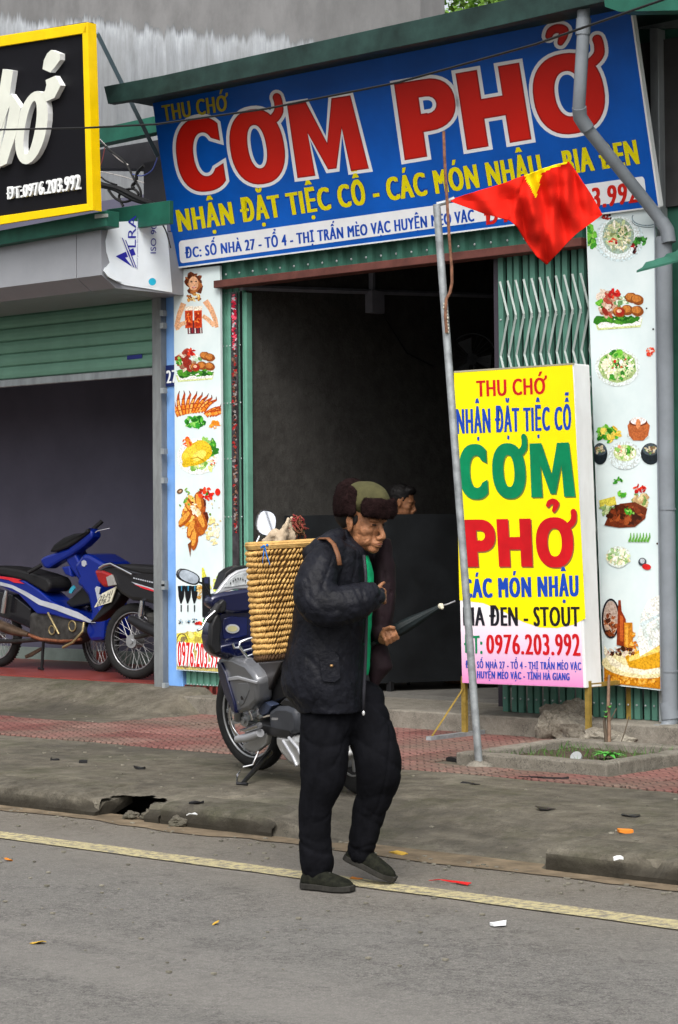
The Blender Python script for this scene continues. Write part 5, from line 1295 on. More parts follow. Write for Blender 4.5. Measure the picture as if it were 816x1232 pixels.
for k in range(900):
    X, Y = random.uniform(-13, -4.4), random.choice([random.uniform(6.95, 7.25), random.uniform(7.3, 10.5), random.uniform(4.5, 7)]); z = 0 if Y < 7.16 else hpave(X, Y)
    r_ = random.uniform(.002, .007); dbm.box((X - r_ * 1.3, Y - r_, z), (X + r_ * 1.3, Y + r_, z + r_))
dbm.build('grit', mat('grit', (.16, .15, .12), .9, var=.6, vscale=3), kind='stuff')
for k, (px_, py_, sz) in enumerate(((146, 980, .035), (166, 981, .03), (206, 988, .045), (182, 972, .05))):
    p = PZ(px_, py_, .03); rock('rubble', ['broken concrete lump inside the kerb hole', 'second concrete lump at right of the kerb hole', 'small rubble lump in the gutter below the crack', 'concrete lump at upper edge of the kerb hole'][k], (p.x, p.y + .06, .02), (sz * 1.3, sz, sz * .7), k * 4 + 1, 'rubble', PAVE)

# tree behind the roofs
tc_ = PY(548, 0, 19.0); tr = thing('tree', 'bright green leafy tree showing above the green roof', 'tree', (tc_.x, 19.5, 0))
MB().tube([(tc_.x, 19.5, 0), (tc_.x + .1, 19.5, 3), (tc_.x, 19.5, 6.4)], [.2, .15, .07], 8).build('trunk', BARK, tr)
mb = MB()
for k in range(5): a = k * 1.3; mb.tube([(tc_.x, 19.5, 4 + k * .4), (tc_.x + math.cos(a) * 1.1, 19.5 + math.sin(a) * 1.1, 5.6 + k * .3)], [.07, .03], 6)
mb.build('limb', BARK, tr)
mb = MB()
cl = [(tc_ + Vector((random.gauss(0, .9), .6 + random.gauss(0, .9), random.gauss(.0, .55))), random.uniform(.25, .5)) for _ in range(46)]
for c_, r_ in cl:
    for k in range(190):
        d = Vector((random.gauss(0, 1), random.gauss(0, 1), random.gauss(0, 1))).normalized() * r_ * random.uniform(.5, 1.05); p = c_ + d
        a = Vector((random.gauss(0, 1), random.gauss(0, 1), random.gauss(0, .6))).normalized() * .05; b = a.cross(d).normalized() * .022
        mb.add([p - a, p + b, p + a, p - b], [(0, 1, 2, 3)])
mb.build('crown', mat('tree_leaf', (.13, .26, .03), .5, var=.5, vscale=2), tr)
#PART2
# ================================================================== ORGANIC MESH TOOLS
def remesh(mb, vox, smooth=4, name='m'):
    me = mb.mesh(name); fix(me)
    ob = bpy.data.objects.new('t', me); r = ob.modifiers.new('r', 'REMESH'); r.mode = 'VOXEL'; r.voxel_size = vox; r.use_smooth_shade = True
    if smooth: sm = ob.modifiers.new('s', 'SMOOTH'); sm.factor = .5; sm.iterations = smooth
    out = evalmesh(ob); bpy.data.objects.remove(ob)
    out.polygons.foreach_set('use_smooth', [True] * len(out.polygons)); return out
def displace(me, fn):
    """fn(coords Nx3, normals Nx3) -> new coords"""
    n = len(me.vertices); co = np.empty(n * 3, np.float32); me.vertices.foreach_get('co', co); co = co.reshape(-1, 3).astype(float)
    no = np.empty(n * 3, np.float32); me.vertex_normals.foreach_get('vector', no); no = no.reshape(-1, 3).astype(float)
    co = fn(co, no); me.vertices.foreach_set('co', co.astype(np.float32).ravel()); me.update()
def seg_dist(co, pts):
    d = np.full(len(co), 1e9)
    for a, b in zip(pts[:-1], pts[1:]):
        a = np.array(a, float); b = np.array(b, float); ab = b - a; t = np.clip(((co - a) @ ab) / max(1e-12, ab @ ab), 0, 1)
        d = np.minimum(d, np.linalg.norm(co - (a + t[:, None] * ab), axis=1))
    return d
def creases(me, lst, noise_amp=0, nscale=10):
    def fn(co, no):
        off = np.zeros(len(co))
        for pts, wd, dp in lst:
            d = seg_dist(co, pts); off -= dp * np.exp(-(d / wd) ** 2)
        if noise_amp:
            off += noise_amp * np.array([noise.noise(Vector(c) * nscale) for c in co])
        return co + no * off[:, None]
    displace(me, fn)

def folds(me, amp, sc, rot=0.0, off=0.0, mask=None):
    """long soft creases: ridged noise stretched along one direction"""
    c0, s0 = math.cos(rot), math.sin(rot)
    def fn(co, no):
        o = np.empty(len(co))
        for i, c in enumerate(co):
            x, y, z = c; a = x * c0 - z * s0; b = x * s0 + z * c0
            w = noise.noise((a * sc[0] * .6, y * sc[1] * .6, b * sc[2] * .5 + 9)) * .9
            v = noise.noise((a * sc[0] + w + off, y * sc[1] + w, b * sc[2] + w))
            o[i] = (1 - min(1, abs(v) * 4.5)) ** 1.8
        o = -o * amp
        if mask is not None: o *= mask(co)
        return co + no * o[:, None]
    displace(me, fn)

# ================================================================== THE WALKING MAN
MG = PZ(390, 1069, 0)
SKIN = mat('tan_skin', (.25, .112, .054), .5, var=.35, vscale=34, bump=.3, bscale=110, sss=.08)
JACK = mat('navy_black_jacket', (.0065, .007, .0102), .52, var=.35, vscale=14, bump=.45, bscale=30, spec=.12)
LINING = mat('maroon_black_lining', (.011, .005, .007), .75, var=.3, vscale=12, bump=.2, bscale=30, spec=.15)
TROUS = mat('black_trousers', (.0045, .0047, .0062), .85, var=.35, vscale=12, bump=.1, bscale=90, spec=.05)
FUR = mat('dark_brown_fur', (.012, .006, .006), .95, var=.5, vscale=60, bump=.6, bscale=200, spec=.05)
OLIVE = mat('olive_cloth', (.050, .047, .018), .85, var=.18, vscale=25, bump=.2, bscale=200)
CAMO = mat('camouflage_canvas', (.005, .0055, .0045), .85, vscale=40, spec=.08, col2=(.017, .018, .012), bump=.2, bscale=120)
SOLE = mat('dark_sole', (.022, .021, .018), .75, spec=.2, var=.4, vscale=40)
SHIRT = mat('green_shirt', (.0, .26, .10), .8, var=.15, vscale=20, bump=.2, bscale=40)
HAIR = mat('black_hair', (.008, .007, .007), .6)
man = thing('person', 'man in dark jacket and fur hat walking along the road with a back basket', 'person', MG, (0, 0, YAW))
MI = wm(man).inverted()
def L(px, py, y=0.0): return MI @ PP(px, py, MG + FWH * y, FWH)
S = (MG - CAM).dot(FWH) / F            # metres per pixel at his distance
def T(mb, pts, n=14, sq=1.0):          # pts: (px, py, depth, radius px)
    P_ = [L(a, b, c) for a, b, c, r in pts]; r = [d * S for a, b, c, d in pts]
    # interpolate
    Q, q = [], []
    for i in range(len(P_) - 1):
        for k in range(4):
            t = k / 4; p0, p1, p2, p3 = P_[max(i - 1, 0)], P_[i], P_[i + 1], P_[min(i + 2, len(P_) - 1)]
            Q.append(.5 * (2 * p1 + (p2 - p0) * t + (2 * p0 - 5 * p1 + 4 * p2 - p3) * t * t + (3 * p1 - p0 - 3 * p2 + p3) * t ** 3))
            q.append(r[i] + (r[i + 1] - r[i]) * t)
    Q.append(P_[-1]); q.append(r[-1])
    mb.tube(Q, q, n, sq=sq); mb.ell(Q[0], (q[0],) * 3, nu=10, nv=8); mb.ell(Q[-1], (q[-1],) * 3, nu=10, nv=8)
def LOFT(mb, rows):                    # rows: (py, xl, xr, half depth m, depth centre)
    rr = []
    for py, xl, xr, hd, yc in rows:
        a, b = L(xl, py, yc), L(xr, py, yc); c = (a + b) / 2; rr.append((c.x, c.y, c.z, (b - a).length / 2, hd))
    mb.loft(rr)
# --- head frame
def head_frame(origin, yaw, pitch=0, k=1.0):
    f = Vector((math.cos(yaw) * math.cos(pitch), math.sin(yaw) * math.cos(pitch), -math.sin(pitch))); l = Vector((-math.sin(yaw), math.cos(yaw), 0)); u = f.cross(l)
    M = Matrix((f, l, u)).transposed()
    def P(a, b, c): return origin + (f * a + l * b + u * c) * k
    return P, M, k
def head_blobs(mb, fr):
    P, M, k = fr
    def e(c, r, rot=None): mb.ell(P(*c), tuple(v * k for v in r), M if rot is None else M @ rot, nu=20, nv=14)
    def t(pts, r, sq=1): mb.tube([P(*p) for p in pts], [v * k for v in r] if isinstance(r, list) else r * k, 10, sq=sq)
    e((-.018, 0, .035), (.098, .074, .092)); e((.015, 0, .0), (.076, .064, .088)); e((.028, 0, -.062), (.058, .054, .050)); e((.070, 0, -.096), (.021, .029, .020))
    for s_ in (-1, 1):
        e((.050, s_ * .037, -.028), (.032, .025, .027)); e((.050, s_ * .036, -.058), (.030, .020, .032)); e((.078, s_ * .028, .017), (.016, .026, .010));
        e((.100, s_ * .013, -.050), (.012, .010, .009)); e((.073, s_ * .031, -.001), (.012, .015, .011))
        e((-.002, s_ * .072, -.012), (.017, .009, .030), Matrix.Rotation(s_ * .35, 3, 'Z')); e((-.008, s_ * .080, .004), (.013, .007, .018), Matrix.Rotation(s_ * .5, 3, 'Z'))
        t([(.02, s_ * .066, .03), (-.03, s_ * .068, .05)], .012)
    t([(.082, 0, .014), (.094, 0, -.012), (.108, 0, -.036), (.112, 0, -.047)], [.010, .0095, .0115, .012]); e((.110, 0, -.045), (.013, .013, .0105))
    e((.078, 0, -.072), (.021, .031, .021)); t([(.090, -.022, -.075), (.099, -.010, -.068), (.101, 0, -.067), (.099, .010, -.068), (.090, .022, -.075)], [.004, .0065, .007, .0065, .004])
    t([(.088, -.019, -.080), (.096, -.009, -.081), (.098, 0, -.081), (.096, .009, -.081), (.088, .019, -.080)], [.004, .007, .0075, .007, .004])
    t([(-.025, 0, -.055), (-.040, 0, -.12), (-.060, 0, -.20)], [.050, .052, .060])
def head_creases(fr):
    P, M, k = fr; o = []
    def c(pts, w_, d): o.append(([P(*p) for p in pts], w_ * k, d * k))
    c([(.100, -.024, -.0765), (.108, 0, -.0735), (.100, .024, -.0765)], .0026, .0045)
    for s_ in (-1, 1):
        c([(.105, s_ * .020, -.045), (.094, s_ * .030, -.062), (.080, s_ * .036, -.085)], .004, .0032)      # fold from nose to mouth
        c([(.088, s_ * .030, -.078), (.080, s_ * .032, -.095)], .004, .003)
        c([(.088, s_ * .018, .004), (.084, s_ * .032, .006), (.074, s_ * .044, .002)], .005, .006)         # under the brow
        c([(.088, s_ * .018, -.008), (.086, s_ * .030, -.014), (.074, s_ * .043, -.012)], .005, .004)       # under the eye
        c([(.072, s_ * .050, -.052), (.050, s_ * .060, -.070)], .014, .003)                                # hollow cheek
        c([(.060, s_ * .060, -.005), (.056, s_ * .062, -.018)], .004, .0022); c([(.055, s_ * .060, .008), (.040, s_ * .066, .012)], .004, .002)
        c([(-.004, s_ * .090, .006), (-.002, s_ * .090, -.020)], .008, .006)
        c([(.040, s_ * .050, -.105), (.0, s_ * .055, -.09), (-.02, s_ * .06, -.06)], .012, .006)
        c([(.030, s_ * .064, -.04), (.026, s_ * .064, -.07)], .004, .002)
    c([(.092, -.02, .035), (.094, 0, .037), (.092, .02, .035)], .003, .0015)
    for s_ in (-1, 1):
        c([(.085, s_ * .036, -.060), (.072, s_ * .046, -.078), (.060, s_ * .044, -.098)], .0026, .0024); c([(.070, s_ * .050, -.058), (.056, s_ * .055, -.078), (.046, s_ * .052, -.10)], .0026, .002)
        c([(.060, s_ * .054, .004), (.046, s_ * .062, .006)], .002, .0018); c([(.060, s_ * .055, -.004), (.045, s_ * .063, -.010)], .002, .0018); c([(.076, s_ * .044, -.019), (.062, s_ * .053, -.024)], .0026, .0018)
        c([(.094, s_ * .024, -.079), (.088, s_ * .029, -.088)], .003, .003)
    return o
def finger(mb, pts, r0=.0085, r1=.0065):
    n = len(pts); mb.tube(pts, [r0 + (r1 - r0) * i / (n - 1) for i in range(n)], 8)
    for p in (pts[0], pts[-1]): mb.ell(p, ((r0 if p is pts[0] else r1),) * 3, nu=8, nv=6)
def V(*a): return Vector(a)

HO = L(435.0, 627.5, 0.01); HF = head_frame(HO, R(-36), R(9))
body = MB(); head_blobs(body, HF)
neckb = HF[0](-.06, 0, -.19)
T(body, [(410, 672, .05, 26), (398, 700, .06, 36), (394, 760, .05, 38), (398, 800, .04, 36), (400, 825, .05, 26)])          # trunk
T(body, [(400, 820, .05, 24), (396, 860, .0, 20), (388, 930, -.02, 18), (378, 990, -.02, 12), (382, 1048, .0, 9)], 12)
T(body, [(400, 820, .05, 22), (430, 860, .08, 20), (454, 905, .07, 18), (442, 980, .10, 12), (430, 1030, .12, 9)], 12)
T(body, [(400, 664, -.08, 16), (388, 690, -.16, 15), (392, 730, -.20, 13), (425, 726, -.19, 11), (452, 717, -.13, 9)], 12)       # right arm, hand tucked into the coat
T(body, [(420, 664, .16, 16), (448, 715, .22, 14), (452, 762, .16, 11), (459, 766, .06, 8.5)], 12)                              # left arm
# left hand closed round the umbrella
hb = L(462, 765, .045)
body.ell(hb, (.030, .026, .034), nu=14, nv=10)
axu = (L(547, 724, .02) - L(472, 757, .02)).normalized()              # umbrella axis
perp = V(0, -1, 0); sidev = axu.cross(perp).normalized()
for k, ln_ in enumerate((1.0, 1.08, 1.02, .88)):
    c_ = L(462.5 + k * 4.3, 768.0 - k * 2.4, .02)
    P_ = [c_ + perp * (-.012) + sidev * .020, c_ + perp * .018 * ln_ + sidev * .024, c_ + perp * .034 * ln_ + sidev * .006, c_ + perp * .030 * ln_ + sidev * -.014, c_ + perp * .014 + sidev * -.022]
    finger(body, [c_ + (p - c_) * 1.0 for p in P_], .0088, .0074)
th = L(461, 760, .015); finger(body, [L(459, 764, .0), L(463, 757, -.012), L(470, 754.5, -.02), L(474, 755.5, -.018)], .0100, .0078)
# right hand: wrist and bent fingers going in under the coat edge
body.ell(L(456, 716, -.125), (.022, .016, .028), nu=12, nv=8)
for k in range(4): finger(body, [L(458, 708 + k * 4.6, -.13), L(462.5, 710 + k * 4.4, -.12), L(463.5, 712 + k * 4.3, -.09), L(462, 713 + k * 4.2, -.06)], .0078, .0065)
finger(body, [L(455, 707, -.135), L(459, 703, -.13), L(462, 701, -.11)], .0082, .0068)
bme = remesh(body, .0032, 6, 'body')
creases(bme, head_creases(HF), .0003, 60)
me = bme; me.materials.append(SKIN); link('body', me, None, man, True)
# lips, brows, eyes, hairline
P = HF[0]
FEAT = mat('lip', (.20, .075, .055), .5)
mb = MB()
for s_ in (-1, 1):
    pts = [P(.083, s_ * .014, .0225), P(.088, s_ * .024, .0265), P(.080, s_ * .040, .0235)]; mb.tube(pts, [.0022, .003, .0012], 6, sq=.8)
mb.build('eyebrow', HAIR, man, True, True)
mb = MB()
for s_ in (-1, 1): mb.ell(P(.0835, s_ * .0300, -.0010), (.0085, .0125, .0040), HF[1], 10, 8)
mb.build('eye', mat('eye_dark', (.012, .009, .008), .25), man, True, True)
mb = MB(); mb.tube([P(.094, -.020, -.0775), P(.1035, -.010, -.0745), P(.1055, 0, -.0738), P(.1035, .010, -.0745), P(.094, .020, -.0775)], [.001, .0022, .0024, .0022, .001], 6)
mb.build('lips', FEAT, man, True, True)
hm = MB(); hm.ell(P(-.030, 0, .03), (.094, .0785, .078), HF[1], 24, 16); hm.ell(P(.012, -.066, .012), (.014, .008, .026), HF[1]); hm.ell(P(.012, .066, .012), (.014, .008, .026), HF[1])
hme = remesh(hm, .005, 2, 'hair'); hme.materials.append(HAIR); link('hair', hme, None, man, True)

# fur hat: olive crown, fur side and back flap, fur front flap
hat = MB(); hat.ell(P(.006, 0, .086), (.106, .088, .074), HF[1], 28, 18)
ob = remesh(hat, .005, 3, 'hat_crown'); creases(ob, [([P(.06, -.09, .10), P(.03, -.06, .165), P(.03, .05, .168)], .006, .004), ([P(.02, -.02, .172), P(-.06, -.02, .16)], .008, .004)], .003, 25)
ob.materials.append(OLIVE); crown = link('fur_hat', ob, None, man, True)
def furmesh(mb, nm, seed, n=2600, fl=.007):
    me = remesh(mb, .0055, 3, nm); creases(me, [], .0050, 32); creases(me, [], .0022, 95)
    me.materials.append(FUR); o = link(nm, me, None, man, True)
    rnd = random.Random(seed); tm = MB(); vs = me.vertices; N_ = len(vs)
    for k in range(n):
        v = vs[rnd.randrange(N_)]; nn_ = v.normal; t_ = Vector((rnd.gauss(0, 1), rnd.gauss(0, 1), rnd.gauss(0, 1) - 1.0)); t_ -= nn_ * t_.dot(nn_)
        d = (nn_ + t_.normalized() * 1.4).normalized() * fl * rnd.uniform(.6, 1.5); sd2 = d.cross(nn_).normalized() * .0007
        tm.add([v.co - sd2 - nn_ * .001, v.co + sd2 - nn_ * .001, v.co + d], [(0, 1, 2)])
    tm.build('fur_tuft', FUR, man, local=True, kind='stuff'); return o
mb = MB()   # front flap
for a_ in range(-58, 59, 8):
    c_ = P(.002 + .122 * math.cos(R(a_)), .094 * math.sin(R(a_)), .066); mb.ell(c_, (.018, .019, .040), HF[1] @ Matrix.Rotation(R(a_), 3, 'Z'), 12, 10)
furmesh(mb, 'front_flap', 1)
mb = MB()   # side and back flap
for a_ in range(95, 266, 8):
    hgt = .055 + .016 * math.sin(R((a_ - 95) * 180 / 170))
    c_ = P(-.002 + .102 * math.cos(R(a_)), .090 * math.sin(R(a_)), .072); mb.ell(c_, (.022, .020, hgt), HF[1] @ Matrix.Rotation(R(a_), 3, 'Z'), 12, 10)
for s_ in (-1, 1):
    mb.ell(P(-.020, s_ * .082, .085), (.050, .018, .060), HF[1], 14, 10); mb.ell(P(.006, s_ * .088, .045), (.026, .014, .024), HF[1], 12, 8)
mb.ell(P(-.062, 0, .095), (.055, .080, .068), HF[1], 16, 12)
furmesh(mb, 'back_flap', 2, 3600)

# jacket
jk = MB()
LOFT(jk, [(636, 405, 424, .062, .05), (644, 401, 430, .076, .05), (652, 391, 436, .11, .04), (661, 380, 441, .165, .03), (675, 369, 442, .185, .03), (690, 363, 443, .19, .03), (720, 354, 443, .185, .03), (750, 350, 443, .18, .03),
          (775, 346, 442, .185, .03), (800, 339, 441, .195, .03), (822, 337, 441, .20, .03), (836, 341, 440, .195, .03), (846, 350, 440, .185, .03), (856, 356, 439, .18, .03)])
T(jk, [(400, 663, -.10, 19), (386, 684, -.165, 24), (379, 708, -.20, 27), (384, 727, -.225, 26), (402, 730, -.235, 25), (424, 726, -.225, 24), (442, 719, -.195, 20), (452, 716, -.155, 15), (455, 716, -.14, 12)], 16)
T(jk, [(408, 644, -.06, 9), (390, 654, -.09, 12), (376, 668, -.08, 14)], 12)
jme = remesh(jk, .006, 5, 'jacket')
cr = []
def C_(pts, w_, d): cr.append(([L(a, b, c) for a, b, c in pts], w_, d))
slv = [L(386, 684, -.165), L(379, 708, -.20), L(384, 727, -.225), L(402, 730, -.235), L(424, 726, -.225), L(452, 716, -.155)]
def m_sl(co): return np.exp(-(np.maximum(0, seg_dist(co, slv) - .05) / .03) ** 2)
folds(jme, .012, (13, 5, 3), R(20), 0, m_sl); folds(jme, .008, (20, 7, 5), R(-25), 5, m_sl)
folds(jme, .005, (2.5, 3, 8), R(48), 2, lambda co: 1 - m_sl(co)); folds(jme, .004, (9, 5, 3), R(8), 7, lambda co: 1 - m_sl(co))
C_([(346, 752, -.14), (372, 756, -.17), (400, 757, -.18), (430, 752, -.16)], .008, .012)
C_([(372, 668, -.12), (398, 676, -.17), (428, 672, -.14)], .006, .005)
C_([(338, 836, -.16), (370, 843, -.18), (405, 845, -.18), (438, 846, -.14)], .006, .010)
for k in range(9): C_([(352 + k * 10, 838, -.19), (354 + k * 10, 856, -.18)], .005, .003)
C_([(406, 648, -.06), (425, 657, -.08), (438, 666, -.08)], .005, .006)
C_([(342, 829, -.19), (372, 837, -.20), (405, 838, -.20), (437, 836, -.16)], .004, .007)
creases(jme, cr, .003, 13); creases(jme, [], .0012, 50)
jme.materials.append(JACK); link('jacket', jme, None, man, True)
# pocket, button, zip band, zip pull
def decal(nm, pts, back, m_, th=.006):
    mb = MB(); mb.prism([L(x, y, back) for x, y in pts], (0, .03, 0)); return mb.build(nm, m_, man, local=True, fixn=True, bevel=.002)
MB().tube([L(438, 668, -.075), L(440, 690, -.09), L(441, 740, -.09), L(440, 790, -.09), L(438, 830, -.09), L(437, 857, -.08)], .0085, 8, sq=.8).build('zip_band', mat('zip_band', (.022, .022, .028), .6), man, True, True)
MB().ell(L(437.5, 858, -.095), (.006, .005, .010)).build('zip_pull', mat('zip_metal', (.6, .6, .6), .3, .6), man, True, True)
decal('pocket_flap', [(383, 787), (402, 784), (408, 790), (410, 816), (403, 821), (388, 820)], -.176, JACK)
MB().ell(L(399, 801, -.180), (.007, .005, .006)).build('button', mat('brass_button', (.30, .18, .08), .4, .6), man, True, True)
# lining / left front of the jacket
lj = MB()
LOFT(lj, [(648, 457, 470, .05, .16), (660, 452, 472, .06, .15), (680, 449, 475, .065, .13), (705, 449, 476.5, .07, .12), (735, 448, 475, .07, .11), (758, 446, 472, .065, .11), (775, 444, 466, .05, .12), (790, 443, 471, .045, .09), (803, 443, 473, .05, .08), (813, 444, 463, .045, .08), (826, 445, 455, .035, .08), (838, 445, 449, .02, .08)])
T(lj, [(418, 662, .18, 17), (446, 690, .22, 20), (456, 730, .22, 18), (455, 758, .12, 13), (458.5, 763, .06, 11.5)], 12)
lme = remesh(lj, .006, 4, 'jacket_front'); cr = []
for k in range(5): C_([(455 + k * 4, 665 + k * 12, .06), (460 + k * 2.5, 700 + k * 12, .04), (456 + k * 3, 730 + k * 12, .04)], .008, .007)
C_([(448, 800, .03), (460, 790, .03), (470, 796, .03)], .006, .005)
creases(lme, cr, .004, 18); lme.materials.append(LINING); link('jacket_front', lme, None, man, True)
# shirt
sm_ = MB(); LOFT(sm_, [(668, 430, 443, .05, .03), (676, 430, 446, .06, .03), (690, 432, 449.5, .07, .04), (705, 433, 450, .07, .04), (740, 433, 448, .07, .04), (762, 432, 446.5, .07, .04), (800, 432, 445.5, .07, .04), (812, 432, 443, .07, .04)])
sme_ = remesh(sm_, .005, 3, 'shirt'); creases(sme_, [], .003, 25); sme_.materials.append(SHIRT); link('shirt', sme_, None, man, True)
# trousers
tr_m = MB()
T(tr_m, [(396, 846, .0, 36), (394, 866, -.01, 34), (391, 890, -.02, 31.5), (390, 915, -.03, 30), (388, 940, -.03, 27), (381, 964, -.02, 21.5), (379, 990, -.01, 19.5), (380, 1014, .0, 20.5), (382, 1034, .0, 21.5), (382, 1044, .0, 20.5)], 18)
T(tr_m, [(428, 846, .07, 30), (440, 866, .06, 30), (448, 888, .05, 29.5), (454, 910, .04, 29), (455, 932, .05, 27.5), (451, 954, .07, 24), (444, 976, .09, 21), (439, 1000, .10, 19), (436, 1016, .11, 19), (433.5, 1026, .11, 17)], 18)
T(tr_m, [(386, 846, .04, 26), (440, 842, .06, 24)], 14)
tme_ = remesh(tr_m, .006, 4, 'trousers'); cr = []
folds(tme_, .0055, (3, 3, 6), R(30), 1); folds(tme_, .004, (4, 4, 8), R(-35), 4); folds(tme_, .005, (10, 6, 1.6), R(4), 8)
creases(tme_, cr, .005, 6); creases(tme_, [], .001, 50); tme_.materials.append(TROUS); link('trousers', tme_, None, man, True)
# shoes
def shoe(heel, yaw, pitch, ln_=.215):
    f = V(math.cos(yaw) * math.cos(pitch), math.sin(yaw) * math.cos(pitch), -math.sin(pitch)); l = V(-math.sin(yaw), math.cos(yaw), 0); u = f.cross(l)
    def P(a, b, c): return heel + f * a * ln_ + l * b + u * c
    st_ = [(-.01, .020, .045), (.05, .030, .066), (.16, .034, .082), (.30, .034, .086), (.42, .037, .074), (.55, .043, .062), (.70, .048, .052), (.84, .046, .044), (.94, .034, .034), (1.0, .014, .022)]
    mb = MB(); n = 16; vs = []
    for a, w_, h in st_:
        for k in range(n):
            t = 2 * math.pi * k / n; c, s2 = math.cos(t), math.sin(t)
            h_ = h * 1.08; vs.append(P(a, w_ * 1.12 * math.copysign(abs(c) ** .8, c), .016 + (h_ - .016) * max(0, (s2 + .25) / 1.25) if s2 > -.25 else .016))
    m_ = len(st_); fs = [(i * n + k, i * n + (k + 1) % n, (i + 1) * n + (k + 1) % n, (i + 1) * n + k) for i in range(m_ - 1) for k in range(n)] + [tuple(range(n))[::-1], tuple(range((m_ - 1) * n, m_ * n))]
    mb.add(vs, fs); me = remesh(mb, .004, 3, 'shoe'); me.materials.append(CAMO); o = link('shoe', me, None, man, True)
    mb = MB(); ring = []
    for a, w_, h in [(-.03, .012, 0)] + st_[:-1] + [(1.02, .020, 0)]: ring.append((a, w_ + .005))
    pts = [P(a, b, 0) for a, b in ring] + [P(a, -b, 0) for a, b in ring[::-1]]
    mb.prism(pts, u * .024); s_o = mb.build('sole', SOLE, None, fixn=True, bevel=.004); s_o.data.transform(Matrix.Identity(4)); s_o.parent = o
    mb = MB()
    for a in (.40, .47, .54, .61): mb.tube([P(a, -.022, .072 - (a - .4) * .10), P(a + .015, 0, .080 - (a - .4) * .10), P(a, .022, .072 - (a - .4) * .10)], .0025, 6)
    lc_ = mb.build('lace', mat('lace', (.05, .05, .045), .8), None, True); lc_.parent = o
hz = L(366, 1066, .0); hz.z = .002
shoe(V(hz.x - .004, hz.y + .01, .002), R(-28), 0)
h2 = L(416, 1034, .13); toe_len = .215
p2 = math.asin(min(.9, (h2.z - .006) / toe_len * .96))
shoe(V(h2.x - .004, h2.y, h2.z), R(-14), p2)
for o_, c_, rr_ in (('cuff', L(382, 1044, .0), .045),): pass
# basket strap over the shoulder belongs to the basket
bk = thing('back_basket', 'tall woven split cane basket carried on the back of the walking man', 'basket', MG, (0, 0, YAW))
CANE = mat('split_cane', (.32, .175, .05), .6, var=.0, vscale=20, col2=(.60, .38, .13), bump=.1, bscale=90)
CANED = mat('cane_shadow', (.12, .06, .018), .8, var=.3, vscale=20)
BYC = .10
def bsec(t):    # t 0 top .. 1 bottom -> centre, rx, ry
    py = 655 + 140 * t; xl = 297 + 10 * max(0, t) ** 1.1; xr = 392 - 38 * t
    if t > .9: k = (t - .9) / .1; xl += 2 * k; xr -= 3 * k
    a, b = L(xl, py + 1.5, BYC), L(xr, py - 4, BYC); c = (a + b) / 2; return c, (b - a) / 2, (b - a).length / 2 * .86
def bpt(t, ang, off=0):
    c, u_, ry = bsec(t); ul = u_.length; e = 2.3; ca, sa = math.cos(ang), math.sin(ang)
    x = math.copysign(abs(ca) ** (2 / e), ca); y = math.copysign(abs(sa) ** (2 / e), sa)
    return c + u_.normalized() * (ul + off) * x + V(0, -1, 0) * (ry + off) * y
mb = MB(); NB = 48; rows_ = 12
vs = [bpt(j / rows_, 2 * math.pi * i / NB, -.008) for j in range(rows_ + 1) for i in range(NB)]
mb.add(vs, [(j * NB + i, j * NB + (i + 1) % NB, (j + 1) * NB + (i + 1) % NB, (j + 1) * NB + i) for j in range(rows_) for i in range(NB)] + [tuple(range(rows_ * NB, rows_ * NB + NB))])
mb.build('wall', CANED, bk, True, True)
mb = MB(); rnd = random.Random(5); NR = 18; NS = 68
for r_ in range(NR):
    t0 = .045 + .90 * r_ / NR; t1 = t0 + .90 / NR
    for k in range(NS):
        a0 = 2 * math.pi * (k + .5 * (r_ % 2) + rnd.uniform(-.1, .1)) / NS; sl_ = .055 + .03 * rnd.random()
        h_ = .46 + rnd.uniform(-.06, .06); P_ = []; jt = rnd.uniform(-.004, .004) + .004 * math.sin(a0 * 3 + r_)
        for q in range(5):
            w_ = q / 4; P_.append(bpt(t0 + (t1 - t0) * (w_ * (h_ + .5) + .02) + jt, a0 + sl_ * (w_ - .5), -.006 + .011 * math.sin(math.pi * w_)))
        g = rnd.uniform(.85, 1.12); mb.tube(P_, [.0022, .0044 * g, .0050 * g, .0042 * g, .0020], 6)
mb.build('weave', CANE, bk, True, True, kind='stuff')
mb = MB()
for j in range(3):
    P_ = [bpt(.004 + j * .012, 2 * math.pi * i / 64, .003 - j * .002) for i in range(65)]; mb.tube(P_, .0062, 7)
P_ = [bpt(-.012, 2 * math.pi * i / 64, .0) for i in range(65)]; mb.tube(P_, .0075, 8)
mb.build('rim', CANE, bk, True, True)
mb = MB()
for k in range(44):
    a0 = 2 * math.pi * k / 44; mb.tube([bpt(.94, a0, .0), bpt(.972, a0 + .04, .006), bpt(1.0, a0 + .09, .0)], [.004, .006, .003], 6)
mb.build('bottom_edge', mat('charred_cane', (.06, .032, .015), .8, var=.5, vscale=40), bk, True, True, kind='stuff')
mb = MB(); mb.ell(L(318, 657, BYC - .125), (.008, .006, .006)); mb.ell(L(322, 656, BYC - .13), (.007, .006, .006)); mb.ell(L(315, 658.5, BYC - .12), (.005, .005, .004))
mb.tube([L(319, 659, BYC - .13), L(321, 668, BYC - .155), L(325, 680, BYC - .165)], .0022, 5); mb.tube([L(318, 659, BYC - .13), L(317, 668, BYC - .15), L(316, 678, BYC - .155)], .0018, 5)
mb.build('blue_tie', mat('blue_tie', (.01, .12, .40), .5), bk, True, True)
mb = MB(); mb.tube([L(378, 655, -.07), L(386, 648, -.115), L(395, 648, -.165), L(402, 655, -.20), L(407, 668, -.232), L(409, 680, -.245)], .0105, 8, sq=.45)
mb.build('strap', mat('leather_strap', (.13, .055, .025), .6, var=.3, vscale=30), bk, True, True)
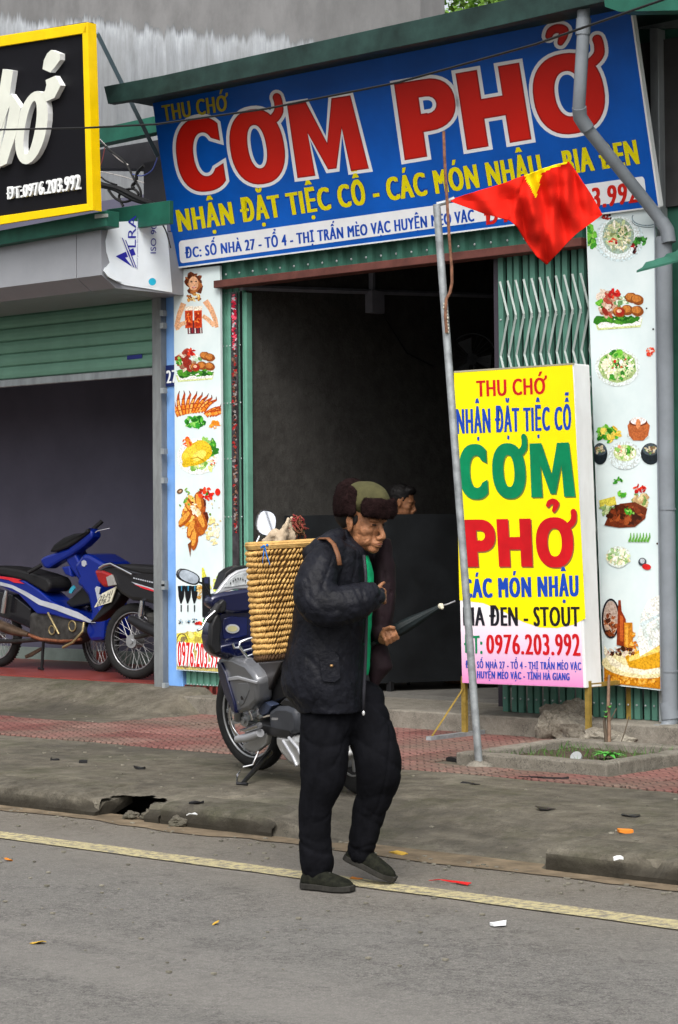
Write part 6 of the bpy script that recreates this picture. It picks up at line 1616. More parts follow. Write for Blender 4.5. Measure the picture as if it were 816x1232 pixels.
# bundle in the basket
bu = thing('cloth_bundle', 'beige cloth bundle with red yarn sticking out of the basket', 'bundle', MG, (0, 0, YAW))
mb = MB(); T(mb, [(330, 672, .12, 11), (336, 655, .12, 10), (341, 640, .12, 8), (347, 626, .12, 4)], 10, .7); T(mb, [(345, 665, .16, 9), (350, 645, .16, 7), (351, 624, .16, 3)], 10); T(mb, [(320, 650, .12, 4), (332, 641, .12, 6)], 8)
me = remesh(mb, .005, 2, 'cloth'); creases(me, [], .010, 22); creases(me, [], .004, 70); me.materials.append(mat('beige_cloth', (.28, .21, .14), .9, vscale=30, col2=(.45, .37, .27))); link('cloth', me, None, bu, True)
mb = MB(); rnd = random.Random(3)
for k in range(60):
    a = L(352 + rnd.uniform(-4, 12), 626 + rnd.uniform(-6, 12), .16 + rnd.uniform(-.03, .03)); mb.tube([a, a + V(rnd.uniform(-.02, .02), rnd.uniform(-.01, .01), rnd.uniform(-.03, .01)), a + V(rnd.uniform(-.03, .03), 0, rnd.uniform(-.05, 0))], .0028, 5)
mb.build('yarn', mat('red_yarn', (.28, .01, .03), .9, vscale=40, col2=(.05, .09, .03)), bu, True, True, kind='stuff')
# umbrella
um = thing('umbrella', 'folded dark green umbrella held low in the left hand of the man', 'umbrella', MG, (0, 0, YAW))
mb = MB(); A0, A1 = L(452, 773, .05), L(530, 729.5, .02); n = 24; vs = []
rows_ = [(0, .010), (.22, .012), (.30, .024), (.42, .026), (.6, .021), (.8, .014), (.96, .009), (1, .006)]
ax_ = (A1 - A0).normalized(); u_ = ax_.cross(V(0, 1, 0)).normalized(); w2 = ax_.cross(u_)
for t, r in rows_:
    for k in range(n): q = 2 * math.pi * k / n; rr = r * (1 + .16 * math.cos(q * 8 + t * 3)); vs.append(A0 + (A1 - A0) * t + (u_ * math.cos(q) + w2 * math.sin(q)) * rr)
mb.add(vs, [(i * n + k, i * n + (k + 1) % n, (i + 1) * n + (k + 1) % n, (i + 1) * n + k) for i in range(len(rows_) - 1) for k in range(n)] + [tuple(range(n))[::-1], tuple(range((len(rows_) - 1) * n, len(rows_) * n))])
mb.build('canopy', mat('umbrella_cloth', (.004, .008, .009), .6, spec=.25, var=.3, vscale=20), um, True, True, fixn=True)
mb = MB(); mb.tube([L(527, 731, .02), L(530, 729.5, .02), L(533.5, 728, .02)], [.006, .013, .008], 12); mb.ell(L(532, 731.5, .0), (.007, .006, .006)); mb.build('cap', mat('bone_cap', (.50, .46, .36), .5), um, True, True)
MB().tube([A1, L(540, 726.5, .02), L(548, 723, .02)], [.004, .003, .0035], 8).build('ferrule', mat('ferrule_metal', (.25, .25, .26), .4, .5), um, True, True)
MB().tube([L(440, 780, .06), A0, A0 + ax_ * .05], .008, 8).build('handle', BLACKM, um, True, True)

# ================================================================== WHEELS
CHROME = mat('chrome', (.7, .7, .72), .15, 1, .05, 10); ALLOY = mat('grey_alloy', (.38, .39, .40), .35, .7, .08, 10); TYRE = mat('tyre_rubber', (.010, .010, .010), .85, spec=.25, var=.3, vscale=30)
def wheel(par, c_, ax, Rr, tr, spokes=36, alloy=False, disc=None):
    """c_ centre, ax axle direction, in the parent's frame"""
    ax = Vector(ax).normalized(); c_ = Vector(c_); u = Vector((0, 0, 1)); u = (u - ax * u.dot(ax)).normalized(); v = ax.cross(u)
    hub = MB(); hub.tube([c_ - ax * .05, c_ + ax * .05], .05 if not alloy else .04, 18); hub.tube([c_ - ax * .062, c_ - ax * .05], .02, 10); hub.tube([c_ + ax * .05, c_ + ax * .062], .02, 10)
    h = hub.build('wheel', ALLOY, par, local=True); smoothang(h)
    t = MB(); t.torus(c_, ax, Rr - tr, tr, 48, 12, sq=.95)
    for k in range(0 if alloy else 64):
        q = 2 * math.pi * k / 64; d = u * math.cos(q) + v * math.sin(q); e = u * -math.sin(q) + v * math.cos(q)
        for s_ in (-1, 1):
            p = c_ + d * (Rr - .003) + ax * s_ * tr * .35 + e * s_ * .004
            t.prism([p - e * .008 - ax * .009, p + e * .002 - ax * .009, p + e * .008 + ax * .009, p - e * .002 + ax * .009], d * .002)
    o = t.build('tyre', TYRE, None, True); o.parent = h
    r = MB(); rr = Rr - tr * 1.75
    for s_ in (-1, 1): r.torus(c_ + ax * s_ * tr * .55, ax, rr, .006, 48, 6)
    n = 48; vs = []
    for k in range(n):
        q = 2 * math.pi * k / n; d = u * math.cos(q) + v * math.sin(q)
        vs += [c_ + d * rr - ax * tr * .5, c_ + d * (rr - .012), c_ + d * rr + ax * tr * .5]
    r.add(vs, [(3 * k + j, 3 * ((k + 1) % n) + j, 3 * ((k + 1) % n) + j + 1, 3 * k + j + 1) for k in range(n) for j in (0, 1)])
    o = r.build('rim', ALLOY if alloy else mat('rim_steel', (.35, .35, .36), .3, .9, .3, 30), None, True); o.parent = h
    s = MB()
    if alloy:
        for k in range(5):
            q = 2 * math.pi * k / 5 + .3; d = u * math.cos(q) + v * math.sin(q); e = u * -math.sin(q) + v * math.cos(q)
            for s_ in (-.5, .5): s.prism([c_ + d * .03 + e * (s_ * .03 - .010) - ax * .010, c_ + d * .03 + e * (s_ * .03 + .010) - ax * .010, c_ + d * rr + e * (s_ * .07 + .010) - ax * .010, c_ + d * rr + e * (s_ * .07 - .010) - ax * .010], ax * .02)
    else:
        for k in range(spokes):
            q = 2 * math.pi * k / spokes; q2 = q + (.55 if k % 2 else -.55); s_ = 1 if (k // 2) % 2 else -1
            s.tube([c_ + (u * math.cos(q2) + v * math.sin(q2)) * .045 + ax * s_ * .035, c_ + (u * math.cos(q) + v * math.sin(q)) * rr], .0024, 4)
    o = s.build('spoke', ALLOY if alloy else mat('spoke_steel', (.30, .30, .30), .45, .8), None, False, kind='stuff' if not alloy else None, fixn=True); o.parent = h
    return h

# ================================================================== UNDERBONE MOTORBIKES IN THE BAY
def z4(x, y): return (x / 4.08, 600 + y / 4.08)
BLUEM = mat('metallic_blue', (.003, .017, .21), .28, .25, .08, 3, coat=.5); BLKM = mat('gloss_black', (.010, .010, .012), .25, coat=.5); SEATM = mat('seat_vinyl', (.012, .012, .013), .55, bump=.1, bscale=120)
WHT = mat('decal_white', (.36, .38, .42), .35); REDL = mat('red_lens', (.22, .008, .008), .15, coat=.5); CLRL = mat('clear_lens', (.22, .21, .20), .12); ENG = mat('engine_grey', (.05, .048, .045), .5, .4, .4, 20)
BRZ = mat('stained_steel', (.30, .24, .12), .4, .6, .35, 25); EXH = mat('exhaust_dark', (.09, .06, .04), .45, .6, .4, 12)
def side(par, nm, pts, Y, th, m_, bev=.006, conv=z4):
    """panel traced in the bike's own upright plane at distance Y, th thick"""
    return MB().prism([PY(*conv(*p), Y) for p in pts], (0, th, 0)).build(nm, m_, par, fixn=True, bevel=bev)
def tubeY(par, nm, pts, r, Y, m_, conv=z4, n=10):
    P_ = [PY(*conv(p[0], p[1]), Y + (p[2] if len(p) > 2 else 0)) for p in pts]; return smoothang(MB().tube(P_, r, n).build(nm, m_, par), 50)
YB1, YB2 = 11.50, 11.10
b1 = thing('motorbike', 'blue underbone motorbike with white stripes parked at the left of the bay', 'motorbike', PY(*z4(-5, 860), YB1), group='motorbikes in the bay')
O1 = b1.location
W1 = PY(-2, 767, YB1) - O1; W1.z = .297 + .285 - O1.z; W2 = PY(163, 768, YB2); W2.z = .297 + .285
wheel(b1, W1, (0, 1, 0), .285, .038)
wheel(b1, W1 + V(1.18, .06, 0), (.25, 1, 0), .285, .034)
Yb = YB1 - .09
side(b1, 'seat', [(-60, 330), (0, 333), (90, 345), (180, 370), (228, 388), (246, 412), (246, 438), (225, 462), (200, 448), (120, 402), (0, 376), (-60, 370)], Yb - .03, .24, SEATM, .02)
side(b1, 'side_cover', [(-60, 372), (0, 380), (70, 388), (120, 402), (190, 448), (250, 500), (330, 540), (400, 570), (468, 608), (440, 612), (350, 596), (250, 570), (180, 565), (90, 470), (0, 430), (-60, 420)], Yb - .02, .22, BLUEM, .012)
side(b1, 'stripe', [(0, 408), (60, 424), (130, 458), (200, 498), (280, 520), (380, 556), (470, 610), (440, 608), (360, 580), (270, 545), (190, 520), (120, 474), (60, 440), (0, 425)], Yb - .026, .004, WHT, 0)
side(b1, 'stripe', [(0, 380), (60, 388), (105, 398), (90, 402), (120, 418), (70, 412), (40, 398), (0, 392)], Yb - .027, .004, mat('decal_red', (.5, .02, .03), .35), 0)
side(b1, 'under_cover', [(-60, 440), (60, 470), (150, 540), (150, 640), (60, 600), (-60, 560)], Yb + .03, .10, BLKM, .01)
side(b1, 'leg_shield', [(405, 268), (440, 275), (515, 318), (508, 360), (488, 430), (492, 520), (515, 600), (508, 695), (440, 702), (415, 650), (445, 560), (430, 480), (400, 440), (372, 418), (384, 384), (360, 330), (385, 300)], Yb + .0, .30, BLUEM, .03)
side(b1, 'shield_stripe', [(466, 440), (474, 430), (492, 436), (484, 470), (496, 470), (480, 500)], Yb - .006, .01, WHT, 0)
side(b1, 'steering_column', [(296, 250), (345, 222), (385, 300), (405, 330), (420, 390), (384, 400), (355, 360), (318, 300)], Yb + .05, .14, BLUEM, .02)
side(b1, 'centre_tunnel', [(318, 508), (350, 484), (400, 436), (470, 428), (500, 470), (470, 505), (420, 520), (350, 535)], Yb + .04, .14, BLACKM, .015)
side(b1, 'handlebar_cover', [(192, 300), (210, 285), (270, 262), (330, 245), (372, 210), (430, 140), (452, 160), (455, 190), (410, 235), (345, 280), (290, 310), (235, 345), (214, 340)], Yb + .02, .10, BLUEM, .02)
side(b1, 'meter_housing', [(240, 262), (262, 225), (310, 190), (360, 172), (405, 168), (428, 142), (436, 165), (372, 215), (330, 240), (275, 262)], Yb + .0, .12, BLACKM, .015)
tubeY(b1, 'grip', [(140, 362, -.1), (205, 326, -.03)], .017, Yb, BLACK); tubeY(b1, 'grip', [(440, 165, .05), (502, 110, .14)], .017, Yb, BLACK); tubeY(b1, 'brake_lever', [(452, 178, .05), (480, 158, .06), (540, 145, .10)], .005, Yb, CHROME)
side(b1, 'front_mudguard', [(300, 335), (340, 330), (352, 385), (320, 372)], Yb + .05, .08, BLUEM, .01)
side(b1, 'emblem', [(400, 308), (410, 302), (422, 308), (424, 324), (414, 334), (402, 328)], Yb - .008, .01, WHT, 0)
side(b1, 'painted_glint', [(345, 440), (362, 425), (368, 440), (350, 465), (338, 462)], Yb - .01, .01, mat('teal_glint', (.03, .25, .35), .2), 0)  # teal glint painted on as a small flat piece
side(b1, 'engine', [(140, 560), (230, 545), (330, 570), (405, 600), (415, 660), (370, 690), (320, 720), (230, 715), (140, 690)], Yb + .0, .22, ENG, .03)
for q in ((355, 625, 26), (255, 645, 22)):
    c_ = PY(*z4(q[0], q[1]), Yb - .01); MB().tube([c_, c_ + V(0, .05, 0)], q[2] / 4.08 * .0064, 20).build('engine_cover', ENG, b1)
    MB().torus(c_, (0, 1, 0), q[2] / 4.08 * .0064, .006, 24, 6).build('cover_ring', BRZ, b1)
tubeY(b1, 'exhaust', [(-60, 600), (0, 622), (60, 645), (140, 668)], [.045, .045, .042, .02], Yb - .10, EXH); tubeY(b1, 'exhaust_pipe', [(130, 664, -.1), (200, 690, -.06), (300, 700, 0), (400, 690, .03)], .014, Yb, mat('rusty_pipe', (.16, .06, .03), .6, .3, .5, 20))
tubeY(b1, 'kick_lever', [(236, 560, -.03), (262, 610, -.05), (290, 664, -.05)], .009, Yb, BRZ); tubeY(b1, 'gear_guard', [(412, 608, -.03), (408, 650, -.06), (360, 705, -.06), (310, 730, -.04)], .011, Yb, BRZ)
tubeY(b1, 'shock_absorber', [(34, 450), (26, 500), (18, 560)], [.016, .026, .026], Yb - .02, CHROME)
tubeY(b1, 'stand', [(214, 700), (210, 760), (206, 838)], .012, Yb, BLACKM); tubeY(b1, 'stand_foot', [(212, 836), (190, 832, .05)], .010, Yb, BLACKM)
tubeY(b1, 'swing_arm', [(0, 700), (90, 700), (200, 690)], .018, Yb + .03, ENG)
side(b1, 'stay', [(120, 770), (200, 728), (215, 735), (150, 775), (125, 785)], Yb + .02, .02, EXH, .003)

b2 = thing('motorbike', 'black motorbike with red tail light and licence plate beside the steel rail', 'motorbike', PY(160, 815, YB2), (0, 0, 0), group='motorbikes in the bay')
O2 = b2.location; Yk = YB2 - .08
wheel(b2, W2 - O2, (-.12, 1, 0), .285, .040)
wheel(b2, W2 - O2 + V(1.12, .22, 0), (-.2, 1, 0), .26, .034)
side(b2, 'tail_body', [(462, 348), (500, 326), (560, 322), (650, 345), (760, 350), (860, 380), (980, 470), (960, 540), (860, 520), (752, 520), (700, 505), (640, 500), (592, 470), (560, 436), (505, 432), (470, 400)], Yk - .03, .22, BLKM, .03)
side(b2, 'seat', [(560, 322), (620, 325), (760, 335), (900, 350), (980, 400), (960, 420), (860, 384), (700, 372), (620, 350)], Yk - .035, .23, SEATM, .03)
tubeY(b2, 'grab_rail', [(488, 340, -.05), (512, 325, -.05), (545, 318, -.05), (600, 346, -.05), (650, 372, -.05)], .010, Yk, CHROME)
side(b2, 'tail_light', [(460, 350), (500, 350), (548, 370), (566, 425), (505, 436), (478, 405)], Yk - .045, .19, REDL, .02)
side(b2, 'tail_reflector', [(520, 385), (548, 372), (566, 424), (530, 430)], Yk - .052, .02, CLRL, .004)
side(b2, 'stripe', [(645, 408), (700, 425), (800, 455), (800, 462), (690, 436)], Yk - .036, .004, WHT, 0); side(b2, 'stripe', [(660, 420), (720, 436), (800, 464), (800, 470), (700, 440)], Yk - .0365, .004, MATS['decal_red'], 0)
mk = MB()
for k in range(12): x = 655 + k * 11; y = 386 + k * 2.6; mk.prism([PY(*z4(*p), Yk - .037) for p in ((x, y), (x + 7, y + 1.5), (x + 7, y + 8), (x, y + 6))], (0, .002, 0))
mk.build('small_print', WHT, b2, kind='stuff')
side(b2, 'rear_mudguard', [(560, 430), (592, 470), (575, 500), (540, 545), (470, 600), (438, 608), (455, 590), (500, 530), (540, 480)], Yk + .0, .12, BLACKM, .01)
PLT = mat('plate_white', (.50, .48, .38), .5, var=.1, vscale=20)
side(b2, 'licence_plate', [(462, 534), (500, 466), (571, 430), (545, 508)], Yk - .03, .01, PLT, .001)
PLK = ((0, Yk - .031, 0), (0, -1, 0)); INKK = mat('plate_ink', (.05, .05, .05), .6)
text('23-H1', [z4(494, 480), z4(556, 448), z4(548, 474), z4(484, 505)], PLK, INKK, b2, .15, .001); text('078.2', [z4(482, 508), z4(546, 478), z4(538, 502), z4(472, 530)], PLK, INKK, b2, .15, .001)
side(b2, 'engine', [(700, 560), (900, 560), (960, 640), (900, 720), (760, 700)], Yk + .0, .2, ENG, .03)
tubeY(b2, 'exhaust', [(640, 590), (700, 622), (780, 660), (900, 690)], [.03, .045, .045, .02], Yk - .08, mat('muffler_black', (.02, .02, .022), .4, .4)); tubeY(b2, 'swing_arm', [(665, 680), (760, 660), (860, 650)], .018, Yk + .0, ENG)
tubeY(b2, 'shock_absorber', [(700, 500), (694, 560), (680, 640)], [.018, .026, .022], Yk - .03, CHROME)
side(b2, 'leg_shield', [(1020, 330), (1110, 380), (1150, 560), (1080, 700), (1020, 640), (1060, 500)], Yk + .08, .26, BLKM, .03)
side(b2, 'handlebar_cover', [(960, 190), (1060, 170), (1090, 230), (1100, 340), (1040, 350), (1010, 260)], Yk + .10, .2, BLKM, .03)

# ================================================================== SCOOTER BEHIND THE MAN
gF, gR = PZ(312, 926, HP), PZ(425, 953, HP)
hd = (gF - gR); hd.z = 0; AZ = math.atan2(hd.y, hd.x); WB = 1.24
sc_o = gF - hd.normalized() * WB; sc_o.z = HP
sct = thing('scooter', 'dark blue and silver scooter on its side stand behind the man', 'scooter', sc_o, (-R(9), 0, AZ))
SM = wm(sct); SI = SM.inverted()
def onside(px, py, y): return SI @ PP(px, py, SM @ V(0, y, 0), SM.to_3x3() @ V(0, 1, 0))
def oncross(px, py, x): return SI @ PP(px, py, SM @ V(x, 0, 0), SM.to_3x3() @ V(1, 0, 0))
def zA(x, y): return (200 + x / 5.1, 600 + y / 5.1)
def zB(x, y): return (250 + x / 4.295, 770 + y / 4.295)
DKBL = mat('deep_blue_paint', (.003, .005, .032), .22, .2, .1, 3, coat=.8); SILV = mat('silver_paint', (.15, .155, .165), .32, .5, .06, 4, coat=.4); SILL = mat('light_silver', (.40, .41, .43), .3, .4, .05, 4)
def sp_(nm, pts, y, th, m_, conv=zB, bev=.008, par=sct):
    mb = MB(); mb.prism([onside(*conv(*p), y) for p in pts], (0, -th, 0)); return smoothang(mb.build(nm, m_, par, local=True, fixn=True, bevel=bev), 50)
def cp_(nm, pts, x, th, m_, conv=zA, bev=.008, par=sct):
    mb = MB(); mb.prism([oncross(*conv(*p), x) for p in pts], (th, 0, 0)); return smoothang(mb.build(nm, m_, par, local=True, fixn=True, bevel=bev), 50)
st_ang = R(14)
wheel(sct, (WB, 0, .285), (-math.sin(st_ang), math.cos(st_ang), 0), .285, .042, alloy=True)
wheel(sct, (0, 0, .285), (0, 1, 0), .285, .055, alloy=True)
MB().torus((WB, .06, .285), (-math.sin(st_ang), math.cos(st_ang), 0), .10, .012, 24, 6, sq=.2).build('brake_disc', CHROME, sct, True, True)
for s_ in (-1, 1): MB().tube([(WB + .01, s_ * .075, .285), (WB - .10, s_ * .065, .62), (WB - .16, s_ * .04, .8)], .02, 10).build('fork_leg', ALLOY, sct, True, True)
mb = MB(); pr = []
for k in range(11):
    a = R(20 + 14 * k); pr.append((WB + .325 * math.cos(a), .285 + .325 * math.sin(a)))
for i in range(10):
    (x0_, z0_), (x1_, z1_) = pr[i], pr[i + 1]; mb.add([(x0_, -.055, z0_ - .02), (x0_, 0, z0_ + .01), (x0_, .055, z0_ - .02), (x1_, -.055, z1_ - .02), (x1_, 0, z1_ + .01), (x1_, .055, z1_ - .02)], [(0, 1, 4, 3), (1, 2, 5, 4)])
mb.build('front_fender', DKBL, sct, True, True)
# front body and leg shield
cp_('front_body', [(285, 735), (318, 690), (400, 660), (500, 650), (640, 660), (700, 760), (690, 950), (620, 1040), (540, 1040), (420, 990), (320, 972), (280, 930), (268, 850)], .93, .14, DKBL, bev=.03)
cp_('shield_shoulder', [(278, 780), (300, 720), (330, 700), (345, 760), (335, 860), (345, 940), (300, 960), (270, 900)], .90, .05, BLACKM, bev=.01)
cp_('inner_panel', [(352, 735), (400, 720), (500, 728), (500, 840), (440, 858), (352, 862), (345, 800)], .925, .01, mat('mid_blue_paint', (.004, .008, .055), .25, .2, coat=.6), bev=.004)
cp_('badge', [(408 + 42 * math.cos(t * .314), 798 + 28 * math.sin(t * .314)) for t in range(20)], .918, .006, SILL, bev=0)
cp_('badge_centre', [(408 + 31 * math.cos(t * .314), 798 + 18 * math.sin(t * .314)) for t in range(20)], .915, .006, mat('badge_gold', (.45, .42, .22), .35, .4), bev=0)
cp_('lower_inner', [(330, 900), (420, 880), (530, 860), (545, 1030), (470, 990), (390, 960), (330, 945)], .90, .03, DKBL, bev=.01)
sp_('side_panel', [(46, 100), (70, 86), (120, 92), (190, 125), (232, 175), (250, 215), (250, 320), (215, 358), (150, 382), (120, 345), (85, 240), (60, 165)], .20, .10, SILV, bev=.02)
sp_('side_panel_recess', [(155, 225), (210, 222), (214, 260), (185, 330), (165, 345), (152, 300)], .203, .01, mat('recess_grey', (.13, .135, .14), .4, .3), bev=.002)
sp_('side_trim', [(100, 195), (150, 186), (250, 215), (250, 228), (160, 205), (108, 212)], .207, .012, SILL, bev=.003)
sp_('side_edge', [(44, 112), (66, 118), (90, 175), (108, 240), (135, 330), (142, 382), (126, 372), (85, 285), (56, 190)], .215, .03, DKBL, bev=.006)
p_ = onside(*zB(178, 299), .212); MB().tube([p_, p_ + V(0, .004, 0)], .011, 12).build('screw', BLACKM, sct, local=True); p_ = onside(*zB(160, 325), .212); MB().tube([p_, p_ + V(0, .004, 0)], .008, 12).build('screw', CHROME, sct, local=True)
def sct_tube(nm, pts, r, m_, conv=zA, plane='c', d=.9, n=10):
    P_ = [(oncross if plane == 'c' else onside)(*conv(p[0], p[1]), d + (p[2] if len(p) > 2 else 0)) for p in pts]; return smoothang(MB().tube(P_, r, n).build(nm, m_, sct, local=True), 60)
sct_tube('rack_bar', [(408, 888), (418, 916), (450, 912)], .007, CHROME, d=.84); sct_tube('rack_bar', [(560, 845), (500, 862), (452, 882), (448, 905), (490, 965), (540, 1030)], .008, CHROME, d=.84); sct_tube('rack_bar', [(495, 968), (545, 950)], .006, CHROME, d=.84); sct_tube('rack_bar', [(470, 935), (530, 918), (580, 915)], .007, CHROME, d=.84)
sp_('tunnel', [(232, 140), (370, 100), (470, 90), (480, 300), (400, 300), (330, 330), (280, 395), (255, 380), (250, 250)], .10, .20, BLACKM, bev=.01)
sp_('body_side', [(240, 120), (380, 110), (340, 200), (300, 290), (258, 300)], .13, .03, mat('dark_bronze', (.05, .045, .045), .35, .4), bev=.006)
sct_tube('frame_edge', [(232, 130), (255, 260), (262, 385)], .007, SILL, zB, 's', .14)
# cluster and handlebar
cp_('handlebar_cover', [(262, 620), (285, 596), (330, 580), (420, 565), (500, 552), (640, 560), (700, 600), (640, 660), (500, 700), (420, 706), (330, 690), (270, 660)], .90, .10, DKBL, bev=.02)
cp_('cluster_frame', [(296, 588), (322, 560), (350, 520), (392, 470), (440, 440), (500, 426), (600, 440), (640, 500), (620, 555), (500, 552), (420, 556), (340, 578)], .92, .03, SILL, bev=.006)
cp_('dial_glass', [(355, 545), (380, 505), (425, 468), (470, 452), (560, 455), (560, 525), (470, 530), (420, 540)], .914, .01, mat('dial_glass', (.33, .35, .36), .12, var=.45, vscale=30), bev=.002)
mk = MB()
for k in range(7):
    x, y = 395 + k * 15, 525 - 28 * math.sin(k * .45); mk.prism([oncross(*zA(*q), .909) for q in ((x, y), (x + 5, y - 1), (x + 4, y - 14), (x - 1, y - 13))], (.002, 0, 0))
mk.build('dial_mark', BLACKM, sct, local=True, kind='stuff', fixn=True)
cp_('visor', [(330, 560), (345, 510), (365, 455), (405, 425), (450, 412), (520, 410), (640, 430), (600, 440), (500, 426), (440, 440), (392, 470), (350, 520)], .96, .10, BLACKM, bev=.01)
sct_tube('grip', [(322, 650), (262, 742)], .0185, mat('grip_rubber', (.02, .02, .021), .6), d=.80); sct_tube('grip_end', [(266, 736), (254, 752)], .021, BLACKM, d=.80)
cp_('switch_box', [(325, 640), (355, 615), (375, 640), (368, 690), (335, 705), (318, 672)], .85, .05, BLACKM, bev=.008)
sct_tube('brake_lever', [(300, 690), (250, 735), (215, 800), (192, 808)], [.005, .006, .006, .008], CHROME, d=.78)
# mirrors
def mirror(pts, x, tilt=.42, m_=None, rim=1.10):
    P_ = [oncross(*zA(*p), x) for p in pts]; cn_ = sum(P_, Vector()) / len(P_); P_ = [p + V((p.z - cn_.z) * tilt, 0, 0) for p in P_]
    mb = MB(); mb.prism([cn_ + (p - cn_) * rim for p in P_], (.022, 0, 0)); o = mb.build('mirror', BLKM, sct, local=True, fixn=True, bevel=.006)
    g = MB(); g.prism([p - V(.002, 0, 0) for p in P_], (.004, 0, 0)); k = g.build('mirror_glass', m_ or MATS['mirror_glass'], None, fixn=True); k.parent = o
mat('mirror_glass', (.85, .87, .9), .03, 1, .0)
def ov(cx, cy, rx, ry, rot, n=18, e=2.6):
    o = []
    for k in range(n):
        t = 2 * math.pi * k / n; c, s2 = math.cos(t), math.sin(t); a = rx * math.copysign(abs(c) ** (2 / e), c); b = ry * math.copysign(abs(s2) ** (2 / e), s2); o.append((cx + a * math.cos(R(rot)) - b * math.sin(R(rot)), cy + a * math.sin(R(rot)) + b * math.cos(R(rot))))
    return o
mirror(ov(139, 479, 60, 33, 24), .84, .12, mat('dim_reflection', (.42, .46, .50), .12, .9, .35, 12), 1.22); sct_tube('mirror_stem', [(195, 510), (230, 522), (275, 600)], .006, BLACKM, d=.86)  # left glass coloured darker and patchy to stand in for a dim reflection
mirror(ov(616, 150, 52, 76, 18), .93); sct_tube('mirror_stem', [(574, 228), (540, 300), (500, 420), (520, 560)], .006, CHROME, d=.95)
# engine, foot pegs, stand
sp_('air_filter', [(312, 372), (350, 345), (400, 345), (440, 362), (455, 420), (452, 480), (430, 492), (370, 482), (320, 465)], .17, .12, mat('filter_black', (.035, .038, .045), .45), bev=.02)
sp_('filter_mark', [(330, 402), (362, 402), (362, 414), (330, 414)], .172, .004, mat('mark_grey', (.2, .2, .2), .5), bev=0)
sp_('filter_snorkel', [(365, 330), (395, 300), (430, 310), (460, 345), (455, 365), (400, 350)], .15, .09, BLACKM, bev=.01)
sp_('drive_case', [(345, 480), (400, 490), (470, 500), (640, 520), (700, 600), (640, 665), (470, 672), (420, 650), (370, 590), (345, 540)], .17, .10, mat('cast_silver', (.42, .42, .41), .35, .6), bev=.03)
for q in (((390, 520), (440, 600), (462, 650)), ((420, 505), (468, 560), (500, 640))): sct_tube('case_rib', q, .009, SILL, zB, 's', .172)
sct_tube('foot_peg', [(168, 466), (205, 464), (268, 440)], [.005, .014, .016], CHROME, zB, 's', .22); sct_tube('foot_peg', [(155, 512), (215, 502), (272, 480)], [.020, .024, .022], SILL, zB, 's', .21)
sp_('peg_bracket', [(175, 545), (290, 480), (310, 470), (300, 540), (250, 580), (210, 575)], .17, .03, ALLOY, bev=.006)
sp_('frame_joint', [(255, 325), (300, 320), (330, 340), (310, 380), (280, 395), (262, 370)], .14, .05, mat('joint_blue', (.03, .04, .07), .4), bev=.006)
gz = SI @ PZ(*zB(178, 743), HP + .006); s0 = onside(*zB(325, 580), .08)
smoothang(MB().tube([s0, s0 + (gz - s0) * .6 + V(0, .0, 0), gz], [.016, .013, .011], 8).build('side_stand', BLACKM, sct, local=True))
g2_ = SI @ PZ(*zB(150, 742), HP + .006); g3 = SI @ PZ(*zB(205, 745), HP + .006)
MB().tube([g2_, gz, g3], .009, 6).build('stand_foot', BLACKM, sct, local=True)
MB().tube([g2_, onside(*zB(152, 700), .30), onside(*zB(185, 655), .28), onside(*zB(232, 645), .24), onside(*zB(262, 575), .18)], .0045, 6).build('stand_wire', CHROME, sct, local=True)
# hidden rear half
MB().box((-.05, -.12, .60), (.62, .12, .72)).build('seat', SEATM, sct, local=True, bevel=.03)
MB().box((-.05, -.10, .42), (.45, .10, .62)).build('rear_body', BLACKM, sct, local=True, bevel=.04)
MB().box((.35, -.17, .27), (.88, .17, .33)).build('floor_board', BLACKM, sct, local=True, bevel=.01)
MB().tube([(.0, -.14, .28), (.1, -.14, .26), (.4, -.12, .25)], [.045, .045, .02], 14).build('exhaust', ENG, sct, True, True)

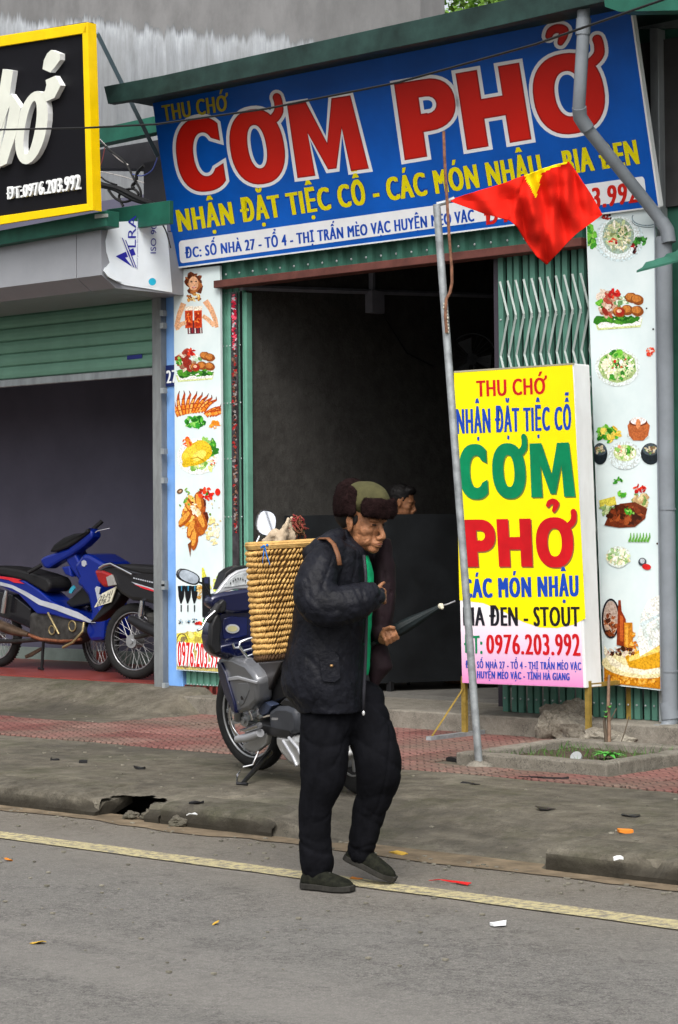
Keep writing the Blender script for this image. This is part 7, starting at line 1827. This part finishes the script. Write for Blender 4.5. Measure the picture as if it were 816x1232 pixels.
# ================================================================== SECOND PERSON, SITTING BEHIND THE PARTITION
d2 = 15.9; q0 = CAM + ray(485, 640) * d2; p2o = V(q0.x, q0.y, FLZ)
pr_ = thing('person', 'person with short black hair half hidden behind the dark partition', 'person', p2o, (0, 0, YAW))
PI_ = wm(pr_).inverted(); hc = PI_ @ (CAM + ray(484, 604) * d2)
HF2 = head_frame(hc, R(-15), R(12), .98); mb = MB(); head_blobs(mb, HF2)
mb.tube([hc + V(-.06, 0, -.19), hc + V(-.09, 0, -.45), hc + V(-.09, 0, -.74)], [.10, .16, .15], 16)
for s_ in (-1, 1):
    mb.tube([hc + V(-.07, s_ * .17, -.25), hc + V(-.04, s_ * .20, -.50), hc + V(.16, s_ * .14, -.62)], [.055, .045, .032], 10); mb.ell(hc + V(.20, s_ * .13, -.63), (.05, .03, .025))
    for k in range(5): finger(mb, [hc + V(.22, s_ * (.115 + k * .012), -.63), hc + V(.26, s_ * (.115 + k * .012), -.635), hc + V(.275, s_ * (.115 + k * .012), -.66)])
    mb.tube([hc + V(-.08, s_ * .09, -.74), hc + V(.30, s_ * .10, -.72), hc + V(.32, s_ * .10, -1.08), V(hc.x + .32, hc.y + s_ * .10, .06)], [.085, .065, .05, .04], 10); mb.ell(V(hc.x + .38, hc.y + s_ * .10, .035), (.11, .045, .034))
me = remesh(mb, .007, 2, 'body'); creases(me, head_creases(HF2)); me.materials.append(SKIN); link('body', me, None, pr_, True)
mb = MB(); mb.tube([hc + V(-.07, 0, -.20), hc + V(-.09, 0, -.45), hc + V(-.09, 0, -.76)], [.12, .185, .175], 16)
for s_ in (-1, 1): mb.tube([hc + V(-.07, s_ * .17, -.25), hc + V(-.04, s_ * .20, -.50), hc + V(.10, s_ * .16, -.60)], [.075, .062, .05], 10)
me = remesh(mb, .01, 3, 'shirt'); me.materials.append(mat('dark_shirt', (.02, .022, .03), .9)); link('shirt', me, None, pr_, True)
mb = MB()
for s_ in (-1, 1): mb.tube([hc + V(-.08, s_ * .09, -.76), hc + V(.30, s_ * .10, -.73), hc + V(.33, s_ * .10, -1.08), V(hc.x + .33, hc.y + s_ * .10, .12)], [.11, .085, .07, .06], 10)
me = remesh(mb, .01, 3, 'trousers'); me.materials.append(MATS['dark_shirt']); link('trousers', me, None, pr_, True)
P2 = HF2[0]; mb = MB(); mb.ell(P2(-.03, 0, .05), (.100, .083, .088), HF2[1], 20, 14); mb.ell(P2(.04, 0, .095), (.05, .06, .035), HF2[1], 20, 14)
me = remesh(mb, .005, 2, 'hair'); creases(me, [], .004, 60); me.materials.append(HAIR); link('hair', me, None, pr_, True)
sto = thing('stool', 'dark stool under the person behind the partition', 'stool', p2o, (0, 0, YAW)); sz_ = hc.z - .74 - .11
MB().tube([(hc.x - .09, hc.y, sz_ - .03), (hc.x - .09, hc.y, sz_)], .17, 20).build('seat', BLACKM, sto, local=True)
for a in range(4): t = a * math.pi / 2 + .78; MB().tube([(hc.x - .09 + .12 * math.cos(t), hc.y + .12 * math.sin(t), sz_ - .03), (hc.x - .09 + .17 * math.cos(t), hc.y + .17 * math.sin(t), 0)], .014, 6).build('leg', BLACKM, sto, local=True)
